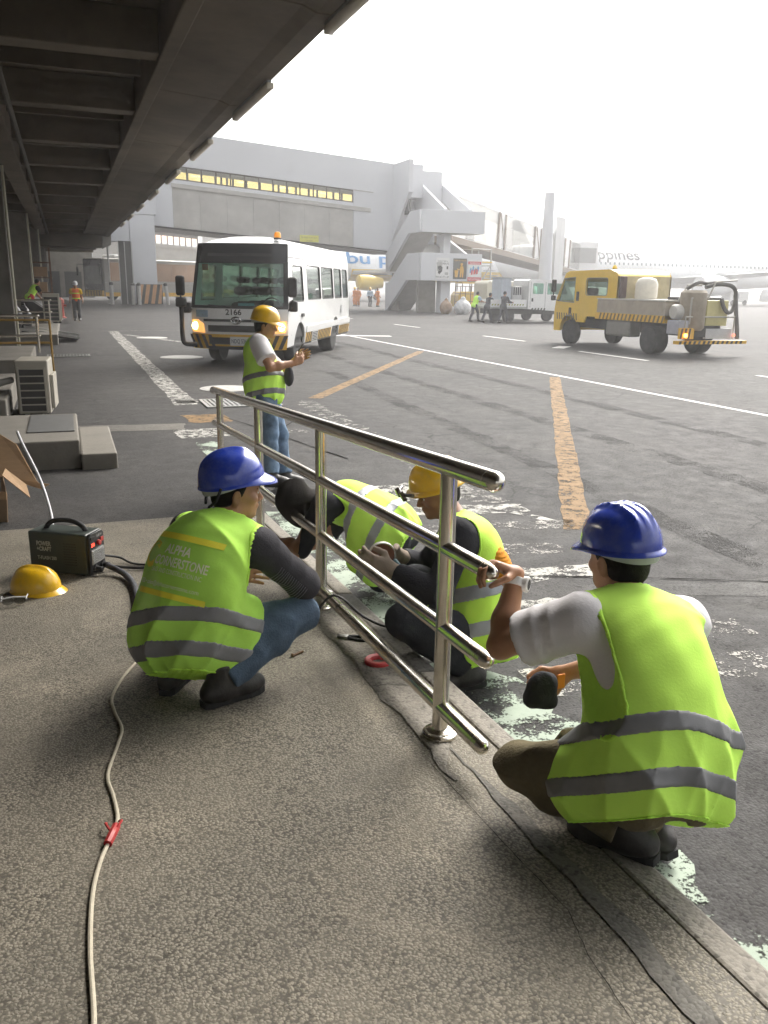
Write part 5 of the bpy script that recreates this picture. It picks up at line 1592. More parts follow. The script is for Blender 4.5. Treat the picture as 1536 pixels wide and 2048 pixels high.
# small metal scraps and a dark tool
for (x, y, lb) in ((0.86, 3.32, 'short rusty bolt lying on the pavement between the post and the worker'),):
    e = empty('bolt', onp(x, y), 0.5, lb, 'bolt')
    MB().cyl((-0.03, 0, 0.006), (0.03, 0, 0.006), 0.0055, 10).build('shank', mat('rust', (0.16, 0.09, 0.05), 0.8, var=0.4), e)
    MB().cyl((-0.036, 0, 0.008), (-0.029, 0, 0.008), 0.0095, 6).build('head', mat('rust', (0.16, 0.09, 0.05), 0.8), e)
pl = empty('pliers', onp(1.13, 3.42), math.radians(-35), 'dark pliers lying on the pavement beside the lower rail', 'pliers')
for k in (-1, 1):
    tube_obj('grip', [(0.0, 0.006 * k, 0.012), (0.06, 0.020 * k, 0.012), (0.14, 0.012 * k, 0.012)], 0.008, BLACK, pl, 8)
    MB().prism([(0.0, 0.0), (-0.055, 0.003 * k), (-0.05, 0.011 * k), (0.0, 0.014 * k)], lambda u, v, t: (u, v, t), 0.005, 0.017).build('jaw', GALV, pl)
# angle grinder in the kneeling worker's hands
gc = at(762, 1105, 3.83)
gdir = nrm(at(800, 1150, 3.86) - at(750, 1098, 3.80))
gnm = nrm(V(-0.55, -0.65, 0.42))
gnm = nrm(gnm - gdir * (gnm @ gdir))
gri = empty('angle_grinder', tuple(gc), 0, 'blue angle grinder with a brown disc in gloved hands', 'angle grinder')
MB().tube([gdir * 0.015, gdir * 0.05, gdir * 0.10, gdir * 0.19, gdir * 0.24, gdir * 0.25], [0.030, 0.032, 0.030, 0.026, 0.030, 0.020], 18).build('motor_body', mat('teal_plastic', (0.02, 0.08, 0.11), 0.45, var=0.15), gri, smooth=45)
MB().tube([gnm * -0.02, gnm * 0.028, gnm * 0.034], [0.030, 0.028, 0.012], 18).build('gear_head', GALV, gri, smooth=45)
MB().tube([gnm * 0.036, gnm * 0.0395], 0.056, 36).build('disc', mat('brown_abrasive', (0.20, 0.085, 0.05), 0.8, var=0.2, vs=60, bump=0.3, bs=300), gri)
gu = MB(); vs, fs = [], []
sdv = np.cross(gdir, gnm)
for i in range(19):
    t = math.radians(-60 + 210 * i / 18)
    dv = sdv * math.cos(t) * -1 + gdir * -math.sin(t)
    vs += [dv * 0.060 + gnm * 0.022, dv * 0.060 + gnm * 0.046, dv * 0.0635 + gnm * 0.046, dv * 0.0635 + gnm * 0.022]
    if i:
        for q in range(4): fs.append(((i - 1) * 4 + q, (i - 1) * 4 + (q + 1) % 4, i * 4 + (q + 1) % 4, i * 4 + q))
MB().add(vs, fs).build('disc_guard', mat('pale_guard', (0.42, 0.40, 0.36), 0.4, metal=0.3), gri)
# black bag hanging at the right worker's waist
bg_ = empty('tool_pouch', tuple(at(1083, 1376, 2.62)), 0, 'black cloth pouch with an orange tag below the white sleeve', 'pouch')
fp_ = Field(); c_ = np.zeros(3)
fp_.ell((0, 0, 0), (0.06, 0.034, 0.06), None, 0.02); fp_.cap((-0.03, 0, -0.035), (0.035, 0, -0.05), 0.03, 0.028, 0.02)
garment('pouch_body', fp_, 0.0, [], 0.006, NAVY, bg_, amp=0.005, freq=40)
MB().obox((0.070, 0.0, 0.012), (0.03, 0.006, 0.05), np.eye(3)).build('orange_tag', mat('orange_cloth', (0.75, 0.22, 0.02), 0.7), bg_, bevel=0.003)
# torn cardboard at the left edge
CARD = mat('cardboard', (0.42, 0.27, 0.15), 0.85, var=0.10, vs=5, bump=0.1, bs=60, stretch=(1, 1, 8))
CARDI = mat('cardboard_inside', (0.30, 0.20, 0.12), 0.85, var=0.1)
cb = empty('cardboard_box', (-0.5, 6.55, 0.0), 0, 'torn brown cardboard box with open flaps at the left edge', 'box')
def flap(name, pts, m, th=0.006):
    P_ = [np.asarray(q, float) for q in pts]
    n_ = nrm(np.cross(P_[1] - P_[0], P_[2] - P_[0]))
    b = MB(); k = len(P_)
    b.add(P_ + [q + n_ * th for q in P_], [tuple(range(k)), tuple(range(2 * k - 1, k - 1, -1))] + [(i, (i + 1) % k, k + (i + 1) % k, k + i) for i in range(k)])
    return b.build(name, m, cb)
bx0 = V(-0.5, 6.55, 0)
def cw(x, y, d): return at(x, y, d) - bx0
flap('flap', [cw(-90, 800, 6.95), cw(0, 868, 6.85), cw(33, 888, 6.8), cw(36, 893, 6.8), cw(76, 965, 6.62), cw(100, 968, 6.6), cw(84, 978, 6.58), cw(0, 952, 6.62), cw(-90, 930, 6.7)], CARD)
flap('flap', [cw(4, 952, 6.40), cw(60, 996, 6.30), cw(52, 970, 6.45), cw(10, 938, 6.55)], CARD)
flap('box_side', [cw(-140, 985, 6.3), cw(14, 988, 6.25), cw(16, 1056, 6.30), cw(-140, 1072, 6.35)], CARDI)
flap('box_side', [cw(14, 988, 6.25), cw(2, 930, 6.9), cw(3, 985, 6.95), cw(16, 1056, 6.30)], CARDI)
flap('box_rim', [cw(-140, 972, 6.29), cw(12, 984, 6.24), cw(13, 1000, 6.235), cw(-140, 990, 6.285)], CARD)
# ------------------------------------------------------------------ concrete passenger walkway on the far side
def sl(x):
    return -0.068 * (x - 6.12)
def slope_box(b, x0, x1, y0, y1, z0, z1):
    """box whose top and bottom follow the walkway's fall"""
    vs = []
    for (x, y, z) in ((x0, y0, z0), (x1, y0, z0), (x1, y1, z0), (x0, y1, z0), (x0, y0, z1), (x1, y0, z1), (x1, y1, z1), (x0, y1, z1)):
        vs.append((x, y, z + sl(x)))
    return b.add(vs, [(0, 3, 2, 1), (4, 5, 6, 7), (0, 1, 5, 4), (1, 2, 6, 5), (2, 3, 7, 6), (3, 0, 4, 7)])
wk = empty('passenger_walkway', (0, 0, 0), 0, 'pale concrete elevated walkway with a long strip of lit windows', 'walkway')
YF, YR = 62.0, 67.0
DARKF = mat('brown_window_frame', (0.06, 0.05, 0.042), 0.5, var=0.1)
CEIL = mat('corridor_ceiling', (0.16, 0.13, 0.09), 0.8, var=0.1)
def wpart(name, m, x0, x1, y0, y1, z0, z1, bevel=0.0):
    b = MB(); slope_box(b, x0, x1, y0, y1, z0, z1)
    return b.build(name, m, wk, bevel=bevel)
wpart('upper_wall', PLAS, 2.2, 24.2, YF, YF + 0.25, 9.67, 11.87)
wpart('end_wall', PLAS, 2.2, 7.55, YF, YF + 0.25, 5.62, 9.668)
wpart('end_wall', PLAS, 20.75, 24.2, YF, YF + 0.25, 5.62, 9.668)
wpart('roof', PLAS, 2.2, 24.2, YF + 0.252, YR, 11.4, 11.6)
wpart('corridor_ceiling', CEIL, 2.2, 24.2, YF + 0.252, YR, 10.3, 10.4)
wpart('floor_slab', CONC, 2.2, 24.2, YF + 0.252, YR, 5.66, 6.4)
wpart('rear_wall', PLAS, 2.2, 24.2, YR, YR + 0.25, 5.62, 9.05)
wpart('rear_wall', PLAS, 2.2, 24.2, YR, YR + 0.25, 9.95, 11.6)
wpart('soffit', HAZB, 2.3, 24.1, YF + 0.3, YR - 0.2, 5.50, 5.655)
for i in range(7):
    x0 = 7.56 + i * 1.883
    wpart('concrete_panel', BARE, x0, x0 + 1.872, YF + 0.03, YF + 0.24, 5.62, 8.22, 0.01)
wpart('ledge', BARE, 7.5, 22.1, YF - 0.07, YF + 0.02, 8.225, 8.52, 0.02)
wpart('spandrel', PLAS, 7.56, 20.74, YF + 0.03, YF + 0.24, 8.525, 8.76)
wpart('groove_trim', CONC, 20.76, 22.3, YF - 0.03, YF - 0.002, 9.62, 9.68)
# windows
AMB = glass('amber_glass', (1.0, 0.90, 0.58), 0.95)
CLR = glass('walkway_glass', (0.92, 0.93, 0.9), 0.92)
wpart('window_rail', DARKF, 7.56, 20.74, YF + 0.06, YF + 0.16, 8.765, 8.84)
wpart('window_rail', DARKF, 7.56, 20.74, YF + 0.06, YF + 0.16, 9.58, 9.665)
nb_ = 13
for i in range(nb_ + 1):
    x = 7.60 + i * (20.70 - 7.60) / nb_
    wpart('mullion', DARKF, x - 0.04, x + 0.04, YF + 0.06, YF + 0.16, 8.842, 9.578)
    if i < nb_:
        wpart('pane', CLR, x + 0.042, x + (20.70 - 7.60) / nb_ - 0.042, YF + 0.10, YF + 0.11, 8.842, 9.578)
random.seed(3)
x = 2.4
while x < 23.6:
    w = random.choice((0.55, 0.9, 1.2, 0.3))
    wpart('rear_pane', AMB, x, x + w, YR + 0.1, YR + 0.12, 9.052, 9.948)
    wpart('rear_mullion', DARKF, x + w, x + w + 0.14, YR + 0.05, YR + 0.2, 9.052, 9.948)
    x += w + 0.14
LAMPE = mat('warm_lamp', (1, 0.9, 0.6), 0.5, var=0, emit=(1.0, 0.88, 0.55), es=6.0)
for x in (10.2, 13.8, 17.3, 20.3):
    wpart('corridor_lamp', LAMPE, x, x + 0.9, 63.2, 63.5, 10.2, 10.296)
# yellow notice on the panel
sgn = empty('yellow_notice', (17.3, YF - 0.05, 5.1), 0, 'small yellow notice board on the concrete walkway above the minibus', 'sign')
MB().box((-0.72, -0.02, -0.24), (0.72, 0.02, 0.24)).build('board', mat('notice_yellow', (0.62, 0.60, 0.10), 0.5), sgn)
text_on('lettering', 'MAXIMUM CLEARANCE', 0.16, lambda a, b: (a, -0.024, 0.02 + b), mat('notice_ink', (0.30, 0.28, 0.08), 0.6), sgn, center=True, width=1.2)
text_on('lettering', '4.2 M', 0.16, lambda a, b: (a, -0.024, -0.19 + b), MATS['notice_ink'], sgn, center=True, width=0.4)
# supports at the terminal end
gzc = gz(5, 61)
MB().box((4.5, 61.0, gzc - 0.3), (6.15, 61.95, 6.2)).build('support_column', PLAS, wk, bevel=0.04)
MB().box((2.75, 61.1, 4.42), (4.495, 61.9, 6.2)).build('support_beam', PLAS, wk, bevel=0.03)
MB().box((2.6, 60.95, 6.205), (6.3, 61.97, 7.45)).build('capital', PLAS, wk, bevel=0.03)
MB().box((2.55, 60.9, 7.455), (6.35, 61.98, 7.60)).build('capital_trim', CONC, wk)
# dark steel pylon, pole, hazard barrier, bollards
py = empty('steel_pylon', (4.0, 60.2, gzc), 0, 'dark steel pylon with pale edges beside the pale support column', 'pylon')
MB().box((-0.35, -0.2, 0), (0.45, 0.2, 4.05)).build('panel', DARKM, py, bevel=0.02)
for xx in (-0.40, 0.0, 0.46):
    MB().box((xx, -0.25, 0), (xx + 0.05, -0.205, 4.0)).build('edge_strip', GALV, py)
pp = empty('slim_pole', (2.95, 60.0, gzc), 0, 'slim grey pole just left of the dark steel pylon', 'pole')
MB().cyl((0, 0, 0), (0, 0, 4.4), 0.07, 12).build('shaft', GALV, pp, smooth=True)
MB().lathe([(0.16, 0), (0.16, 0.04), (0.08, 0.06)], n=16).build('foot_plate', GALV, pp)
CHO = mat('faded_orange', (0.55, 0.30, 0.14), 0.6, var=0.12, dirt=0.2)
br = empty('hazard_barrier', (5.5, 59.9, gzc), 0, 'orange and black striped barrier at the foot of the pale column', 'barrier')
MB().box((-0.85, 0, 0), (0.85, 0.5, 1.30)).build('block', HAZB, br, bevel=0.02)
for i in range(4):
    x0 = -0.78 + i * 0.45
    poly = [(max(-0.84, x0 - 0.08), 0.02), (x0 + 0.16, 0.02), (min(0.84, x0 + 0.40), 1.28), (x0 + 0.14, 1.28)]
    MB().prism(poly, lambda u, v, t: (u, t, v), -0.012, -0.002).build('chevron_stripe', CHO, br)
BOLW = mat('dusty_white', (0.45, 0.44, 0.42), 0.7, var=0.15)
proto = None
for i, (x, y, lb) in enumerate(((3.0, 59.4, 'black-topped pale bollard by the slim pole, farthest left'), (4.35, 59.2, 'black-topped pale bollard left of the striped barrier'), (4.72, 59.0, 'second black-topped pale bollard touching the striped barrier'), (6.62, 59.3, 'leaning pale bollard right of the striped barrier'))):
    if proto is None:
        proto = empty('bollard', (x, y, gz(x, y)), 0)
        MB().cyl((0, 0, 0), (0, 0, 1.25), 0.12, 14).build('post', BOLW, proto, smooth=True)
        MB().lathe([(0.13, 1.24), (0.135, 1.36), (0.10, 1.42), (0.02, 1.44)], n=14).build('cap', HAZB, proto, smooth=True)
        o = proto
    else:
        o = copy_tree(proto); o.location = (x, y, gz(x, y))
    tag(o, lb, 'bollard', 'bollards round the walkway column')
    if i == 3: o.rotation_euler = (0, math.radians(-6), 0)

# ------------------------------------------------------------------ stair tower at the walkway's apron end
st = empty('stair_tower', (0, 0, 0), 0, 'pale concrete zigzag stair tower with notices on its lower landing', 'stair tower')
X0, X1, X2 = 23.6, 25.7, 27.8
def side_prism(name, poly, x0, x1, m):
    return MB().prism(poly, lambda u, v, t: (t, u, v), x0, x1).build(name, m, st, bevel=0.015)
TH = 0.22
# near side parapets (seen face facing the terminal)
side_prism('parapet', [(62.6, 0.0), (62.2, 0.0), (58.3, 2.25), (56.0, 2.25), (56.0, 4.12), (58.2, 4.12), (61.9, 2.1), (62.6, 2.1)], X0, X0 + TH, PLAS)
side_prism('parapet', [(62.6, 2.9), (62.3, 2.9), (58.1, 5.50), (56.0, 5.50), (56.0, 6.98), (57.8, 6.98), (61.95, 4.6), (62.6, 4.6)], X0, X0 + TH, PLAS)
# flights and their soffits
side_prism('flight', [(62.6, 0.0), (62.2, 0.0), (58.3, 2.3), (58.3, 2.75), (62.6, 0.3)], X0 + TH + 0.003, X1 - 0.1, CONC)
side_prism('flight', [(56.9, 2.6), (56.9, 3.0), (61.9, 5.0), (61.9, 4.5)], X1, X2 - TH - 0.003, CONC)
side_prism('flight', [(62.3, 2.9), (58.1, 5.55), (58.1, 6.0), (62.6, 3.3)], X0 + TH + 0.003, X1 - 0.1, CONC)
side_prism('flight', [(56.9, 5.8), (56.9, 6.2), (61.9, 8.4), (61.9, 7.9)], X1, X2 - TH - 0.003, CONC)
# far parapets of the upper flights
side_prism('parapet', [(61.95, 7.6), (61.95, 9.7), (56.4, 7.15), (56.4, 5.6), (58.0, 5.9)], X1 - 0.05, X1 + 0.15, PLAS)
side_prism('parapet', [(61.95, 7.6), (61.95, 9.6), (56.4, 7.2), (56.4, 5.6), (58.0, 5.9)], X2 - TH, X2, PLAS)
side_prism('parapet', [(61.95, 4.7), (61.95, 6.0), (56.6, 4.1), (56.6, 2.5)], X2 - TH, X2, PLAS)
# landings
MB().box((X0 + TH + 0.003, 55.8, 2.25), (X2 + 0.5, 57.9, 2.6)).build('landing_slab', CONC, st)
MB().box((X0 + TH + 0.003, 55.8, 5.50), (X2 + 0.6, 57.9, 5.8)).build('landing_slab', CONC, st)
MB().box((X0, 55.55, 2.24), (X2 + 0.55, 55.795, 4.12)).build('landing_parapet', PLAS, st, bevel=0.02)
MB().box((X0, 55.55, 5.49), (X2 + 0.65, 55.795, 6.98)).build('landing_parapet', PLAS, st, bevel=0.02)
MB().box((25.55, 56.4, 0.0), (26.3, 57.2, 2.245)).build('pier', PLAS, st, bevel=0.02)
MB().box((25.75, 56.6, 2.605), (26.3, 57.2, 5.495)).build('pier', PLAS, st, bevel=0.02)
MB().box((X0 + 0.3, 61.0, 0.0), (X0 + 0.6, 62.0, 2.8)).build('wing_wall', CONC_D, st)
MB().box((X0 + 0.5, 57.2, 0.0), (25.5, 57.5, 2.24)).build('back_wall', CONC_D, st)
side_prism('head_block', [(62.0, 4.3), (62.0, 10.6), (58.8, 10.6), (58.8, 8.4), (60.5, 6.6), (62.0, 5.2)], X0 + 0.25, X0 + 0.6, PLAS)
MB().box((24.25, 62.002, 4.3), (27.4, 66.9, 10.3)).build('lobby', PLAS, st)
MB().box((24.3, 60.4, 8.2), (25.64, 61.94, 10.5)).build('stair_head', PLAS, st)
MB().box((25.9, 61.2, 7.6), (27.55, 61.94, 10.2)).build('stair_head', PLAS, st)
MB().box((24.05, 59.2, 6.9), (24.24, 60.0, 8.0)).build('recess_shade', HAZB, st)  # solid black block, its colour standing in for a shaded hollow
MB().box((24.8, 55.5, 2.9), (25.2, 55.548, 3.5)).build('junction_box', GALV, st)
def notice(x, w, z, h, label, paper, fn):
    e = empty('notice', (x, 55.52, z), 0, label, 'notice')
    MB().box((-w / 2, -0.012, -h / 2), (w / 2, 0.012, h / 2)).build('sheet', paper, e)
    fn(e)
INKB = mat('print_black', (0.05, 0.05, 0.055), 0.6, var=0.1)
REDI = mat('print_red', (0.55, 0.06, 0.06), 0.6, var=0.1)
BLUI = mat('print_blue', (0.10, 0.28, 0.50), 0.6, var=0.1)
PAPW = mat('paper_white', (0.70, 0.70, 0.70), 0.7, var=0.05)
PAPK = mat('paper_dark', (0.05, 0.045, 0.03), 0.6, var=0.1)
ORGI = mat('print_orange', (0.62, 0.34, 0.02), 0.6, var=0.1)
fl_ = lambda x0, z0: (lambda a, b: (x0 + a, -0.016, z0 + b))
def n1(e):
    text_on('lettering', "DON'T BE A", 0.14, fl_(0, 0.44), INKB, e, center=True, width=0.75)
    text_on('lettering', 'LITTERBUG', 0.18, fl_(0, 0.27), INKB, e, center=True, width=0.95)
    text_on('lettering', 'PICK IT UP', 0.2, fl_(0, -0.66), INKB, e, center=True, width=1.0)
    MB().prism([(-0.42, 0.1), (-0.2, 0.2), (-0.02, 0.08), (-0.05, -0.2), (-0.25, -0.4), (-0.38, -0.3), (-0.3, -0.1)], lambda u, v, t: (u, t, v), -0.02, -0.013).build('drawing', INKB, e)
    MB().cbox((0.36, -0.016, 0.05), (0.12, 0.008, 0.2)).build('drawing', INKB, e)
    MB().cbox((0.30, -0.016, -0.35), (0.26, 0.008, 0.18)).build('drawing', mat('print_grey', (0.4, 0.4, 0.4), 0.6), e)
def n2(e):
    text_on('lettering', 'CLEAN AS YOU GO', 0.14, fl_(0, 0.52), ORGI, e, center=True, width=0.95)
    # figure dropping litter into a bin
    MB().lathe([(0.02, -0.1), (0.1, -0.06), (0.1, 0.06), (0.02, 0.1)], (0.12, -0.014, 0.30), 14, 'z', sy=0.06).build('figure', ORGI, e)
    MB().prism([(0.02, 0.18), (0.24, 0.18), (0.3, -0.1), (0.26, -0.58), (0.17, -0.58), (0.14, -0.2), (0.1, -0.58), (0.0, -0.58), (0.0, -0.05), (-0.22, 0.02), (-0.24, -0.06), (-0.02, -0.1)], lambda u, v, t: (u, t, v), -0.02, -0.013).build('figure', ORGI, e)
    MB().prism([(-0.42, -0.1), (-0.14, -0.1), (-0.18, -0.58), (-0.38, -0.58)], lambda u, v, t: (u, t, v), -0.02, -0.013).build('bin', ORGI, e)
def n3(e):
    MB().box((-0.52, -0.018, 0.42), (0.52, -0.013, 0.62)).build('heading_band', REDI, e)
    text_on('lettering', 'WARNING', 0.16, lambda a, b: (a, -0.021, 0.46 + b), PAPW, e, center=True, width=0.8)
    MB().box((-0.54, -0.018, -0.72), (0.54, -0.013, -0.46)).build('footer_band', REDI, e)
    text_on('lettering', 'NO LOITERING', 0.16, lambda a, b: (a, -0.021, -0.65 + b), PAPW, e, center=True, width=0.9)
    for i, (u, v, m_) in enumerate(((-0.3, -0.02, BLUI), (-0.1, 0.1, BLUI), (0.1, -0.05, INKB), (0.28, 0.08, BLUI), (-0.2, -0.15, REDI), (0.0, -0.12, REDI), (0.2, -0.1, REDI))):
        MB().prism([(u - 0.08, v - 0.16), (u + 0.06, v - 0.12), (u + 0.08, v + 0.14), (u, v + 0.24), (u - 0.07, v + 0.1)], lambda a, b, t: (a, t, b), -0.02 - 0.001 * i, -0.013).build('drawing', m_, e)
notice(25.25, 1.05, 3.08, 1.45, 'white notice with a black drawing, leftmost on the stair landing', PAPW, n1)
notice(26.6, 1.05, 3.08, 1.40, 'dark notice with an orange litter-bin figure, middle of three', PAPK, n2)
notice(27.75, 1.0, 2.98, 1.45, 'white notice with red bands, rightmost on the stair landing', PAPW, n3)

# ------------------------------------------------------------------ dark terminal block beyond the canopy end
tb = empty('terminal_annex', (0, 0, 0), 0, 'dark terminal block beyond the canopy end, over the far bus', 'building')
MB().box((-9, 60.05, 4.35), (2.5, 76, 4.75)).build('roof_slab', SOFF, tb)
MB().box((-9, 80, 0), (2.6, 110, 6.5)).build('wall', CONC_D, tb)
for y in (64.0, 70.0):
    MB().box((-1.6, y, 0.2), (-1.0, y + 0.6, 4.345)).build('column', CONC_D, tb)
    MB().box((-3, y, 3.95), (2.4, y + 0.5, 4.345)).build('beam', SOFF, tb)
for i in range(5):
    MB().box((-7 + i * 1.8, 79.9, 0.3), (-5.6 + i * 1.8, 79.99, 2.6)).build('door', DARKM, tb)

# ------------------------------------------------------------------ second walkway farther off
w2 = empty('distant_walkway', (0, 0, 0), 0, 'second grey elevated walkway seen beneath the first, farther off', 'walkway')
def s2(x): return -0.068 * (x - 12)
def w2p(name, m, x0, x1, y0, y1, z0, z1):
    b = MB(); vs = [(x, y, z + s2(x)) for (x, y, z) in ((x0, y0, z0), (x1, y0, z0), (x1, y1, z0), (x0, y1, z0), (x0, y0, z1), (x1, y0, z1), (x1, y1, z1), (x0, y1, z1))]
    return b.add(vs, [(0, 3, 2, 1), (4, 5, 6, 7), (0, 1, 5, 4), (1, 2, 6, 5), (2, 3, 7, 6), (3, 0, 4, 7)]).build(name, m, w2)
w2p('upper_wall', PLAS, 4, 34, 120, 120.3, 8.4, 11.5)
w2p('lower_wall', BARE, 4, 34, 120, 120.3, 3.9, 6.9)
w2p('ledge', BARE, 4, 34, 119.85, 119.995, 6.5, 6.88)
w2p('end_wall', PLAS, 4, 11.2, 120, 120.3, 6.905, 8.395)
w2p('end_wall', PLAS, 18.4, 34, 120, 120.3, 6.905, 8.395)
w2p('roof', PLAS, 4, 34, 120.3, 125, 11.2, 11.5)
w2p('floor', CONC, 4, 34, 120.3, 125, 3.95, 4.4)
for i in range(9):
    x = 11.22 + i * 0.8
    w2p('mullion', DARKF, x, x + 0.16, 120.05, 120.2, 6.905, 8.395)
    if i < 8:
        w2p('pane', mat('glow_pane', (0.6, 0.5, 0.42), 0.3, var=0.1, emit=(1.0, 0.75, 0.55), es=0.7), x + 0.162, x + 0.798, 120.1, 120.12, 7.1, 8.0)  # glow put into the pane itself; no lamp stands behind it
        w2p('transom', DARKF, x + 0.162, x + 0.798, 120.05, 120.2, 8.0, 8.395)
for x in (17.5, 29):
    MB().cyl((x, 121.5, 0), (x, 121.5, 4.0 + s2(x)), 0.75, 20).build('round_column', PLAS, w2, smooth=True)
fb_ = empty('distant_building', (18, 150, 0), 0, 'low hazy terminal block far behind the second walkway', 'building')
MB().box((-14, 0, 0), (22, 8, 3.6)).build('wall', CONC_D, fb_)
MB().box((-14, -0.5, 3.6), (22, 8, 6.0)).build('upper_storey', PLAS, fb_)
for i in range(8):
    MB().box((-12 + i * 4, -0.56, 4.2), (-9.6 + i * 4, -0.51, 5.3)).build('window', mat('far_window', (0.2, 0.2, 0.22), 0.3), fb_)

# ------------------------------------------------------------------ boarding bridge and mast
jb = empty('boarding_bridge', (0, 0, 0), 0, 'telescopic glass-sided boarding bridge running from the tower to the aircraft', 'boarding bridge')
JA, JB_ = V(28.0, 63.5, 5.75), V(57.2, 89.5, 3.9)
jd = nrm(JB_ - JA); js = nrm(np.cross(jd, Z)); ju = np.cross(js, jd)
JW = mat('bridge_white', (0.74, 0.74, 0.74), 0.4, var=0.03)
JBR = mat('bridge_brown', (0.20, 0.15, 0.11), 0.6, var=0.15)
PALEG = glass('bridge_glass', (0.95, 0.95, 0.93), 0.9)
def jbox(name, m, a, b, side, up, w, h, parent=jb, bevel=0.0):
    """a..b metres along, centred at side/up, w wide, h tall"""
    c = JA + jd * (a + b) / 2 + js * side + ju * up
    return MB().obox(c, (w, h, b - a), (js, ju, jd)).build(name, m, parent, bevel=bevel)
LJ = float(np.linalg.norm(JB_ - JA))
jbox('underframe', JBR, 0, LJ, 0, -0.25, 3.1, 0.5)
jbox('floor', JW, 0, LJ, 0, 0.04, 3.0, 0.06)
jbox('roof', JW, 0, LJ, 0, 3.1, 3.1, 0.16)
secs = [0, 10.5, 12.2, 21, 23, 32, 34, LJ]
for i in range(len(secs) - 1):
    for s_ in (-1.5, 1.5):
        jbox('glass_wall', PALEG if i % 2 == 0 else JW, secs[i] + 0.1, secs[i + 1] - 0.1, s_, 1.58, 0.05, 2.9)
for q in secs:
    for s_ in (-1.56, 1.56):
        jbox('frame_post', JBR, q - 0.12, q + 0.12, s_, 1.55, 0.14, 3.05)
for q in (11.4, 22.0):
    MB().bar(JA + jd * (q - 0.7) - js * -1.62 + ju * 3.0, JA + jd * (q + 0.7) - js * -1.62 + ju * 0.2, 0.08).build('brace', JBR, jb)
for q, w in ((27.5, 0.55), (29.2, 0.55)):
    c = JA + jd * q + js * 1.9
    MB().box((c[0] - w / 2, c[1] - w / 2, 0.4), (c[0] + w / 2, c[1] + w / 2, 9.2)).build('lift_column', JW, jb)
c = JA + jd * 28.3
MB().box((c[0] - 1.6, c[1] - 1.6, 0.0), (c[0] + 1.6, c[1] + 1.6, 1.0)).build('wheel_bogie', BLACK, jb, bevel=0.2)
MB().box((56.8, 88.2, 3.4), (60.6, 92.8, 7.4)).build('cab', JW, jb, bevel=0.15)
MB().box((57.2, 88.1, 4.9), (60.2, 88.19, 6.6)).build('cab_window', mat('dim_window', (0.25, 0.25, 0.25), 0.2), jb)
for i in range(12):
    MB().box((62.0 + i * 0.28, 87.0, 3.3 - i * 0.27), (62.3 + i * 0.28, 88.0, 3.35 - i * 0.27)).build('stair_tread', GALV, jb)
for yy in (87.0, 88.0):
    MB().bar((62.0, yy, 4.3), (65.4, yy, 1.2), 0.06).build('stair_rail', GALV, jb)
    for i in range(6):
        MB().bar((62.1 + i * 0.65, yy, 3.2 - i * 0.62), (62.1 + i * 0.65, yy, 4.2 - i * 0.6), 0.05).build('baluster', GALV, jb)
ms = empty('round_mast', (36.6, 60.5, 0), 0, 'pale round tapering mast standing in front of the boarding bridge', 'mast')
MB().tube([(0, 0, 0), (0, 0, 4), (0, 0, 9.1), (0, 0, 9.2)], [0.56, 0.50, 0.38, 0.25], 24).build('shaft', PLAS, ms, smooth=True)
MB().lathe([(0.9, 0), (0.9, 0.15), (0.62, 0.2)], n=24).build('base', CONC, ms)
# ------------------------------------------------------------------ vehicles
TYRE = mat('tyre_rubber', (0.022, 0.022, 0.023), 0.85, var=0.3, vs=8, bump=0.2, bs=40, dirt=0.4, dirtcol=(0.10, 0.095, 0.085), ds=4)
RIM = mat('steel_rim', (0.42, 0.42, 0.41), 0.4, metal=0.5, var=0.15, dirt=0.3)
RIMD = mat('dirty_rim', (0.16, 0.155, 0.145), 0.6, metal=0.2, var=0.2, dirt=0.4)
def wheel(parent, c, r, w, side, rim=None):
    """side: +1 if the outer face looks to +x"""
    o = MB().lathe([(r * 0.62, -w / 2), (r * 0.95, -w / 2), (r, -w / 2 + 0.03), (r, w / 2 - 0.03), (r * 0.95, w / 2), (r * 0.62, w / 2)], (0, 0, 0), 28, 'x')
    t = o.build('wheel', TYRE, parent, smooth=40); t.location = c
    MB().lathe([(r * 0.63, 0.0), (r * 0.60, w * 0.40 * side), (r * 0.48, w * 0.36 * side), (r * 0.34, w * 0.22 * side), (r * 0.16, w * 0.24 * side), (r * 0.13, w * 0.38 * side), (0.01, w * 0.40 * side)], (0, 0, 0), 24, 'x').build('rim', rim or RIM, t, smooth=40)
    for k in range(6):
        a = 2 * PI * k / 6
        MB().lathe([(0.018, 0), (0.018, w * 0.27 * side), (0.01, w * 0.29 * side)], (0, r * 0.27 * math.cos(a), r * 0.27 * math.sin(a)), 6, 'x').build('wheel_nut', GALV, t)
    return t
def rrect(x0, x1, z0, z1, r=0.06, n=4):
    pts = []
    for cx_, cz_, a0 in ((x1 - r, z0 + r, -90), (x1 - r, z1 - r, 0), (x0 + r, z1 - r, 90), (x0 + r, z0 + r, 180)):
        for i in range(n + 1):
            a = math.radians(a0 + 90 * i / n); pts.append((cx_ + r * math.cos(a), cz_ + r * math.sin(a)))
    return pts
def stripes(parent, n, u0, u1, z0, z1, fn, t, m=None, lean=0.12, fill=0.5):
    """row of slanted hazard stripes as thin plates"""
    step = (u1 - u0) / n
    for i in range(n):
        a = u0 + i * step
        MB().prism([(a, z0), (a + step * fill, z0), (a + step * fill + lean, z1), (a + lean, z1)], fn, t, t + 0.004).build('hazard_stripe', m or HAZB, parent)
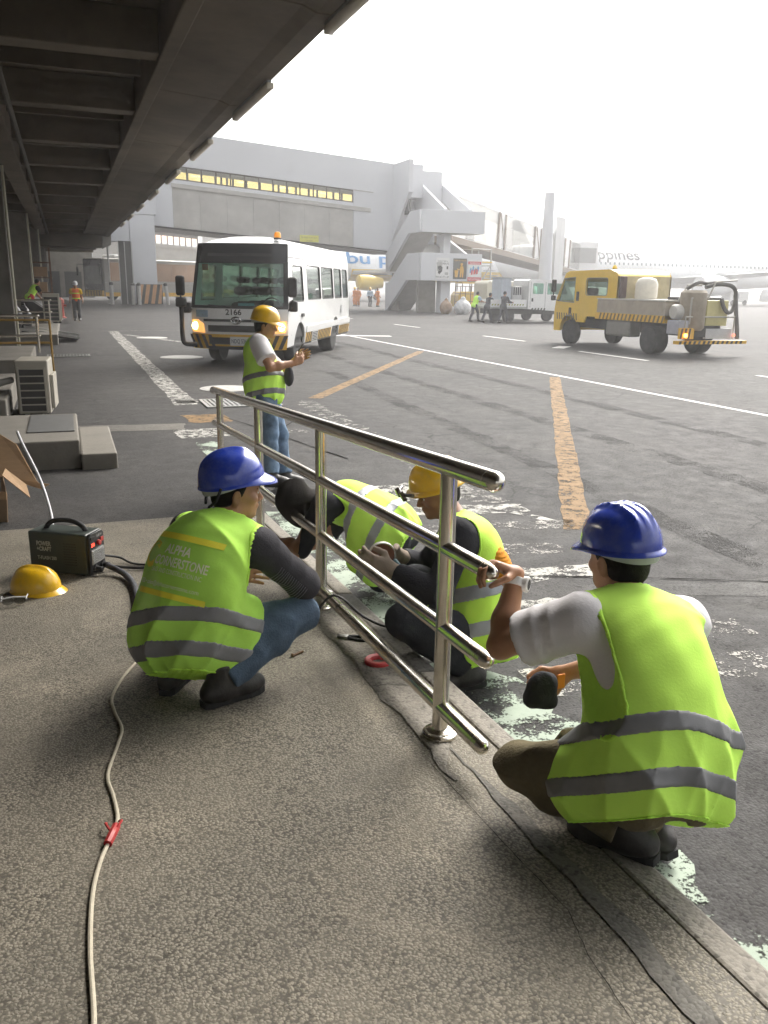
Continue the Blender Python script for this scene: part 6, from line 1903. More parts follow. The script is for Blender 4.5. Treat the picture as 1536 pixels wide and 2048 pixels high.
# --- white minibus
mb = empty('minibus', (3.55, 18.75, 0), math.radians(-29), 'white minibus numbered 2166 with lit headlamps and striped skirt', 'minibus')
mb.scale = (1.08, 1.08, 1.08)
HW_, LB = 1.04, 7.0
def rake(z):
    return 0.26 * max(0.0, z - 1.15) + 0.03 * max(0.0, 0.75 - z)
def fr_y(x, z):
    return 0.20 * (abs(x) / HW_) ** 4 + rake(z)
def sd_x(z):
    return HW_ - 0.07 * max(0.0, (z - 1.25)) / 1.2 - 0.05 * max(0.0, 0.7 - z) / 0.4
def front_fn(u, v, t):
    s = sd_x(v) / HW_
    return (u * s, fr_y(u, v) + t, v)
def side_fn(sg):
    return lambda u, v, t: (sg * (sd_x(v) - t), u, v)
arch = lambda c, r: [(c + r * math.cos(a), 0.38 + max(0, r * math.sin(a) + 0.02)) for a in np.linspace(0, PI, 13)]
out = [(7.0, 0.40)] + [(7.0, 2.2), (6.9, 2.38), (6.75, 2.44)] + [(0.20 + rake(2.44), 2.44)] + [(0.20 + rake(z), z) for z in (2.1, 1.7, 1.15, 0.7)] + [(0.24, 0.38)] + list(reversed(arch(1.25, 0.47))) + list(reversed(arch(5.05, 0.47)))
sidew = [rrect(2.0, 3.35, 1.33, 2.08), rrect(3.47, 4.82, 1.33, 2.08), rrect(4.94, 5.9, 1.33, 2.08), rrect(6.02, 6.75, 1.33, 2.08)]
doorw = [(0.62, 1.30), (1.58, 1.30), (1.62, 1.36), (1.62, 2.0), (1.57, 2.05), (0.80, 2.05), (0.74, 2.0)]
BGL = glass('minibus_glass', (0.78, 0.95, 0.88), 0.92)
BGS = glass('minibus_side_glass', (0.85, 0.92, 0.85), 0.92)
GASK = mat('black_gasket', (0.02, 0.02, 0.02), 0.6, var=0.1)
for sg in (1, -1):
    b = MB().plate(out, sidew + [doorw], side_fn(sg), 0.0, 0.05)
    sdp = b.build('side_panel', WHITE, mb, smooth=30)
    for w in sidew + [doorw]:
        MB().plate(w, [], side_fn(sg), 0.018, 0.024).build('side_window', BGS, mb)
        cx_ = sum(q[0] for q in w) / len(w); cz_ = sum(q[1] for q in w) / len(w)
        inner = [(cx_ + (a - cx_) * 0.955, cz_ + (z - cz_) * 0.94) for a, z in w]
        MB().plate(w, [inner], side_fn(sg), -0.003, 0.017).build('window_gasket', GASK, mb)
    # horizontal slider bar, door shut lines, handle, fuel flap, vent
    for (a, c) in ((1.72, 1.735), (0.50, 0.515)):
        MB().plate([(a, 0.62), (c, 0.62), (c, 2.2), (a, 2.2)], [], side_fn(sg), -0.002, 0.01).build('door_gap', GASK, mb)
    MB().plate([(0.50, 2.19), (1.735, 2.19), (1.735, 2.205), (0.50, 2.205)], [], side_fn(sg), -0.002, 0.01).build('door_gap', GASK, mb)
    MB().plate(rrect(1.32, 1.52, 0.98, 1.05, 0.03), [], side_fn(sg), -0.03, 0.0).build('door_handle', GASK, mb)
    MB().plate(rrect(5.75, 5.95, 0.95, 1.15, 0.02), [], side_fn(sg), -0.008, 0.0).build('fuel_flap', mat('pale_grey', (0.5, 0.5, 0.5), 0.4), mb)
    MB().plate([(1.80, 0.62), (6.95, 0.66), (6.95, 0.80), (1.80, 0.76)], [], side_fn(sg), -0.018, 0.0).build('body_rail', WHITE, mb)
    # striped skirt
    for (a, c, n_) in ((1.80, 4.52, 15), (5.56, 6.98, 8)):
        MB().plate([(a, 0.40), (c, 0.40), (c, 0.62), (a, 0.62)], [], side_fn(sg), -0.006, -0.001).build('skirt', HAZY, mb)
        stripes(mb, n_, a, c - 0.12, 0.40, 0.62, side_fn(sg), -0.0105)
    MB().plate(rrect(2.35, 2.95, 0.37, 0.63, 0.02), [], side_fn(sg), -0.02, -0.011).build('skirt_vent', mat('pale_grey', (0.5, 0.5, 0.5), 0.4), mb)
    for i in range(6):
        MB().plate([(2.40, 0.40 + i * 0.036), (2.90, 0.40 + i * 0.036), (2.90, 0.418 + i * 0.036), (2.40, 0.418 + i * 0.036)], [], side_fn(sg), -0.023, -0.0205).build('vent_slot', GASK, mb)
    wheel(mb, (sg * 0.84, 1.25, 0.375), 0.375, 0.24, sg)
    wheel(mb, (sg * 0.80, 5.05, 0.375), 0.375, 0.34, sg)
    ml = MB(); MB().plate(arch(5.05, 0.48) , [arch(5.05, 0.44)], side_fn(sg), -0.02, 0.0) if False else None
    MB().box((sg * 0.55, 0.75, 0.55), (sg * 0.99, 1.75, 0.85)).build('wheel_housing', GASK, mb)
    MB().box((sg * 0.50, 4.6, 0.55), (sg * 0.985, 5.5, 0.85)).build('wheel_housing', GASK, mb)
# front
def gridplate(name, x0, x1, z0, z1, m, nx=14, nz=6, t0=0.0, t1=0.03, hole=None):
    pts = [(x0 + (x1 - x0) * i / nx, z0) for i in range(nx + 1)] + [(x1, z0 + (z1 - z0) * j / nz) for j in range(1, nz + 1)] + [(x1 - (x1 - x0) * i / nx, z1) for i in range(1, nx + 1)] + [(x0, z1 - (z1 - z0) * j / nz) for j in range(1, nz)]
    b = MB(); vs, fs = [], []
    for t in (t0, t1):
        for j in range(nz + 1):
            for i in range(nx + 1):
                vs.append(front_fn(x0 + (x1 - x0) * i / nx, z0 + (z1 - z0) * j / nz, t))
    N = (nx + 1) * (nz + 1)
    for j in range(nz):
        for i in range(nx):
            a = j * (nx + 1) + i
            fs.append((a, a + 1, a + nx + 2, a + nx + 1)); fs.append((N + a, N + a + nx + 1, N + a + nx + 2, N + a + 1))
    return b.add(vs, fs).build(name, m, mb, smooth=30)
gridplate('front_panel', -HW_, HW_, 0.62, 1.17, WHITE, 24, 8)
gridplate('windscreen', -0.97, 0.97, 1.20, 2.10, BGL, 20, 8, 0.02, 0.028)
gridplate('header_band', -1.03, 1.03, 2.06, 2.46, mat('black_header', (0.02, 0.021, 0.022), 0.18, var=0.1), 20, 4, -0.003, 0.03)
gridplate('header_slot', -0.72, 0.72, 2.20, 2.26, GASK, 12, 1, -0.012, 0.0)
gridplate('screen_surround', -HW_, -0.955, 1.16, 2.10, GASK, 3, 8, -0.002, 0.03)
gridplate('screen_surround', 0.955, HW_, 1.16, 2.10, GASK, 3, 8, -0.002, 0.03)
gridplate('screen_surround', -0.955, 0.955, 1.16, 1.22, GASK, 16, 1, -0.002, 0.03)
gridplate('grille_bar', -0.72, 0.72, 0.895, 0.945, GASK, 16, 2, -0.012, 0.0)
gridplate('lower_grille', -0.62, 0.62, 0.69, 0.82, GASK, 14, 3, -0.01, 0.0)
gridplate('bumper', -HW_, HW_, 0.34, 0.64, HAZY, 24, 5, -0.06, 0.0)
for i in range(13):
    a = -1.0 + i * 0.158
    if -0.42 < a < 0.30: continue
    sg = 1 if a > 0 else -1
    MB().plate([(a, 0.35), (a + 0.075, 0.35), (a + 0.075 + 0.09 * sg, 0.63), (a + 0.09 * sg, 0.63)], [], front_fn, -0.066, -0.061, 2).build('hazard_stripe', HAZB, mb)
gridplate('plate_recess', -0.60, 0.30, 0.44, 0.58, GASK, 8, 2, -0.075, -0.062)
gridplate('bumper_lip', -0.62, 0.62, 0.335, 0.40, GASK, 8, 2, -0.072, -0.062)
plt = MB().box((-0.12, -0.086, 0.42), (0.30, -0.078, 0.60)).build('number_plate', mat('plate_pale', (0.60, 0.60, 0.56), 0.5, var=0.05), mb)
text_on('plate_characters', 'NDQ 5363', 0.12, lambda a, b: (0.09 + a, -0.089, 0.47 + b), mat('plate_ink', (0.08, 0.09, 0.09), 0.6), plt, center=True, width=0.36, bold=0.002)
INKK = mat('black_numerals', (0.015, 0.015, 0.015), 0.5, var=0)
text_on('fleet_number', '2166', 0.22, lambda a, b: front_fn(-0.06 + a, 1.035 + b, -0.006), INKK, mb, center=True, width=0.34, height=0.115, bold=0.004)
EMB = mat('chrome_emblem', (0.55, 0.55, 0.55), 0.2, metal=1.0)
for (rx_, rz_, oz) in ((0.105, 0.070, 0.0), (0.042, 0.066, 0.0), (0.075, 0.028, 0.030)):
    pts = [front_fn(rx_ * math.cos(a), 0.925 + oz + rz_ * math.sin(a), -0.03) for a in np.linspace(0, 2 * PI, 28, endpoint=False)]
    MB().tube(pts, 0.011, 6, closed=True).build('emblem_ring', EMB, mb)
gridplate('door_sticker', -0.90, -0.62, 0.98, 1.12, mat('faded_blue_sticker', (0.30, 0.42, 0.55), 0.5, var=0.25, vs=20), 6, 3, -0.008, -0.001)
HL = mat('headlamp_lit', (1.0, 0.75, 0.4), 0.3, var=0, emit=(1.0, 0.62, 0.22), es=14.0)
HLG = mat('headlamp_housing', (0.35, 0.28, 0.2), 0.15, var=0.1, emit=(1.0, 0.42, 0.10), es=0.55)
for sg in (-1, 1):
    b = MB().plate([(sg * 0.70, 0.66), (sg * 1.00, 0.68), (sg * 1.02, 0.92), (sg * 0.86, 0.93), (sg * 0.72, 0.84)], [], front_fn, -0.014, 0.0, 2)
    hl = b.build('headlamp', HLG, mb)
    c = front_fn(sg * 0.92, 0.80, -0.02)
    MB().lathe([(0.075, 0.0), (0.075, -0.012), (0.05, -0.02)], c, 18, 'y').build('lamp_lens', HL, hl)
    MB().bar(front_fn(sg * 0.6, 1.22, -0.02), front_fn(sg * 0.1, 1.19, -0.03), 0.03).build('wiper', GASK, mb)
# roof and rear
rf = MB(); vs, fs = [], []
nx, ny = 14, 20
for j in range(ny + 1):
    y = 0.44 + (6.86 - 0.44) * j / ny
    endf = min(1.0, (y - 0.44) / 0.5) * min(1.0, (6.86 - y) / 0.35 + 0.15)
    for i in range(nx + 1):
        u = -1 + 2 * i / nx
        vs.append((u * 0.97, y, 2.435 + 0.19 * (1 - abs(u) ** 3.2) * math.sqrt(max(0.02, endf))))
for j in range(ny):
    for i in range(nx):
        a = j * (nx + 1) + i; fs.append((a, a + 1, a + nx + 2, a + nx + 1))
rf.add(vs, fs)
MB.build(rf, 'roof', WHITE, mb, smooth=40)
MB().plate([(-1.03, 0.40), (1.03, 0.40), (0.99, 2.2), (0.9, 2.48), (-0.9, 2.48), (-0.99, 2.2)], [rrect(-0.8, 0.8, 1.4, 2.1)], lambda u, v, t: (u, 6.94 + t, v), 0.0, 0.05).build('rear_panel', WHITE, mb)
MB().plate(rrect(-0.8, 0.8, 1.4, 2.1), [], lambda u, v, t: (u, 6.96 + t, v), 0.0, 0.006).build('rear_window', BGS, mb)
MB().box((-0.98, 0.5, 0.36), (0.98, 6.9, 0.42)).build('floor', GASK, mb)
MB().box((-0.9, 0.45, 0.42), (0.9, 0.85, 1.15)).build('dashboard', GASK, mb, bevel=0.06)
AMBL = mat('amber_beacon', (0.75, 0.28, 0.03), 0.25, var=0.05, emit=(1.0, 0.35, 0.03), es=0.25)
bc = MB().lathe([(0.085, 0.0), (0.085, 0.03), (0.07, 0.04)], (0.70, 0.72, 2.55), 16).build('beacon_base', GASK, mb)
MB().lathe([(0.068, 0.041), (0.072, 0.10), (0.05, 0.15), (0.01, 0.16)], (0.70, 0.72, 2.55), 16).build('beacon_dome', AMBL, bc, smooth=40)
SEAT = mat('dark_seat_cloth', (0.05, 0.048, 0.045), 0.85, var=0.15)
sp_ = None
for (x, y) in ((-0.45, 1.55), (0.50, 1.55), (-0.7, 2.6), (-0.25, 2.6), (0.62, 2.6), (-0.7, 3.5), (-0.25, 3.5), (0.62, 3.5), (-0.7, 4.5), (0.62, 4.5)):
    if sp_ is None:
        f_ = Field(); f_.cap((-0.12, 0.1, 0.85), (0.12, 0.1, 0.85), 0.14, 0.14, 0.05); f_.cap((-0.13, 0.2, 1.15), (0.13, 0.2, 1.15), 0.11, 0.11, 0.1); f_.cap((-0.09, 0.26, 1.5), (0.09, 0.26, 1.5), 0.10, 0.10, 0.12); f_.cap((-0.05, 0.29, 1.74), (0.05, 0.29, 1.74), 0.075, 0.075, 0.04)
        sp_ = sdf_obj('seat', lambda Q, full: f_(Q, 0, full), *f_.bounds(0.06), 0.03, SEAT, mb, 1); o = sp_
    else:
        o = sp_.copy(); COL.objects.link(o); o.parent = mb
    o.location = (x, y, 0)
MB().tube([(0.42 + 0.2 * math.cos(a), 1.12 + 0.08 * math.sin(a), 1.18 + 0.19 * math.sin(a)) for a in np.linspace(0, 2 * PI, 24, endpoint=False)], 0.018, 6, closed=True).build('steering_wheel', GASK, mb)
MB().obox((0.02, 0.62, 1.215), (0.34, 0.24, 0.012), ((0.95, 0.3, 0), (-0.3, 0.9, 0.3), (0.09, -0.28, 0.95))).build('blue_folder', mat('blue_folder', (0.20, 0.42, 0.55), 0.6), mb)
MB().obox((-0.80, 0.47, 1.98), (0.13, 0.01, 0.13), np.eye(3)).build('orange_sticker', mat('orange_sticker', (0.7, 0.25, 0.08), 0.6), mb)
for k in (-1, 1):
    a0 = front_fn(k * 1.0, 1.10, 0.05)
    MB().tube([a0, (k * 1.16, 0.02, 1.24), (k * 1.18, 0.0, 1.4)] if k < 0 else [a0, (1.12, 0.25, 1.2), (1.12, 0.25, 1.35)], 0.018, 8).build('mirror_arm', GASK, mb)
    cx_, cy_ = (-1.18, 0.0) if k < 0 else (1.13, 0.24)
    MB().cbox((cx_, cy_, 1.60), (0.19, 0.11, 0.40)).build('mirror', GASK, mb, bevel=0.05, bseg=3)
    MB().cbox((cx_ + (0.10 if k < 0 else 0.0), cy_ + 0.06, 1.22 if k > 0 else 1.16), (0.18, 0.10, 0.22)).build('spotter_mirror', GASK, mb, bevel=0.04, bseg=3)
tube_obj('guard_pole', [(-0.88, 0.05, 0.42), (-1.10, -0.05, 0.44), (-1.15, -0.06, 0.60), (-1.15, -0.06, 1.0), (-1.15, -0.06, 1.26)], 0.05, GASK, mb, 10)
MB().cbox((-1.15, -0.06, 1.27), (0.20, 0.16, 0.18)).build('guard_head', GASK, mb, bevel=0.03)

# --- yellow service truck (nose away from us, seen from its left rear)
yt = empty('service_truck', (15.85, 19.0, 0), 0, 'yellow and grey airport service truck with tanks and hoses at its rear', 'truck')
WT = 2.0
TRG = mat('dirty_beige_panel', (0.36, 0.31, 0.24), 0.6, var=0.12, dirt=0.3)
CHAS = mat('chassis_black', (0.035, 0.034, 0.032), 0.7, var=0.25, dirt=0.3, dirtcol=(0.12, 0.11, 0.09))
YP = lambda u, v, t: (t, u, v)
cabp = [(4.55, 0.95), (4.55, 1.15), (4.25, 1.25), (4.15, 1.5), (2.15, 1.5), (2.15, 2.2), (2.25, 2.34), (2.6, 2.42), (5.6, 2.40), (5.85, 2.32), (5.98, 2.1), (6.35, 1.45), (6.42, 1.1), (6.40, 0.45), (5.90, 0.45), (5.80, 0.75), (5.60, 0.90), (5.20, 0.95)]
cabp = [(2.95, 0.95), (2.95, 2.2), (3.05, 2.32), (3.4, 2.40), (5.6, 2.38), (5.85, 2.30), (6.0, 2.05), (6.36, 1.42), (6.42, 1.05), (6.40, 0.42), (6.02, 0.42), (5.95, 0.72), (5.78, 0.92), (5.5, 0.99), (5.22, 0.92), (5.05, 0.75), (4.6, 0.75), (4.5, 0.95)]
gw = [(5.25, 1.38), (6.22, 1.42), (5.92, 2.12), (5.25, 2.16)]
rw = rrect(3.45, 4.6, 1.62, 2.14, 0.1)
YG = glass('truck_glass', (0.8, 0.9, 0.84), 0.8)
INT = mat('cab_interior', (0.10, 0.10, 0.09), 0.8)
for x0 in (0.0, WT):
    MB().plate(cabp, [gw, rw], lambda u, v, t: (x0 + t if x0 == 0 else x0 - t, u, v), 0.0, 0.05).build('cab_side', YELL, yt)
    for w in (gw, rw):
        MB().plate(w, [], lambda u, v, t: (x0 + t if x0 == 0 else x0 - t, u, v), 0.02, 0.026).build('side_window', YG, yt)
        cx_ = sum(q[0] for q in w) / len(w); cz_ = sum(q[1] for q in w) / len(w)
        MB().plate([(cx_ + (a - cx_) * 1.03, cz_ + (z - cz_) * 1.07) for a, z in w], [w], lambda u, v, t: (x0 + t if x0 == 0 else x0 - t, u, v), -0.008, 0.0).build('window_seal', mat('grey_seal', (0.2, 0.2, 0.19), 0.6), yt)
    for (a, z0, z1, w) in ((4.98, 1.42, 1.72, 0.09), (5.38, 1.0, 1.2, 0.08)):
        MB().plate(rrect(a, a + w * 1.4, z0, z1, 0.03), [], lambda u, v, t: (x0 + t if x0 == 0 else x0 - t, u, v), -0.03, -0.0005).build('cab_vent', GASK, yt)
    stripes(yt, 9, 5.0, 6.30, 0.80 if x0 else 0.80, 1.02, lambda u, v, t: (x0 + t if x0 == 0 else x0 - t, u, v), -0.005, mat('faded_black', (0.14, 0.11, 0.05), 0.7), 0.05, 0.4)
def skin(pts, m, name):
    b = MB(); vs = []
    for y, z in pts: vs += [(0.0, y, z), (WT, y, z)]
    b.add(vs, [(2 * i, 2 * i + 1, 2 * i + 3, 2 * i + 2) for i in range(len(pts) - 1)])
    return b.build(name, m, yt, smooth=50, fixn=False)
skin([(2.95, 2.2), (3.05, 2.32), (3.4, 2.40), (5.6, 2.38), (5.85, 2.30), (6.0, 2.05)], YELL, 'cab_roof')
skin([(2.95, 0.95), (2.95, 2.2)], mat('dull_cab_rear', (0.40, 0.34, 0.20), 0.6, var=0.15), 'cab_rear')
skin([(6.36, 1.42), (6.42, 1.05), (6.40, 0.42)], YELL, 'cab_nose')
skin([(6.0, 2.05), (6.36, 1.42)], YG, 'windscreen')
MB().box((0.1, 4.9, 0.9), (WT - 0.1, 6.2, 1.25)).build('cab_floor', INT, yt)
for x in (0.4, 1.4):
    MB().cbox((x, 4.9, 1.5), (0.5, 0.2, 0.7)).build('seat', INT, yt, bevel=0.06)
bc = MB().lathe([(0.09, 0), (0.09, 0.05)], (0.6, 4.0, 2.39), 14).build('beacon_base', GASK, yt)
MB().lathe([(0.07, 0.05), (0.075, 0.10), (0.03, 0.16)], (0.6, 4.0, 2.39), 14).build('beacon_dome', mat('yellow_beacon', (0.75, 0.55, 0.03), 0.3), bc)
# flat side box, chassis, tank, exhaust cover
MB().box((-0.02, 0.62, 0.98), (WT + 0.02, 3.9, 1.50)).build('side_locker', TRG, yt, bevel=0.02)
MB().box((-0.03, 0.60, 1.502), (WT + 0.03, 3.92, 1.54)).build('locker_lid', mat('pale_lid', (0.55, 0.53, 0.48), 0.5), yt)
MB().box((-0.028, 0.62, 0.90), (WT + 0.028, 3.95, 1.10)).build('striped_sill', HAZY, yt)
stripes(yt, 17, 0.66, 3.85, 0.905, 1.095, lambda u, v, t: (t, u, v), -0.0335, mat('faded_black', (0.14, 0.11, 0.05), 0.7), -0.06, 0.42)
MB().box((0.55, 0.0, 0.55), (1.45, 6.2, 0.85)).build('chassis', CHAS, yt)
MB().box((0.02, 2.2, 0.42), (0.45, 3.4, 0.88)).build('fuel_tank', mat('tank_grey', (0.20, 0.19, 0.17), 0.5, var=0.2), yt, bevel=0.05)
MB().box((0.05, 3.95, 0.95), (0.55, 4.5, 1.35)).build('air_filter', CHAS, yt, bevel=0.05)
MB().box((0.04, 2.75, 1.55), (0.22, 2.93, 2.20)).build('rear_guard', mat('dark_red_brown', (0.10, 0.065, 0.06), 0.7), yt, bevel=0.04)
MB().tube([(0.62, 2.35, 1.54), (0.62, 2.35, 1.6), (0.62, 2.35, 1.98), (0.62, 2.35, 2.12), (0.62, 2.35, 2.17)], [0.31, 0.33, 0.33, 0.26, 0.1], 24).build('cream_tank', mat('cream_tank', (0.62, 0.58, 0.50), 0.4), yt, smooth=50)
for sg, x in ((-1, 0.14), (1, WT - 0.14)):
    wheel(yt, (x, 5.5, 0.40), 0.40, 0.25, sg, RIMD)
    wheel(yt, (x + sg * -0.06, 1.25, 0.40), 0.40, 0.42, sg, RIMD)
for k in (-0.12, WT + 0.12):
    MB().tube([(0.05 if k < 0 else WT - 0.05, 6.1, 1.4), (k, 6.35, 1.45), (k, 6.35, 2.1)], 0.02, 6).build('mirror_arm', GASK, yt)
    MB().cbox((k, 6.35, 1.9), (0.18, 0.08, 0.42)).build('mirror', GASK, yt, bevel=0.04)
    MB().cbox((k, 6.35, 1.5), (0.18, 0.08, 0.18)).build('mirror', GASK, yt, bevel=0.04)
# equipment at the rear
TANK = mat('tan_tank', (0.33, 0.28, 0.21), 0.5, var=0.15, dirt=0.35)
MB().tube([(0.62, 0.25, 0.72), (0.62, 0.25, 0.80), (0.62, 0.25, 1.75), (0.62, 0.25, 1.82)], [0.30, 0.36, 0.36, 0.30], 24).build('upright_tank', TANK, yt, smooth=40)
MB().tube([(0.05, 0.36, 1.22), (0.10, 0.36, 1.22), (0.32, 0.36, 1.22)], [0.17, 0.21, 0.21], 20).build('pump_drum', mat('pale_drum', (0.50, 0.48, 0.44), 0.5), yt, smooth=40)
MB().box((0.0, 0.0, 0.62), (0.34, 0.5, 1.0)).build('valve_box', mat('grey_blue_box', (0.36, 0.36, 0.40), 0.5), yt, bevel=0.02)
MB().box((0.0, -0.06, 0.50), (0.50, -0.002, 0.80)).build('lamp_board', HAZY, yt)
stripes(yt, 3, 0.02, 0.42, 0.51, 0.79, lambda u, v, t: (u, t, v), -0.066, None, 0.04)
TL = mat('tail_lamp_lit', (0.9, 0.3, 0.05), 0.3, var=0, emit=(1.0, 0.36, 0.04), es=8.0)
MB().lathe([(0.055, 0.0), (0.055, -0.03), (0.03, -0.04)], (0.20, -0.072, 0.60), 14, 'y').build('tail_lamp', TL, yt)
MB().lathe([(0.045, 0.0), (0.045, -0.03), (0.03, -0.04)], (1.88, -0.072, 0.60), 14, 'y').build('tail_lamp', mat('tail_lamp_red', (0.7, 0.12, 0.08), 0.3, var=0, emit=(1.0, 0.2, 0.12), es=1.2), yt)
MB().box((-0.05, -0.12, 0.36), (WT + 0.35, 0.1, 0.45)).build('rear_step', HAZY, yt)
stripes(yt, 14, -0.04, WT + 0.25, 0.362, 0.448, lambda u, v, t: (u, t, v), -0.125, None, 0.03)
MB().box((1.0, 0.1, 0.85), (1.75, 0.55, 1.55)).build('hose_locker', mat('pale_yellow_panel', (0.56, 0.50, 0.22), 0.5, var=0.1), yt, bevel=0.02)
MB().box((0.95, -0.02, 0.50), (1.85, 0.08, 0.78)).build('rear_panel', mat('pale_grey', (0.5, 0.5, 0.5), 0.4), yt)
MB().box((0.5, 0.6, 1.54), (1.9, 1.2, 1.62)).build('deck', CHAS, yt)
for pts, r_ in (([(0.95, 0.2, 1.9), (1.3, 0.15, 1.98), (1.75, 0.1, 1.95), (1.95, 0.1, 1.75), (1.88, 0.05, 1.35), (1.68, 0.0, 1.22), (1.5, 0.0, 1.35), (1.42, 0.05, 1.6)], 0.055), ([(1.95, 0.1, 1.7), (2.0, 0.05, 1.2), (2.05, 0.0, 0.8), (2.1, 0.0, 0.5)], 0.06), ([(0.4, 0.3, 1.85), (0.7, 0.2, 2.02), (1.1, 0.3, 2.0), (1.6, 0.3, 2.06)], 0.05)):
    tube_obj('hose', pts, r_, mat('dusty_hose', (0.10, 0.095, 0.085), 0.8, var=0.3), yt, 10)
for pts in ([(1.0, 0.1, 1.6), (1.2, 0.1, 2.05), (1.95, 0.1, 2.1)], [(0.35, 0.0, 0.9), (0.35, 0.0, 1.6), (0.9, 0.0, 1.7)], [(0.3, 0.5, 1.5), (0.5, 0.4, 1.95), (0.9, 0.3, 1.95)], [(0.2, -0.02, 0.45), (0.2, -0.02, 1.1), (1.9, -0.02, 1.1), (1.9, -0.02, 0.5)]):
    MB().tube(pts, 0.025, 8).build('pipe', mat('pale_pipe', (0.42, 0.40, 0.36), 0.5), yt)

# --- white crew-cab pickup in front of the aircraft
wt_ = empty('crew_truck', (21.25, 40.4, 0), 0, 'white crew-cab flatbed truck parked beyond the yellow truck', 'truck')
sdx = lambda u, v, t: (u, t, v)
cabo = [(2.25, 0.72), (2.25, 2.22), (2.35, 2.28), (4.4, 2.26), (4.62, 2.16), (5.05, 1.45), (5.12, 1.0), (5.10, 0.5), (4.85, 0.5), (4.75, 0.75), (4.5, 0.85), (4.2, 0.75), (4.05, 0.62)]
w1_, w2_ = rrect(2.52, 3.18, 1.52, 2.08, 0.05), [(3.42, 1.50), (4.72, 1.52), (4.45, 2.08), (3.42, 2.10)]
for y0 in (0.0, 1.7):
    fn = (lambda u, v, t: (u, t, v)) if y0 == 0 else (lambda u, v, t: (u, 1.7 - t, v))
    MB().plate(cabo, [w1_, w2_], fn, 0, 0.05).build('cab_side', WHITE, wt_)
    for w in (w1_, w2_): MB().plate(w, [], fn, 0.02, 0.025).build('side_window', BGL, wt_)
    for a in (2.38, 3.3):
        MB().plate([(a, 0.8), (a + 0.015, 0.8), (a + 0.015, 2.15), (a, 2.15)], [], fn, -0.003, 0.0).build('door_gap', GASK, wt_)
    MB().plate(rrect(2.46, 2.56, 1.12, 1.3, 0.02), [], fn, -0.02, 0.0).build('door_handle', GASK, wt_)
    stripes(wt_, 5, 2.45, 3.4, 0.64, 0.78, fn, -0.006, None, 0.06)
    MB().plate([(0.0, 0.82), (2.15, 0.84), (2.15, 1.22), (0.0, 1.20)], [], fn, -0.02, 0.03).build('bed_side', WHITE, wt_)
    stripes(wt_, 12, 0.03, 2.05, 0.90, 0.98, fn, -0.0255, mat('olive_stripe', (0.25, 0.25, 0.05), 0.6), 0.05)
b = MB(); vs = []
for x, z in ((2.25, 0.72), (2.25, 2.22), (2.35, 2.28), (4.4, 2.26), (4.62, 2.16), (5.05, 1.45), (5.12, 1.0), (5.10, 0.5)): vs += [(x, 0, z), (x, 1.7, z)]
b.add(vs, [(2 * i, 2 * i + 1, 2 * i + 3, 2 * i + 2) for i in range(7)]).build('cab_shell', WHITE, wt_, smooth=40, fixn=False)
MB().box((-0.02, 0.0, 0.74), (2.2, 1.7, 0.815)).build('bed_floor', GALV, wt_)
MB().box((0.1, 0.3, 0.45), (5.0, 1.4, 0.72)).build('chassis', CHAS, wt_)
for y in (0.08, 1.62):
    for x in (1.12, 4.45):
        t = wheel(wt_, (0, 0, 0), 0.34, 0.2, -1 if y < 1 else 1); t.rotation_euler = (0, 0, PI / 2); t.location = (x, y, 0.34)
        if y < 1: t.rotation_euler = (0, 0, PI / 2)
MB().box((0.75, 0.3, 0.82), (1.35, 1.4, 2.32)).build('equipment_cabinet', mat('blue_grey_cabinet', (0.40, 0.44, 0.50), 0.5), wt_, bevel=0.02)
MB().box((0.70, 0.25, 2.33), (2.0, 1.45, 2.38)).build('cabinet_lid', mat('pale_grey', (0.5, 0.5, 0.5), 0.4), wt_)
MB().box((1.5, 0.4, 0.82), (2.1, 1.3, 1.9)).build('generator', mat('pale_grey', (0.5, 0.5, 0.5), 0.4), wt_, bevel=0.03)
for i in range(4):
    MB().box((1.55 + i * 0.13, 0.385, 1.45), (1.62 + i * 0.13, 0.398, 1.85)).build('generator_slot', GASK, wt_)
# --- cream service cart behind it
vn = empty('service_van', (22.6, 43.5, 0), 0, 'pale cream service van half hidden behind the white truck bed', 'van')
CRM = mat('cream_enamel', (0.56, 0.52, 0.42), 0.4, var=0.06)
MB().prism([(0, 0.35), (3.4, 0.35), (3.4, 1.2), (3.0, 2.05), (2.8, 2.15), (0.15, 2.2), (0, 2.05)], lambda u, v, t: (u, t, v), 0, 1.7).build('body', CRM, vn, bevel=0.05)
MB().prism(rrect(0.35, 1.0, 1.3, 1.9, 0.06), lambda u, v, t: (u, t, v), -0.012, -0.002).build('window', mat('dull_window', (0.10, 0.11, 0.10), 0.25), vn)
MB().prism(rrect(1.15, 1.9, 1.3, 1.9, 0.06), lambda u, v, t: (u, t, v), -0.012, -0.002).build('window', MATS['dull_window'], vn)
for x in (0.6, 2.7):
    t = wheel(vn, (x, 0.1, 0.32), 0.32, 0.2, -1); t.rotation_euler = (0, 0, PI / 2)
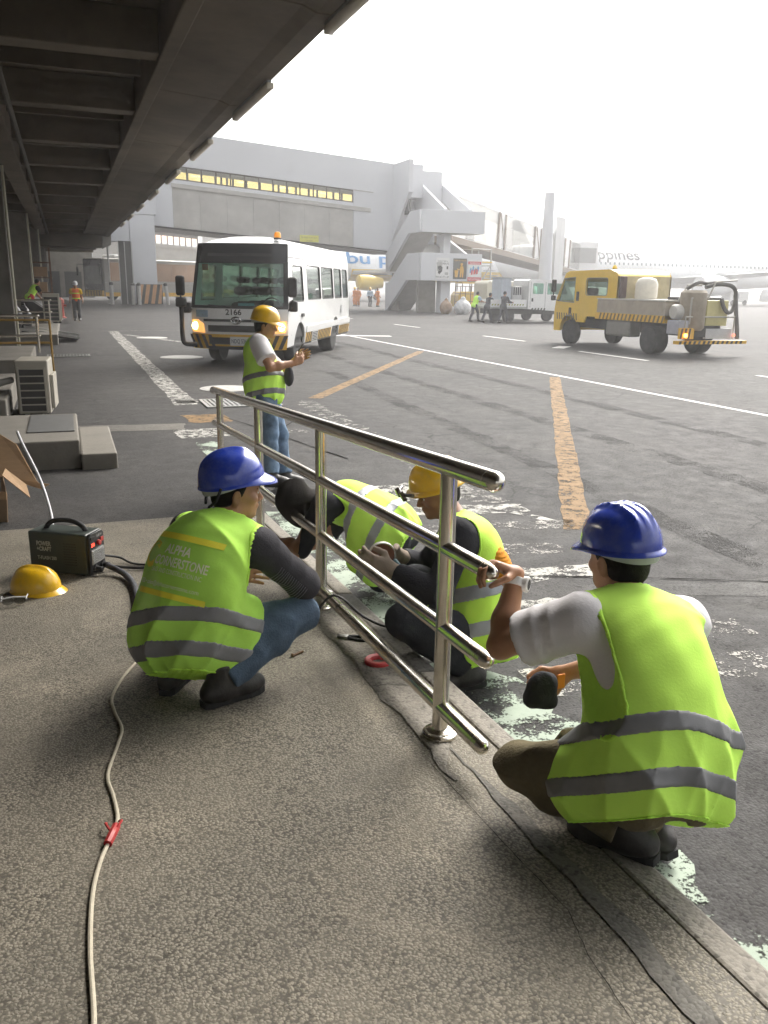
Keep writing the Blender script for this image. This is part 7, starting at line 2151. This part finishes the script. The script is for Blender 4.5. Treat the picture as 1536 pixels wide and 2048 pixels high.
# --- airport bus far down the terminal
ab = empty('airport_bus', (2.0, 66.8, gz(3, 66)), math.radians(-60), 'long airport bus with a shaded front and an orange-reflecting side, far left', 'bus')
BSV = mat('bus_silver', (0.34, 0.33, 0.30), 0.35, var=0.08, coat=0.3)
BWN = mat('copper_glass', (0.50, 0.33, 0.22), 0.15, metal=0.5, var=0.12, vs=0.8)
BDK = mat('shaded_bus_front', (0.03, 0.03, 0.031), 0.25, var=0.2, vs=3)  # near-black colour holds the shadow lying on the bus front
MB().box((-1.25, 0.25, 0.32), (1.25, 11.5, 3.05)).build('body', BSV, ab, bevel=0.12, bseg=3)
MB().box((1.252, 0.7, 1.45), (1.262, 11.3, 2.75)).build('window_band', BWN, ab)
for i in range(7):
    MB().box((1.263, 1.9 + i * 1.45, 1.45), (1.268, 1.94 + i * 1.45, 2.75)).build('window_joint', mat('bus_joint', (0.25, 0.17, 0.12), 0.4), ab)
MB().box((1.252, 0.3, 1.28), (1.27, 11.4, 1.33)).build('rub_rail', GALV, ab)
MB().box((-1.22, 0.12, 0.75), (1.22, 0.248, 3.0)).build('front', BDK, ab, bevel=0.08, bseg=3)
MB().box((-1.1, 0.10, 1.2), (1.1, 0.118, 2.5)).build('windscreen', mat('dim_screen', (0.07, 0.07, 0.065), 0.08, var=0.4, vs=2), ab, bevel=0.02)
MB().box((-1.2, 0.10, 0.32), (1.2, 0.246, 0.745)).build('bumper', HAZY, ab)
stripes(ab, 11, -1.18, 1.1, 0.33, 0.74, lambda u, v, t: (u, t, v), 0.094, None, 0.1)
MB().box((1.252, 0.3, 0.33), (1.262, 11.4, 0.62)).build('yellow_skirt', HAZY, ab)
for y in (2.4, 8.8):
    wheel(ab, (1.12, y, 0.48), 0.48, 0.3, 1, RIM)
    wheel(ab, (-1.12, y, 0.48), 0.48, 0.3, -1, RIM)
    MB().tube([(1.27, y + 0.6 * math.cos(a), 0.48 + 0.6 * math.sin(a)) for a in np.linspace(0.1, PI - 0.1, 14)], 0.05, 6).build('wheel_arch', mat('pale_grey', (0.5, 0.5, 0.5), 0.4), ab)
MB().box((-0.8, 1.5, 3.05), (0.8, 4.2, 3.32)).build('roof_unit', WHITE, ab, bevel=0.1, bseg=3)
for k in (-1, 1):
    MB().tube([(k * 1.1, 0.2, 2.6), (k * 1.45, -0.2, 2.6), (k * 1.45, -0.2, 2.4)], 0.03, 6).build('mirror_arm', GASK, ab)
    MB().cbox((k * 1.45, -0.2, 2.1), (0.2, 0.12, 0.6)).build('mirror', GASK, ab, bevel=0.05)
# --- yellow car under the far walkway
yc = empty('yellow_pickup', (15.2, 108, 0), 0, 'small yellow pickup parked under the second walkway', 'car')
MB().prism([(0, 0.4), (5.0, 0.4), (5.0, 1.05), (3.6, 1.1), (3.2, 1.75), (1.7, 1.75), (1.2, 1.1), (0, 1.0)], lambda u, v, t: (u, t, v), 0, 1.8).build('body', YELL, yc, bevel=0.06)
MB().prism([(1.5, 1.12), (3.3, 1.12), (3.05, 1.62), (1.85, 1.62)], lambda u, v, t: (u, t, v), -0.012, -0.002).build('window', MATS['dull_window'], yc)
for x in (0.9, 4.0):
    t = wheel(yc, (x, 0.1, 0.36), 0.36, 0.22, -1); t.rotation_euler = (0, 0, PI / 2)

# ------------------------------------------------------------------ aircraft
PLW = mat('aircraft_white', (0.78, 0.79, 0.80), 0.3, var=0.02, coat=0.4)
PLG = mat('aircraft_grey', (0.42, 0.43, 0.44), 0.4, var=0.06)
PWIN = mat('cabin_window', (0.22, 0.24, 0.26), 0.2, var=0.05)
def lathe_x(prof, m, name, parent, n=36, sy=1.0):
    return MB().lathe([(r, x) for x, r in prof], (0, 0, 0), n, 'x').build(name, m, parent, smooth=50)
pa = empty('airliner', (53.5, 103.0, 4.95), 0, 'large white airliner lettered in black, nose behind the boarding bridge', 'aircraft')
fus = [(0, 0.02), (0.25, 0.55), (0.8, 1.1), (1.8, 1.75), (3.2, 2.3), (5.0, 2.65), (7.5, 2.8), (42, 2.8), (48, 2.5), (58, 1.2), (62, 0.3)]
lathe_x(fus, PLW, 'fuselage', pa, 48)
for i in range(56):
    x = 9.0 + i * 0.75
    MB().prism(rrect(x, x + 0.24, 0.22, 0.56, 0.08), lambda u, v, t: (u, -math.sqrt(2.8 ** 2 - v * v) - t, v), 0.0, 0.012).build('cabin_window', PWIN, pa) if i == 0 else None
    if i == 0: wproto = pa.children[-1] if pa.children[-1].name.startswith('cabin_window') else [c for c in pa.children if c.name.startswith('cabin_window')][0]
    else:
        o = wproto.copy(); COL.objects.link(o); o.parent = pa; o.location.x = i * 0.75
for x in (7.2, 31.0):
    pts = [(a, -math.sqrt(2.82 ** 2 - z * z) - 0.01, z) for a, z in rrect(x, x + 1.1, -0.45, 1.45, 0.2)]
    MB().tube(pts, 0.03, 4, closed=True).build('door_outline', PLG, pa)
MB().tube([(24.3, -2.83, -0.75), (24.4, -2.80, -0.95), (25.4, -2.80, -0.95), (25.5, -2.83, -0.75)], 0.05, 5).build('service_hatch', PLG, pa)
fth = lambda a, b: (a, -math.sqrt(max(0.01, 2.8 ** 2 - (b) ** 2)) - 0.07, b)
text_on('airline_lettering', 'Philippines', 1.6, lambda a, b: fth(11.0 + a, 0.95 + b * 1.25), mat('black_lettering', (0.06, 0.06, 0.07), 0.5, var=0), pa, width=11.3)
MB().prism([(1.2, 0.75), (2.3, 1.0), (2.8, 1.75), (2.0, 1.55)], lambda u, v, t: (u, -1.75 - t, v), 0.0, 0.3).build('cockpit_window', PWIN, pa)
MB().prism([(25.5, -2.3), (36.5, -2.3), (46, 0.0), (43.5, 0.0)], lambda u, v, t: (u, v * 0 - 2.2 + t, 0), 0, 0) if False else None
wb = MB(); vs = []
for (y, x0, x1, z, th) in ((-1.5, 25.5, 36.0, -1.6, 1.1), (-9.0, 30.5, 37.0, -1.0, 0.7), (-26.0, 42.0, 45.5, 0.6, 0.25)):
    vs += [(x0, y, z), ((x0 + x1) / 2, y, z + th / 2), (x1, y, z), ((x0 + x1) / 2, y, z - th / 2)]
wb.add(vs, [(4 * i + q, 4 * i + (q + 1) % 4, 4 * i + 4 + (q + 1) % 4, 4 * i + 4 + q) for i in range(2) for q in range(4)] + [(0, 1, 2, 3), (11, 10, 9, 8)])
wb.build('wing', PLG, pa, smooth=60)
en = MB().lathe([(0.95, 0.1), (1.22, 0.0), (1.38, 0.5), (1.42, 2.0), (1.3, 3.8), (0.9, 5.2), (0.6, 6.0)], (27.3, -9.3, -2.35), 30, 'x').build('engine', PLW, pa, smooth=50)
MB().lathe([(0.94, 0.25), (0.02, 0.1)], (27.3, -9.3, -2.35), 24, 'x').build('fan', mat('dark_fan', (0.06, 0.06, 0.06), 0.5), en)
MB().prism([(29.0, -1.1), (34.5, -1.3), (33.0, -0.8), (30.0, -0.7)], lambda u, v, t: (u, t, v), -9.5, -9.1).build('engine_pylon', PLG, pa)
for (x, y) in ((4.6, 0.0), (31.5, -3.2), (31.5, 3.2)):
    MB().cyl((x, y, -4.2), (x, y, -2.0), 0.14, 10).build('gear_leg', PLG, pa)
    t = wheel(pa, (x, y - 0.3, -4.45), 0.5, 0.4, -1); t.rotation_euler = (0, 0, PI / 2)
MB().prism([(50, 2.0), (60, 0.8), (62, 9.0), (58.5, 9.0)], lambda u, v, t: (u, t, v), -0.2, 0.2).build('tail_fin', PLW, pa)
pc = empty('yellow_jet', (22.0, 104.0, 4.4), 0, 'white and yellow airliner with blue lettering behind the stair tower', 'aircraft')
lathe_x([(0, 0.3), (4, 1.1), (9, 1.8), (12, 1.98), (34, 1.98), (36, 1.7), (37.8, 1.1), (38.7, 0.5), (39, 0.02)], PLW, 'fuselage', pc, 40)
PYL = mat('aircraft_yellow', (0.72, 0.50, 0.05), 0.35, var=0.04)
b = MB(); vs, fs = [], []
for i in range(12):
    x = 12 + 22 * i / 11
    for k in range(13):
        a = math.radians(196 + 148 * k / 12); r_ = 1.995
        vs.append((x, r_ * math.cos(a), r_ * math.sin(a) - 0.01))
    if i:
        for k in range(12): fs.append(((i - 1) * 13 + k, (i - 1) * 13 + k + 1, i * 13 + k + 1, i * 13 + k))
b.add(vs, fs).build('belly', PYL, pc, smooth=50, fixn=False)
PBL = mat('aircraft_blue', (0.03, 0.22, 0.52), 0.35, var=0.04)
text_on('airline_lettering', 'cebu pacific', 2.2, lambda a, b: (8.2 + a, -math.sqrt(1.98 ** 2 - min(1.8, max(-1.7, b * 0.9 + 0.10)) ** 2) - 0.16, b * 0.9 + 0.10), PBL, pc, bold=0.03, width=15.5)
MB().prism([(2.0, 0.3), (11, 1.0), (3.5, 8.2), (-1.0, 8.2)], lambda u, v, t: (u, t, v), -0.2, 0.2).build('tail_fin', PYL, pc)
MB().prism([(2, 0.2), (7, 0.3), (1.5, 0.7), (-1, 0.6)], lambda u, v, t: (u, t, v), -6.5, 6.5).build('tailplane', PYL, pc)
wv = MB(); wv.add([(12, -1.5, -1.2), (18, -1.5, -1.2), (21, -14, -0.4), (19, -14, -0.4), (12, -1.5, -0.8), (18, -1.5, -0.9), (21, -14, -0.3), (19, -14, -0.3)], [(0, 1, 2, 3), (7, 6, 5, 4), (0, 4, 5, 1), (1, 5, 6, 2), (2, 6, 7, 3), (3, 7, 4, 0)]).build('wing', PLG, pc)
MB().lathe([(0.6, 0.0), (0.9, 0.2), (0.95, 1.4), (0.6, 3.2)], (11.5, -5.5, -2.2), 24, 'x').build('engine', PYL, pc, smooth=50)
for (x, y) in ((4, 0), (17, -3), (17, 3)):
    MB().cyl((x, y, -4.0), (x, y, -1.6), 0.12, 8).build('gear_leg', PLG, pc)
    t = wheel(pc, (x, y - 0.2, -3.98), 0.42, 0.3, -1); t.rotation_euler = (0, 0, PI / 2)
# ------------------------------------------------------------------ left side: steps, air conditioners, handrails
stp = empty('concrete_steps', (0, 9.4, 0), 0, 'stained concrete block with one lower step and a dark hatch on top', 'steps')
MB().box((-1.9, -0.88, -0.05), (0.035, 0.95, 0.28)).build('upper_block', CONC_D, stp, bevel=0.018)
MB().box((0.038, -0.98, -0.05), (0.375, 0.70, 0.155)).build('lower_step', CONC_D, stp, bevel=0.018)
MB().box((-0.46, -0.36, 0.2805), (-0.005, 0.82, 0.292)).build('hatch_plate', mat('grey_hatch', (0.12, 0.12, 0.118), 0.6, var=0.12, bump=0.1, bs=60), stp)
def ac_unit(x, y, z, rz, w, d, h, label):
    e = empty('air_conditioner', (x, y, z), rz, label, 'air conditioner', 'outdoor air conditioner units')
    ACM = mat('beige_enamel', (0.42, 0.39, 0.33), 0.5, var=0.08, dirt=0.35, ds=3)
    MB().box((-w / 2, 0.012, 0.02), (w / 2, d, h)).build('cabinet', ACM, e, bevel=0.02)
    MB().box((-w / 2 + 0.045, 0.006, 0.05), (w / 2 - 0.06, 0.0115, h - 0.11)).build('dark_opening', HAZB, e)
    n_ = 6
    for i in range(n_ + 1):
        zz = 0.05 + i * (h - 0.16) / n_
        MB().box((-w / 2 + 0.04, -0.012, zz - 0.008), (w / 2 - 0.055, 0.0055, zz + 0.008)).build('grille_bar', ACM, e)
    for xx in (-w / 2 + 0.03, w / 2 - 0.06):
        MB().box((xx, -0.014, 0.03), (xx + 0.02, 0.0115, h - 0.09)).build('grille_upright', ACM, e)
    for xx in (-w / 2 + 0.08, w / 2 - 0.12):
        MB().box((xx, 0.0, 0.0), (xx + 0.05, d, 0.0195)).build('foot', GALV, e)
    MB().box((w / 2 + 0.0005, 0.1, 0.08), (w / 2 + 0.05, d - 0.1, h - 0.2)).build('pipe_cover', ACM, e, bevel=0.01)
ac_unit(-0.49, 12.2, 0.0, math.radians(-4), 0.42, 0.72, 0.74, 'beige air conditioner with a barred grille standing behind the concrete steps')
ac_unit(-0.42, 31.0, 0.42, 0, 0.55, 0.35, 0.95, 'pale-framed air conditioner far off beside the ramp')
led = MB().box((-3.0, 15.2, -0.05), (-0.62, 18.6, 0.50)).build('concrete_ledge', CONC_D, None, bevel=0.02)
tag(led, 'low pale concrete ledge behind the near air conditioner', 'ledge')
led2 = MB().box((-3.0, 11.6, -0.05), (-0.80, 15.0, 0.30)).build('concrete_plinth', CONC_D, None, bevel=0.02)
tag(led2, 'low concrete plinth left of the near air conditioner', 'plinth')
tube_obj('drain_hose', [(-1.6, 12.0, 0.36), (-1.2, 12.05, 0.36), (-0.95, 12.1, 0.44), (-0.75, 12.3, 0.48)], 0.045, mat('grey_hose', (0.12, 0.115, 0.10), 0.7), None, 10)
tag(bpy.context.scene.collection.objects[-1], 'grey hose running to the near air conditioner', 'hose')
rk = MB().box((-3.0, 26.0, -0.05), (-0.25, 40.0, 0.30)).build('raised_walk', CONC_D, None, bevel=0.02)
tag(rk, kind='structure')
YPT = mat('ochre_paint', (0.36, 0.22, 0.05), 0.5, var=0.15)
def handrail(name, label, x0, x1, y, z0, hs, posts, m, r=0.025, balls=True):
    e = empty(name, (x1, y, z0), 0, label, 'handrail')
    for h in hs:
        MB().cyl((x0 - x1, 0, h), (0, 0, h), r, 10).build('rail', m, e, smooth=True)
    for px_ in posts:
        MB().cyl((px_ - x1, 0, 0), (px_ - x1, 0, max(hs)), r, 10).build('post', m, e, smooth=True)
    if balls:
        for h in hs:
            MB().lathe([(0.004, -0.035), (0.03, -0.02), (0.036, 0), (0.03, 0.02), (0.004, 0.035)], (0.02, 0, h), 12).build('end_ball', STEEL, e, smooth=True)
    return e
handrail('ochre_handrail', 'ochre painted handrail on the ledge, left edge', -2.8, -0.30, 17.6, 0.0, (1.05, 0.62, 0.30), (-0.30, -1.9), YPT, 0.022, False)
handrail('steel_handrail', 'short steel handrail standing before the ochre one', -2.6, -0.50, 16.8, 0.5, (0.66, 0.30), (-0.50, -1.8), STEEL, 0.026, True)
handrail('steel_handrail', 'steel handrail along the raised walk farther back', -2.6, -0.40, 26.3, 0.3, (0.95, 0.62, 0.3), (-0.42, -1.5), STEEL, 0.024, True)
e = handrail('ramp_handrail', 'small steel handrail standing alone by the man in orange', 0.0, 0.0, 41.5, 0.0, (0.35, 0.65, 0.95), (), STEEL)
for h in (0.35, 0.65, 0.95):
    pass
for o in list(e.children):
    if o.name.startswith('rail'):
        bpy.data.objects.remove(o)
for h in (0.4, 0.7, 1.0):
    MB().cyl((0.55, -1.2, h), (0.35, 1.4, h + 0.25), 0.03, 8).build('rail', STEEL, e)
for (a, b_) in ((0.55, -1.2), (0.45, 0.1), (0.35, 1.4)):
    MB().cyl((a, b_, 0), (a, b_, 1.15), 0.03, 8).build('post', STEEL, e)
# black bags and a cart on the raised walk
def bag(label, c, r, m, name='bin_bag', seed=0):
    e = empty(name, c, 0, label, 'bag')
    f_ = Field(); f_.ell((0, 0, r[2] * 0.8), r, None, 0.05); f_.cap((0, 0, r[2] * 1.4), (0.03, 0, r[2] * 1.85), r[0] * 0.45, r[0] * 0.3, 0.1)
    garment('sack', f_, 0.0, [lambda Q: -Q[:, 2]], 0.03, m, e, amp=0.02, seed=seed, freq=14)
    MB().tube([(0.0, 0, r[2] * 1.75), (0.05, 0, r[2] * 2.0), (0.02, 0.04, r[2] * 2.1)], [0.05, 0.03, 0.05], 8).build('knot', m, e, smooth=True)
BBAG = mat('black_polythene', (0.016, 0.017, 0.02), 0.35, var=0.2, bump=0.5, bs=18)
bag('black bin bag against the dark column at the left edge', (-1.55, 29.2, 0.30), (0.30, 0.28, 0.42), BBAG)
bag('black bin bag beside the second handrail', (-1.25, 29.6, 0.30), (0.26, 0.26, 0.36), BBAG, seed=2)
bag('clear white rubbish bag on the ground under the stair tower', (25.9, 53.4, 0.0), (0.62, 0.5, 0.55), mat('pale_polythene', (0.55, 0.55, 0.56), 0.4, var=0.3, vs=5, bump=0.5, bs=8), seed=3)
bag('brown rubbish sack under the stair tower beside the clear bag', (25.0, 54.2, 0.0), (0.45, 0.4, 0.5), mat('brown_sack', (0.30, 0.20, 0.13), 0.8, var=0.3), seed=5)
tr = empty('loading_ramp', (-0.25, 27.2, 0), 0, 'dark folding ramp plate sloping off the raised walk', 'ramp')
MB().prism([(-1.0, 0.34), (0.55, 0.10), (0.55, 0.05), (-1.0, 0.25)], lambda u, v, t: (u, t, v), 0.0, 1.6).build('plate', DARKM, tr)
for t_ in (0.0, 1.56):
    MB().prism([(-1.0, 0.42), (0.6, 0.16), (0.6, 0.09), (-1.0, 0.35)], lambda u, v, t: (u, t, v), t_ - 0.06, t_ - 0.003).build('side_rail', GALV, tr)
ct = empty('conveyor_cart', (-0.75, 33.0, 0.30), 0, 'dark baggage conveyor end on the raised walk', 'cart')
MB().prism([(-0.7, 0.75), (-0.3, 0.75), (0.6, 0.12), (0.6, 0.0), (-0.7, 0.0)], lambda u, v, t: (u, t, v), 0, 1.2).build('belt_bed', DARKM, ct, bevel=0.02)
MB().tube([(-0.7, -0.02, 0.8), (-0.28, -0.02, 0.8), (0.62, -0.02, 0.17)], 0.03, 8).build('side_tube', GALV, ct)
sh_ = empty('steel_shelving', (-1.4, 44.0, 0.0), 0, 'rusty brown steel shelving with boxes far down the terminal', 'shelving')
RST = mat('rusty_steel', (0.16, 0.085, 0.05), 0.7, var=0.3)
for x in (-0.9, 0.0, 0.9):
    MB().box((x - 0.04, -0.04, 0), (x + 0.04, 0.04, 3.3)).build('upright', RST, sh_)
for z in (0.5, 1.2, 1.9, 2.6):
    MB().box((-0.95, 0.045, z), (0.95, 0.9, z + 0.05)).build('shelf', RST, sh_)
for (x, z, m_) in ((-0.5, 0.55, CARD), (0.4, 0.55, PAPW), (-0.45, 1.25, PAPW), (0.45, 1.95, CARD), (0.4, 1.25, CARD), (-0.5, 2.65, PAPW)):
    MB().cbox((x, 0.4, z + 0.25), (0.6, 0.5, 0.45)).build('stored_box', m_, sh_)
hy = empty('fire_hydrant', (-0.18, 45.0, 0.0), 0, 'small red hydrant beside the far shelving', 'hydrant')
MB().lathe([(0.22, 0), (0.22, 0.06), (0.14, 0.1), (0.14, 0.7), (0.18, 0.74), (0.16, 0.9), (0.05, 1.0)], n=14).build('barrel', mat('hydrant_red', (0.35, 0.05, 0.03), 0.5), hy, smooth=40)
MB().cyl((-0.26, 0, 0.6), (0.26, 0, 0.6), 0.07, 10).build('outlet', MATS['hydrant_red'], hy)

# ------------------------------------------------------------------ people farther off
ORV = cloth_mat('orange_vest_cloth', (0.80, 0.16, 0.03), 0.8, 0.08)
def far_person(x, y, z, face, label, shirt, trous, vest=None, hat=None, lean=0.0, step=0.0, group=None, arms='down', s=1.0, shoes=True, vbands=True):
    e = empty('person', (x, y, z), 0, label, 'person', group)
    f = az(face); rt = nrm(np.cross(f, Z)); o = V(x, y, z)
    pel = o + Z * 0.88 * s; neck = pel + nrm(Z + f * lean) * 0.48 * s
    hands = {}
    for k, sg in (('L', -1), ('R', 1)):
        if arms == 'down': hands[k] = (pel + rt * sg * 0.27 - Z * 0.02 + f * (0.1 + sg * step * 0.3), -f)
        else: hands[k] = (neck + f * 0.45 + rt * sg * 0.16 - Z * (0.30 if arms == 'push' else 0.75), -f - Z)
    feet = {k: (o + rt * sg * 0.10 + f * sg * step + Z * 0.095, f, f, Z) for k, sg in (('L', -1), ('R', 1))}
    r = make_rig(pel, neck, f, neck + nrm(Z + f * (lean * 0.6)) * 0.165 * s + f * 0.02, f + V(0, 0, -0.15 - 0.5 * max(0, lean - 0.3)), Z + f * lean * 0.5, hands, feet, s=s, bend=0.0)
    hd = {k: dict(d=r.wr[k] - r.el[k], n=rt * (1 if k == 'L' else -1), side=f, **relax_hand) for k in 'LR'}
    bf_, HP_, _ = make_body(e, r, SKIND, 0.017, hd, ears=False)
    make_trousers(e, r, trous, h=0.022, seed=x, amp=0.008)
    make_shirt(e, r, shirt, (1.9, 1.9) if vest is None else (0.6, 0.6), h=0.02, seed=y)
    if vest is not None:
        make_vest(e, r, vest, h=0.018, seed=x + y, low=-0.16, bands=(0.30, 0.08) if vbands else (), band_w=0.03, trim=False, band_m=TRIM)
    make_shoes(e, r, h=0.02, lace=False)
    if hat is not None: hard_hat(e, r, hat, 'visor', lift=0.05, size=1.08)
    else: hair_mesh(e, r, HP_, h=0.015)
    child_fix(e)
    return e
GREYT = cloth_mat('grey_trousers', (0.10, 0.10, 0.105), 0.9)
REDT = cloth_mat('red_trousers', (0.42, 0.03, 0.05), 0.9)
YSH = cloth_mat('yellow_polo', (0.62, 0.40, 0.03), 0.9)
NVY = cloth_mat('navy_uniform', (0.035, 0.038, 0.05), 0.9)
PBLU = cloth_mat('pale_blue_shirt', (0.40, 0.50, 0.62), 0.9)
ORG = cloth_mat('orange_overalls', (0.62, 0.22, 0.05), 0.9)
far_person(0.50, 40.0, 0.10, 182, 'man in an orange vest and cap walking toward us under the canopy', YSH, GREYT, ORV, mat('pale_cap', (0.5, 0.5, 0.52), 0.8), vbands=True)
far_person(-1.25, 36.5, 0.30, 60, 'man in red trousers and lime top stooping beside the column', cloth_mat('black_top', (0.03, 0.03, 0.03), 0.9), REDT, LIME, None, lean=0.7, arms='low')
far_person(9.9, 78.0, gz(9.9, 78), 5, 'person with a dark backpack walking away beneath the far walkway', TEE, NVY, NVY, None, step=0.12, vbands=False)
wk_ = 'ground crew pushing beside the white truck'
far_person(21.0, 41.8, 0, 78, 'crew member in pale blue, leftmost of the three leaning figures', PBLU, NVY, LIME, None, lean=0.35, step=0.22, group=wk_, arms='push', vbands=False)
far_person(21.15, 40.6, 0, 75, 'crew member in dark uniform, middle of the three leaning figures', NVY, NVY, None, None, lean=0.35, step=0.25, group=wk_, arms='push', s=0.96)
far_person(21.75, 39.9, 0, 70, 'crew member in dark uniform nearest the white truck bed', NVY, NVY, None, None, lean=0.10, step=0.25, group=wk_, arms='push')
gp = 'ramp crew in orange under the yellow jet'
for i, (x, y, m_, lb) in enumerate(((26.6, 72.5, ORG, 'ramp worker in orange, nearest the stair tower foot'), (25.7, 72.0, PBLU, 'ramp worker in pale blue standing among the orange crew'), (24.9, 73.0, ORG, 'ramp worker in orange beside the minibus tail'), (25.3, 75.0, ORG, 'ramp worker in orange standing behind the others'))):
    far_person(x, y, 0, 150 + 30 * i, lb, m_, ORG if m_ is ORG else NVY, None, YELLH if i % 2 else None, group=gp)
far_person(17.0, 20.0, 1.54, 30, 'dark figure standing on the rear deck of the yellow truck', NVY, NVY, None, None, lean=0.25, s=0.5) if False else None

# ------------------------------------------------------------------ steps, trolleys and fencing near the stair tower
sc_ = empty('service_steps', (33.0, 66.0, 0), math.radians(15), 'wheeled aluminium service steps with a yellow top by the boarding bridge', 'steps')
for x in (-1.2, 1.2):
    for y in (-0.8, 0.8):
        MB().bar((x, y, 0.3), (x * 0.9, y, 5.0), 0.09).build('leg', GALV, sc_)
    MB().bar((x, -0.8, 0.5), (-x, -0.8, 3.8), 0.06).build('brace', GALV, sc_)
for z in (1.4, 2.6, 3.8):
    for y in (-0.8, 0.8):
        MB().bar((-1.15, y, z), (1.15, y, z), 0.06).build('cross_rail', GALV, sc_)
MB().box((-1.2, -0.85, 3.85), (1.2, 0.85, 3.95)).build('platform', PYL, sc_)
for y in (-0.8, 0.8):
    MB().bar((-1.1, y, 4.95), (1.1, y, 4.95), 0.06).build('hand_rail', WHITE, sc_)
for i in range(9):
    MB().box((1.25 + i * 0.33, -0.6, 3.6 - i * 0.40), (1.55 + i * 0.33, 0.6, 3.66 - i * 0.40)).build('tread', GALV, sc_)
fe = empty('mesh_fence', (27.0, 57.0, 0), 0, 'thin steel barrier fence under the stair landing', 'fence')
for i in range(9):
    MB().cyl((i * 0.42, 0, 0), (i * 0.42, 0, 1.9), 0.025, 6).build('upright', mat('rusty_steel', (0.16, 0.085, 0.05), 0.7), fe)
for z in (0.25, 0.8, 1.35, 1.88):
    MB().cyl((0, 0, z), (3.4, 0, z), 0.025, 6).build('rail', MATS['rusty_steel'], fe)
tg = empty('tow_tractor', (28.5, 59.5, 0), 0, 'small yellow tow tractor behind the barrier fence', 'tractor')
MB().prism([(0, 0.35), (3.2, 0.35), (3.2, 1.0), (2.0, 1.1), (1.8, 1.5), (0.2, 1.5), (0, 1.2)], lambda u, v, t: (u, t, v), 0, 1.5).build('body', YELL, tg, bevel=0.05)
MB().box((0.3, 0.1, 2.1), (1.8, 1.4, 2.2)).build('canopy', YELL, tg)
for x in (0.35, 1.75):
    for y in (0.15, 1.35):
        MB().bar((x, y, 1.45), (x, y, 2.1), 0.06).build('canopy_post', HAZB, tg)
for x in (0.6, 2.6):
    t = wheel(tg, (x, 0.1, 0.36), 0.36, 0.22, -1); t.rotation_euler = (0, 0, PI / 2)
gs = empty('luggage_truck', (98.0, 98.0, 0), 0, 'small white vehicle far off at the right edge', 'truck')
MB().prism([(0, 0.5), (7, 0.5), (7, 3.2), (2, 3.2), (1.6, 2.4), (0.4, 2.2), (0, 1.4)], lambda u, v, t: (u, t, v), 0, 2.3).build('body', WHITE, gs, bevel=0.08)
for x in (1.2, 5.6):
    t = wheel(gs, (x, 0.1, 0.48), 0.48, 0.3, -1); t.rotation_euler = (0, 0, PI / 2)
gs2 = empty('ground_power_unit', (88.5, 96.0, 0), 0, 'white ground power unit parked under the airliner engine', 'cart')
MB().box((0, 0, 0.5), (3.4, 1.8, 2.0)).build('housing', WHITE, gs2, bevel=0.1)
MB().box((0.5, -0.02, 0.9), (1.6, -0.002, 1.6)).build('louvre_panel', GALV, gs2)
for x in (0.6, 2.8):
    t = wheel(gs2, (x, 0.1, 0.35), 0.35, 0.25, -1); t.rotation_euler = (0, 0, PI / 2)
# ------------------------------------------------------------------ hazy air
hz_ = MB().box((-345, -345, -1.5), (345, 345, 16)).build('haze', None)
hm = bpy.data.materials.new('haze_air'); hm.use_nodes = True
nt = hm.node_tree; nt.nodes.clear()
ho = _n(nt, 'ShaderNodeOutputMaterial'); pv = _n(nt, 'ShaderNodeVolumePrincipled')
pv.inputs['Color'].default_value = (0.98, 0.98, 1.0, 1)
pv.inputs['Density'].default_value = 0.0018
pv.inputs['Anisotropy'].default_value = 0.6
nt.links.new(pv.outputs[0], ho.inputs['Volume'])
hz_.data.materials.append(hm)
tag(hz_, kind='stuff')
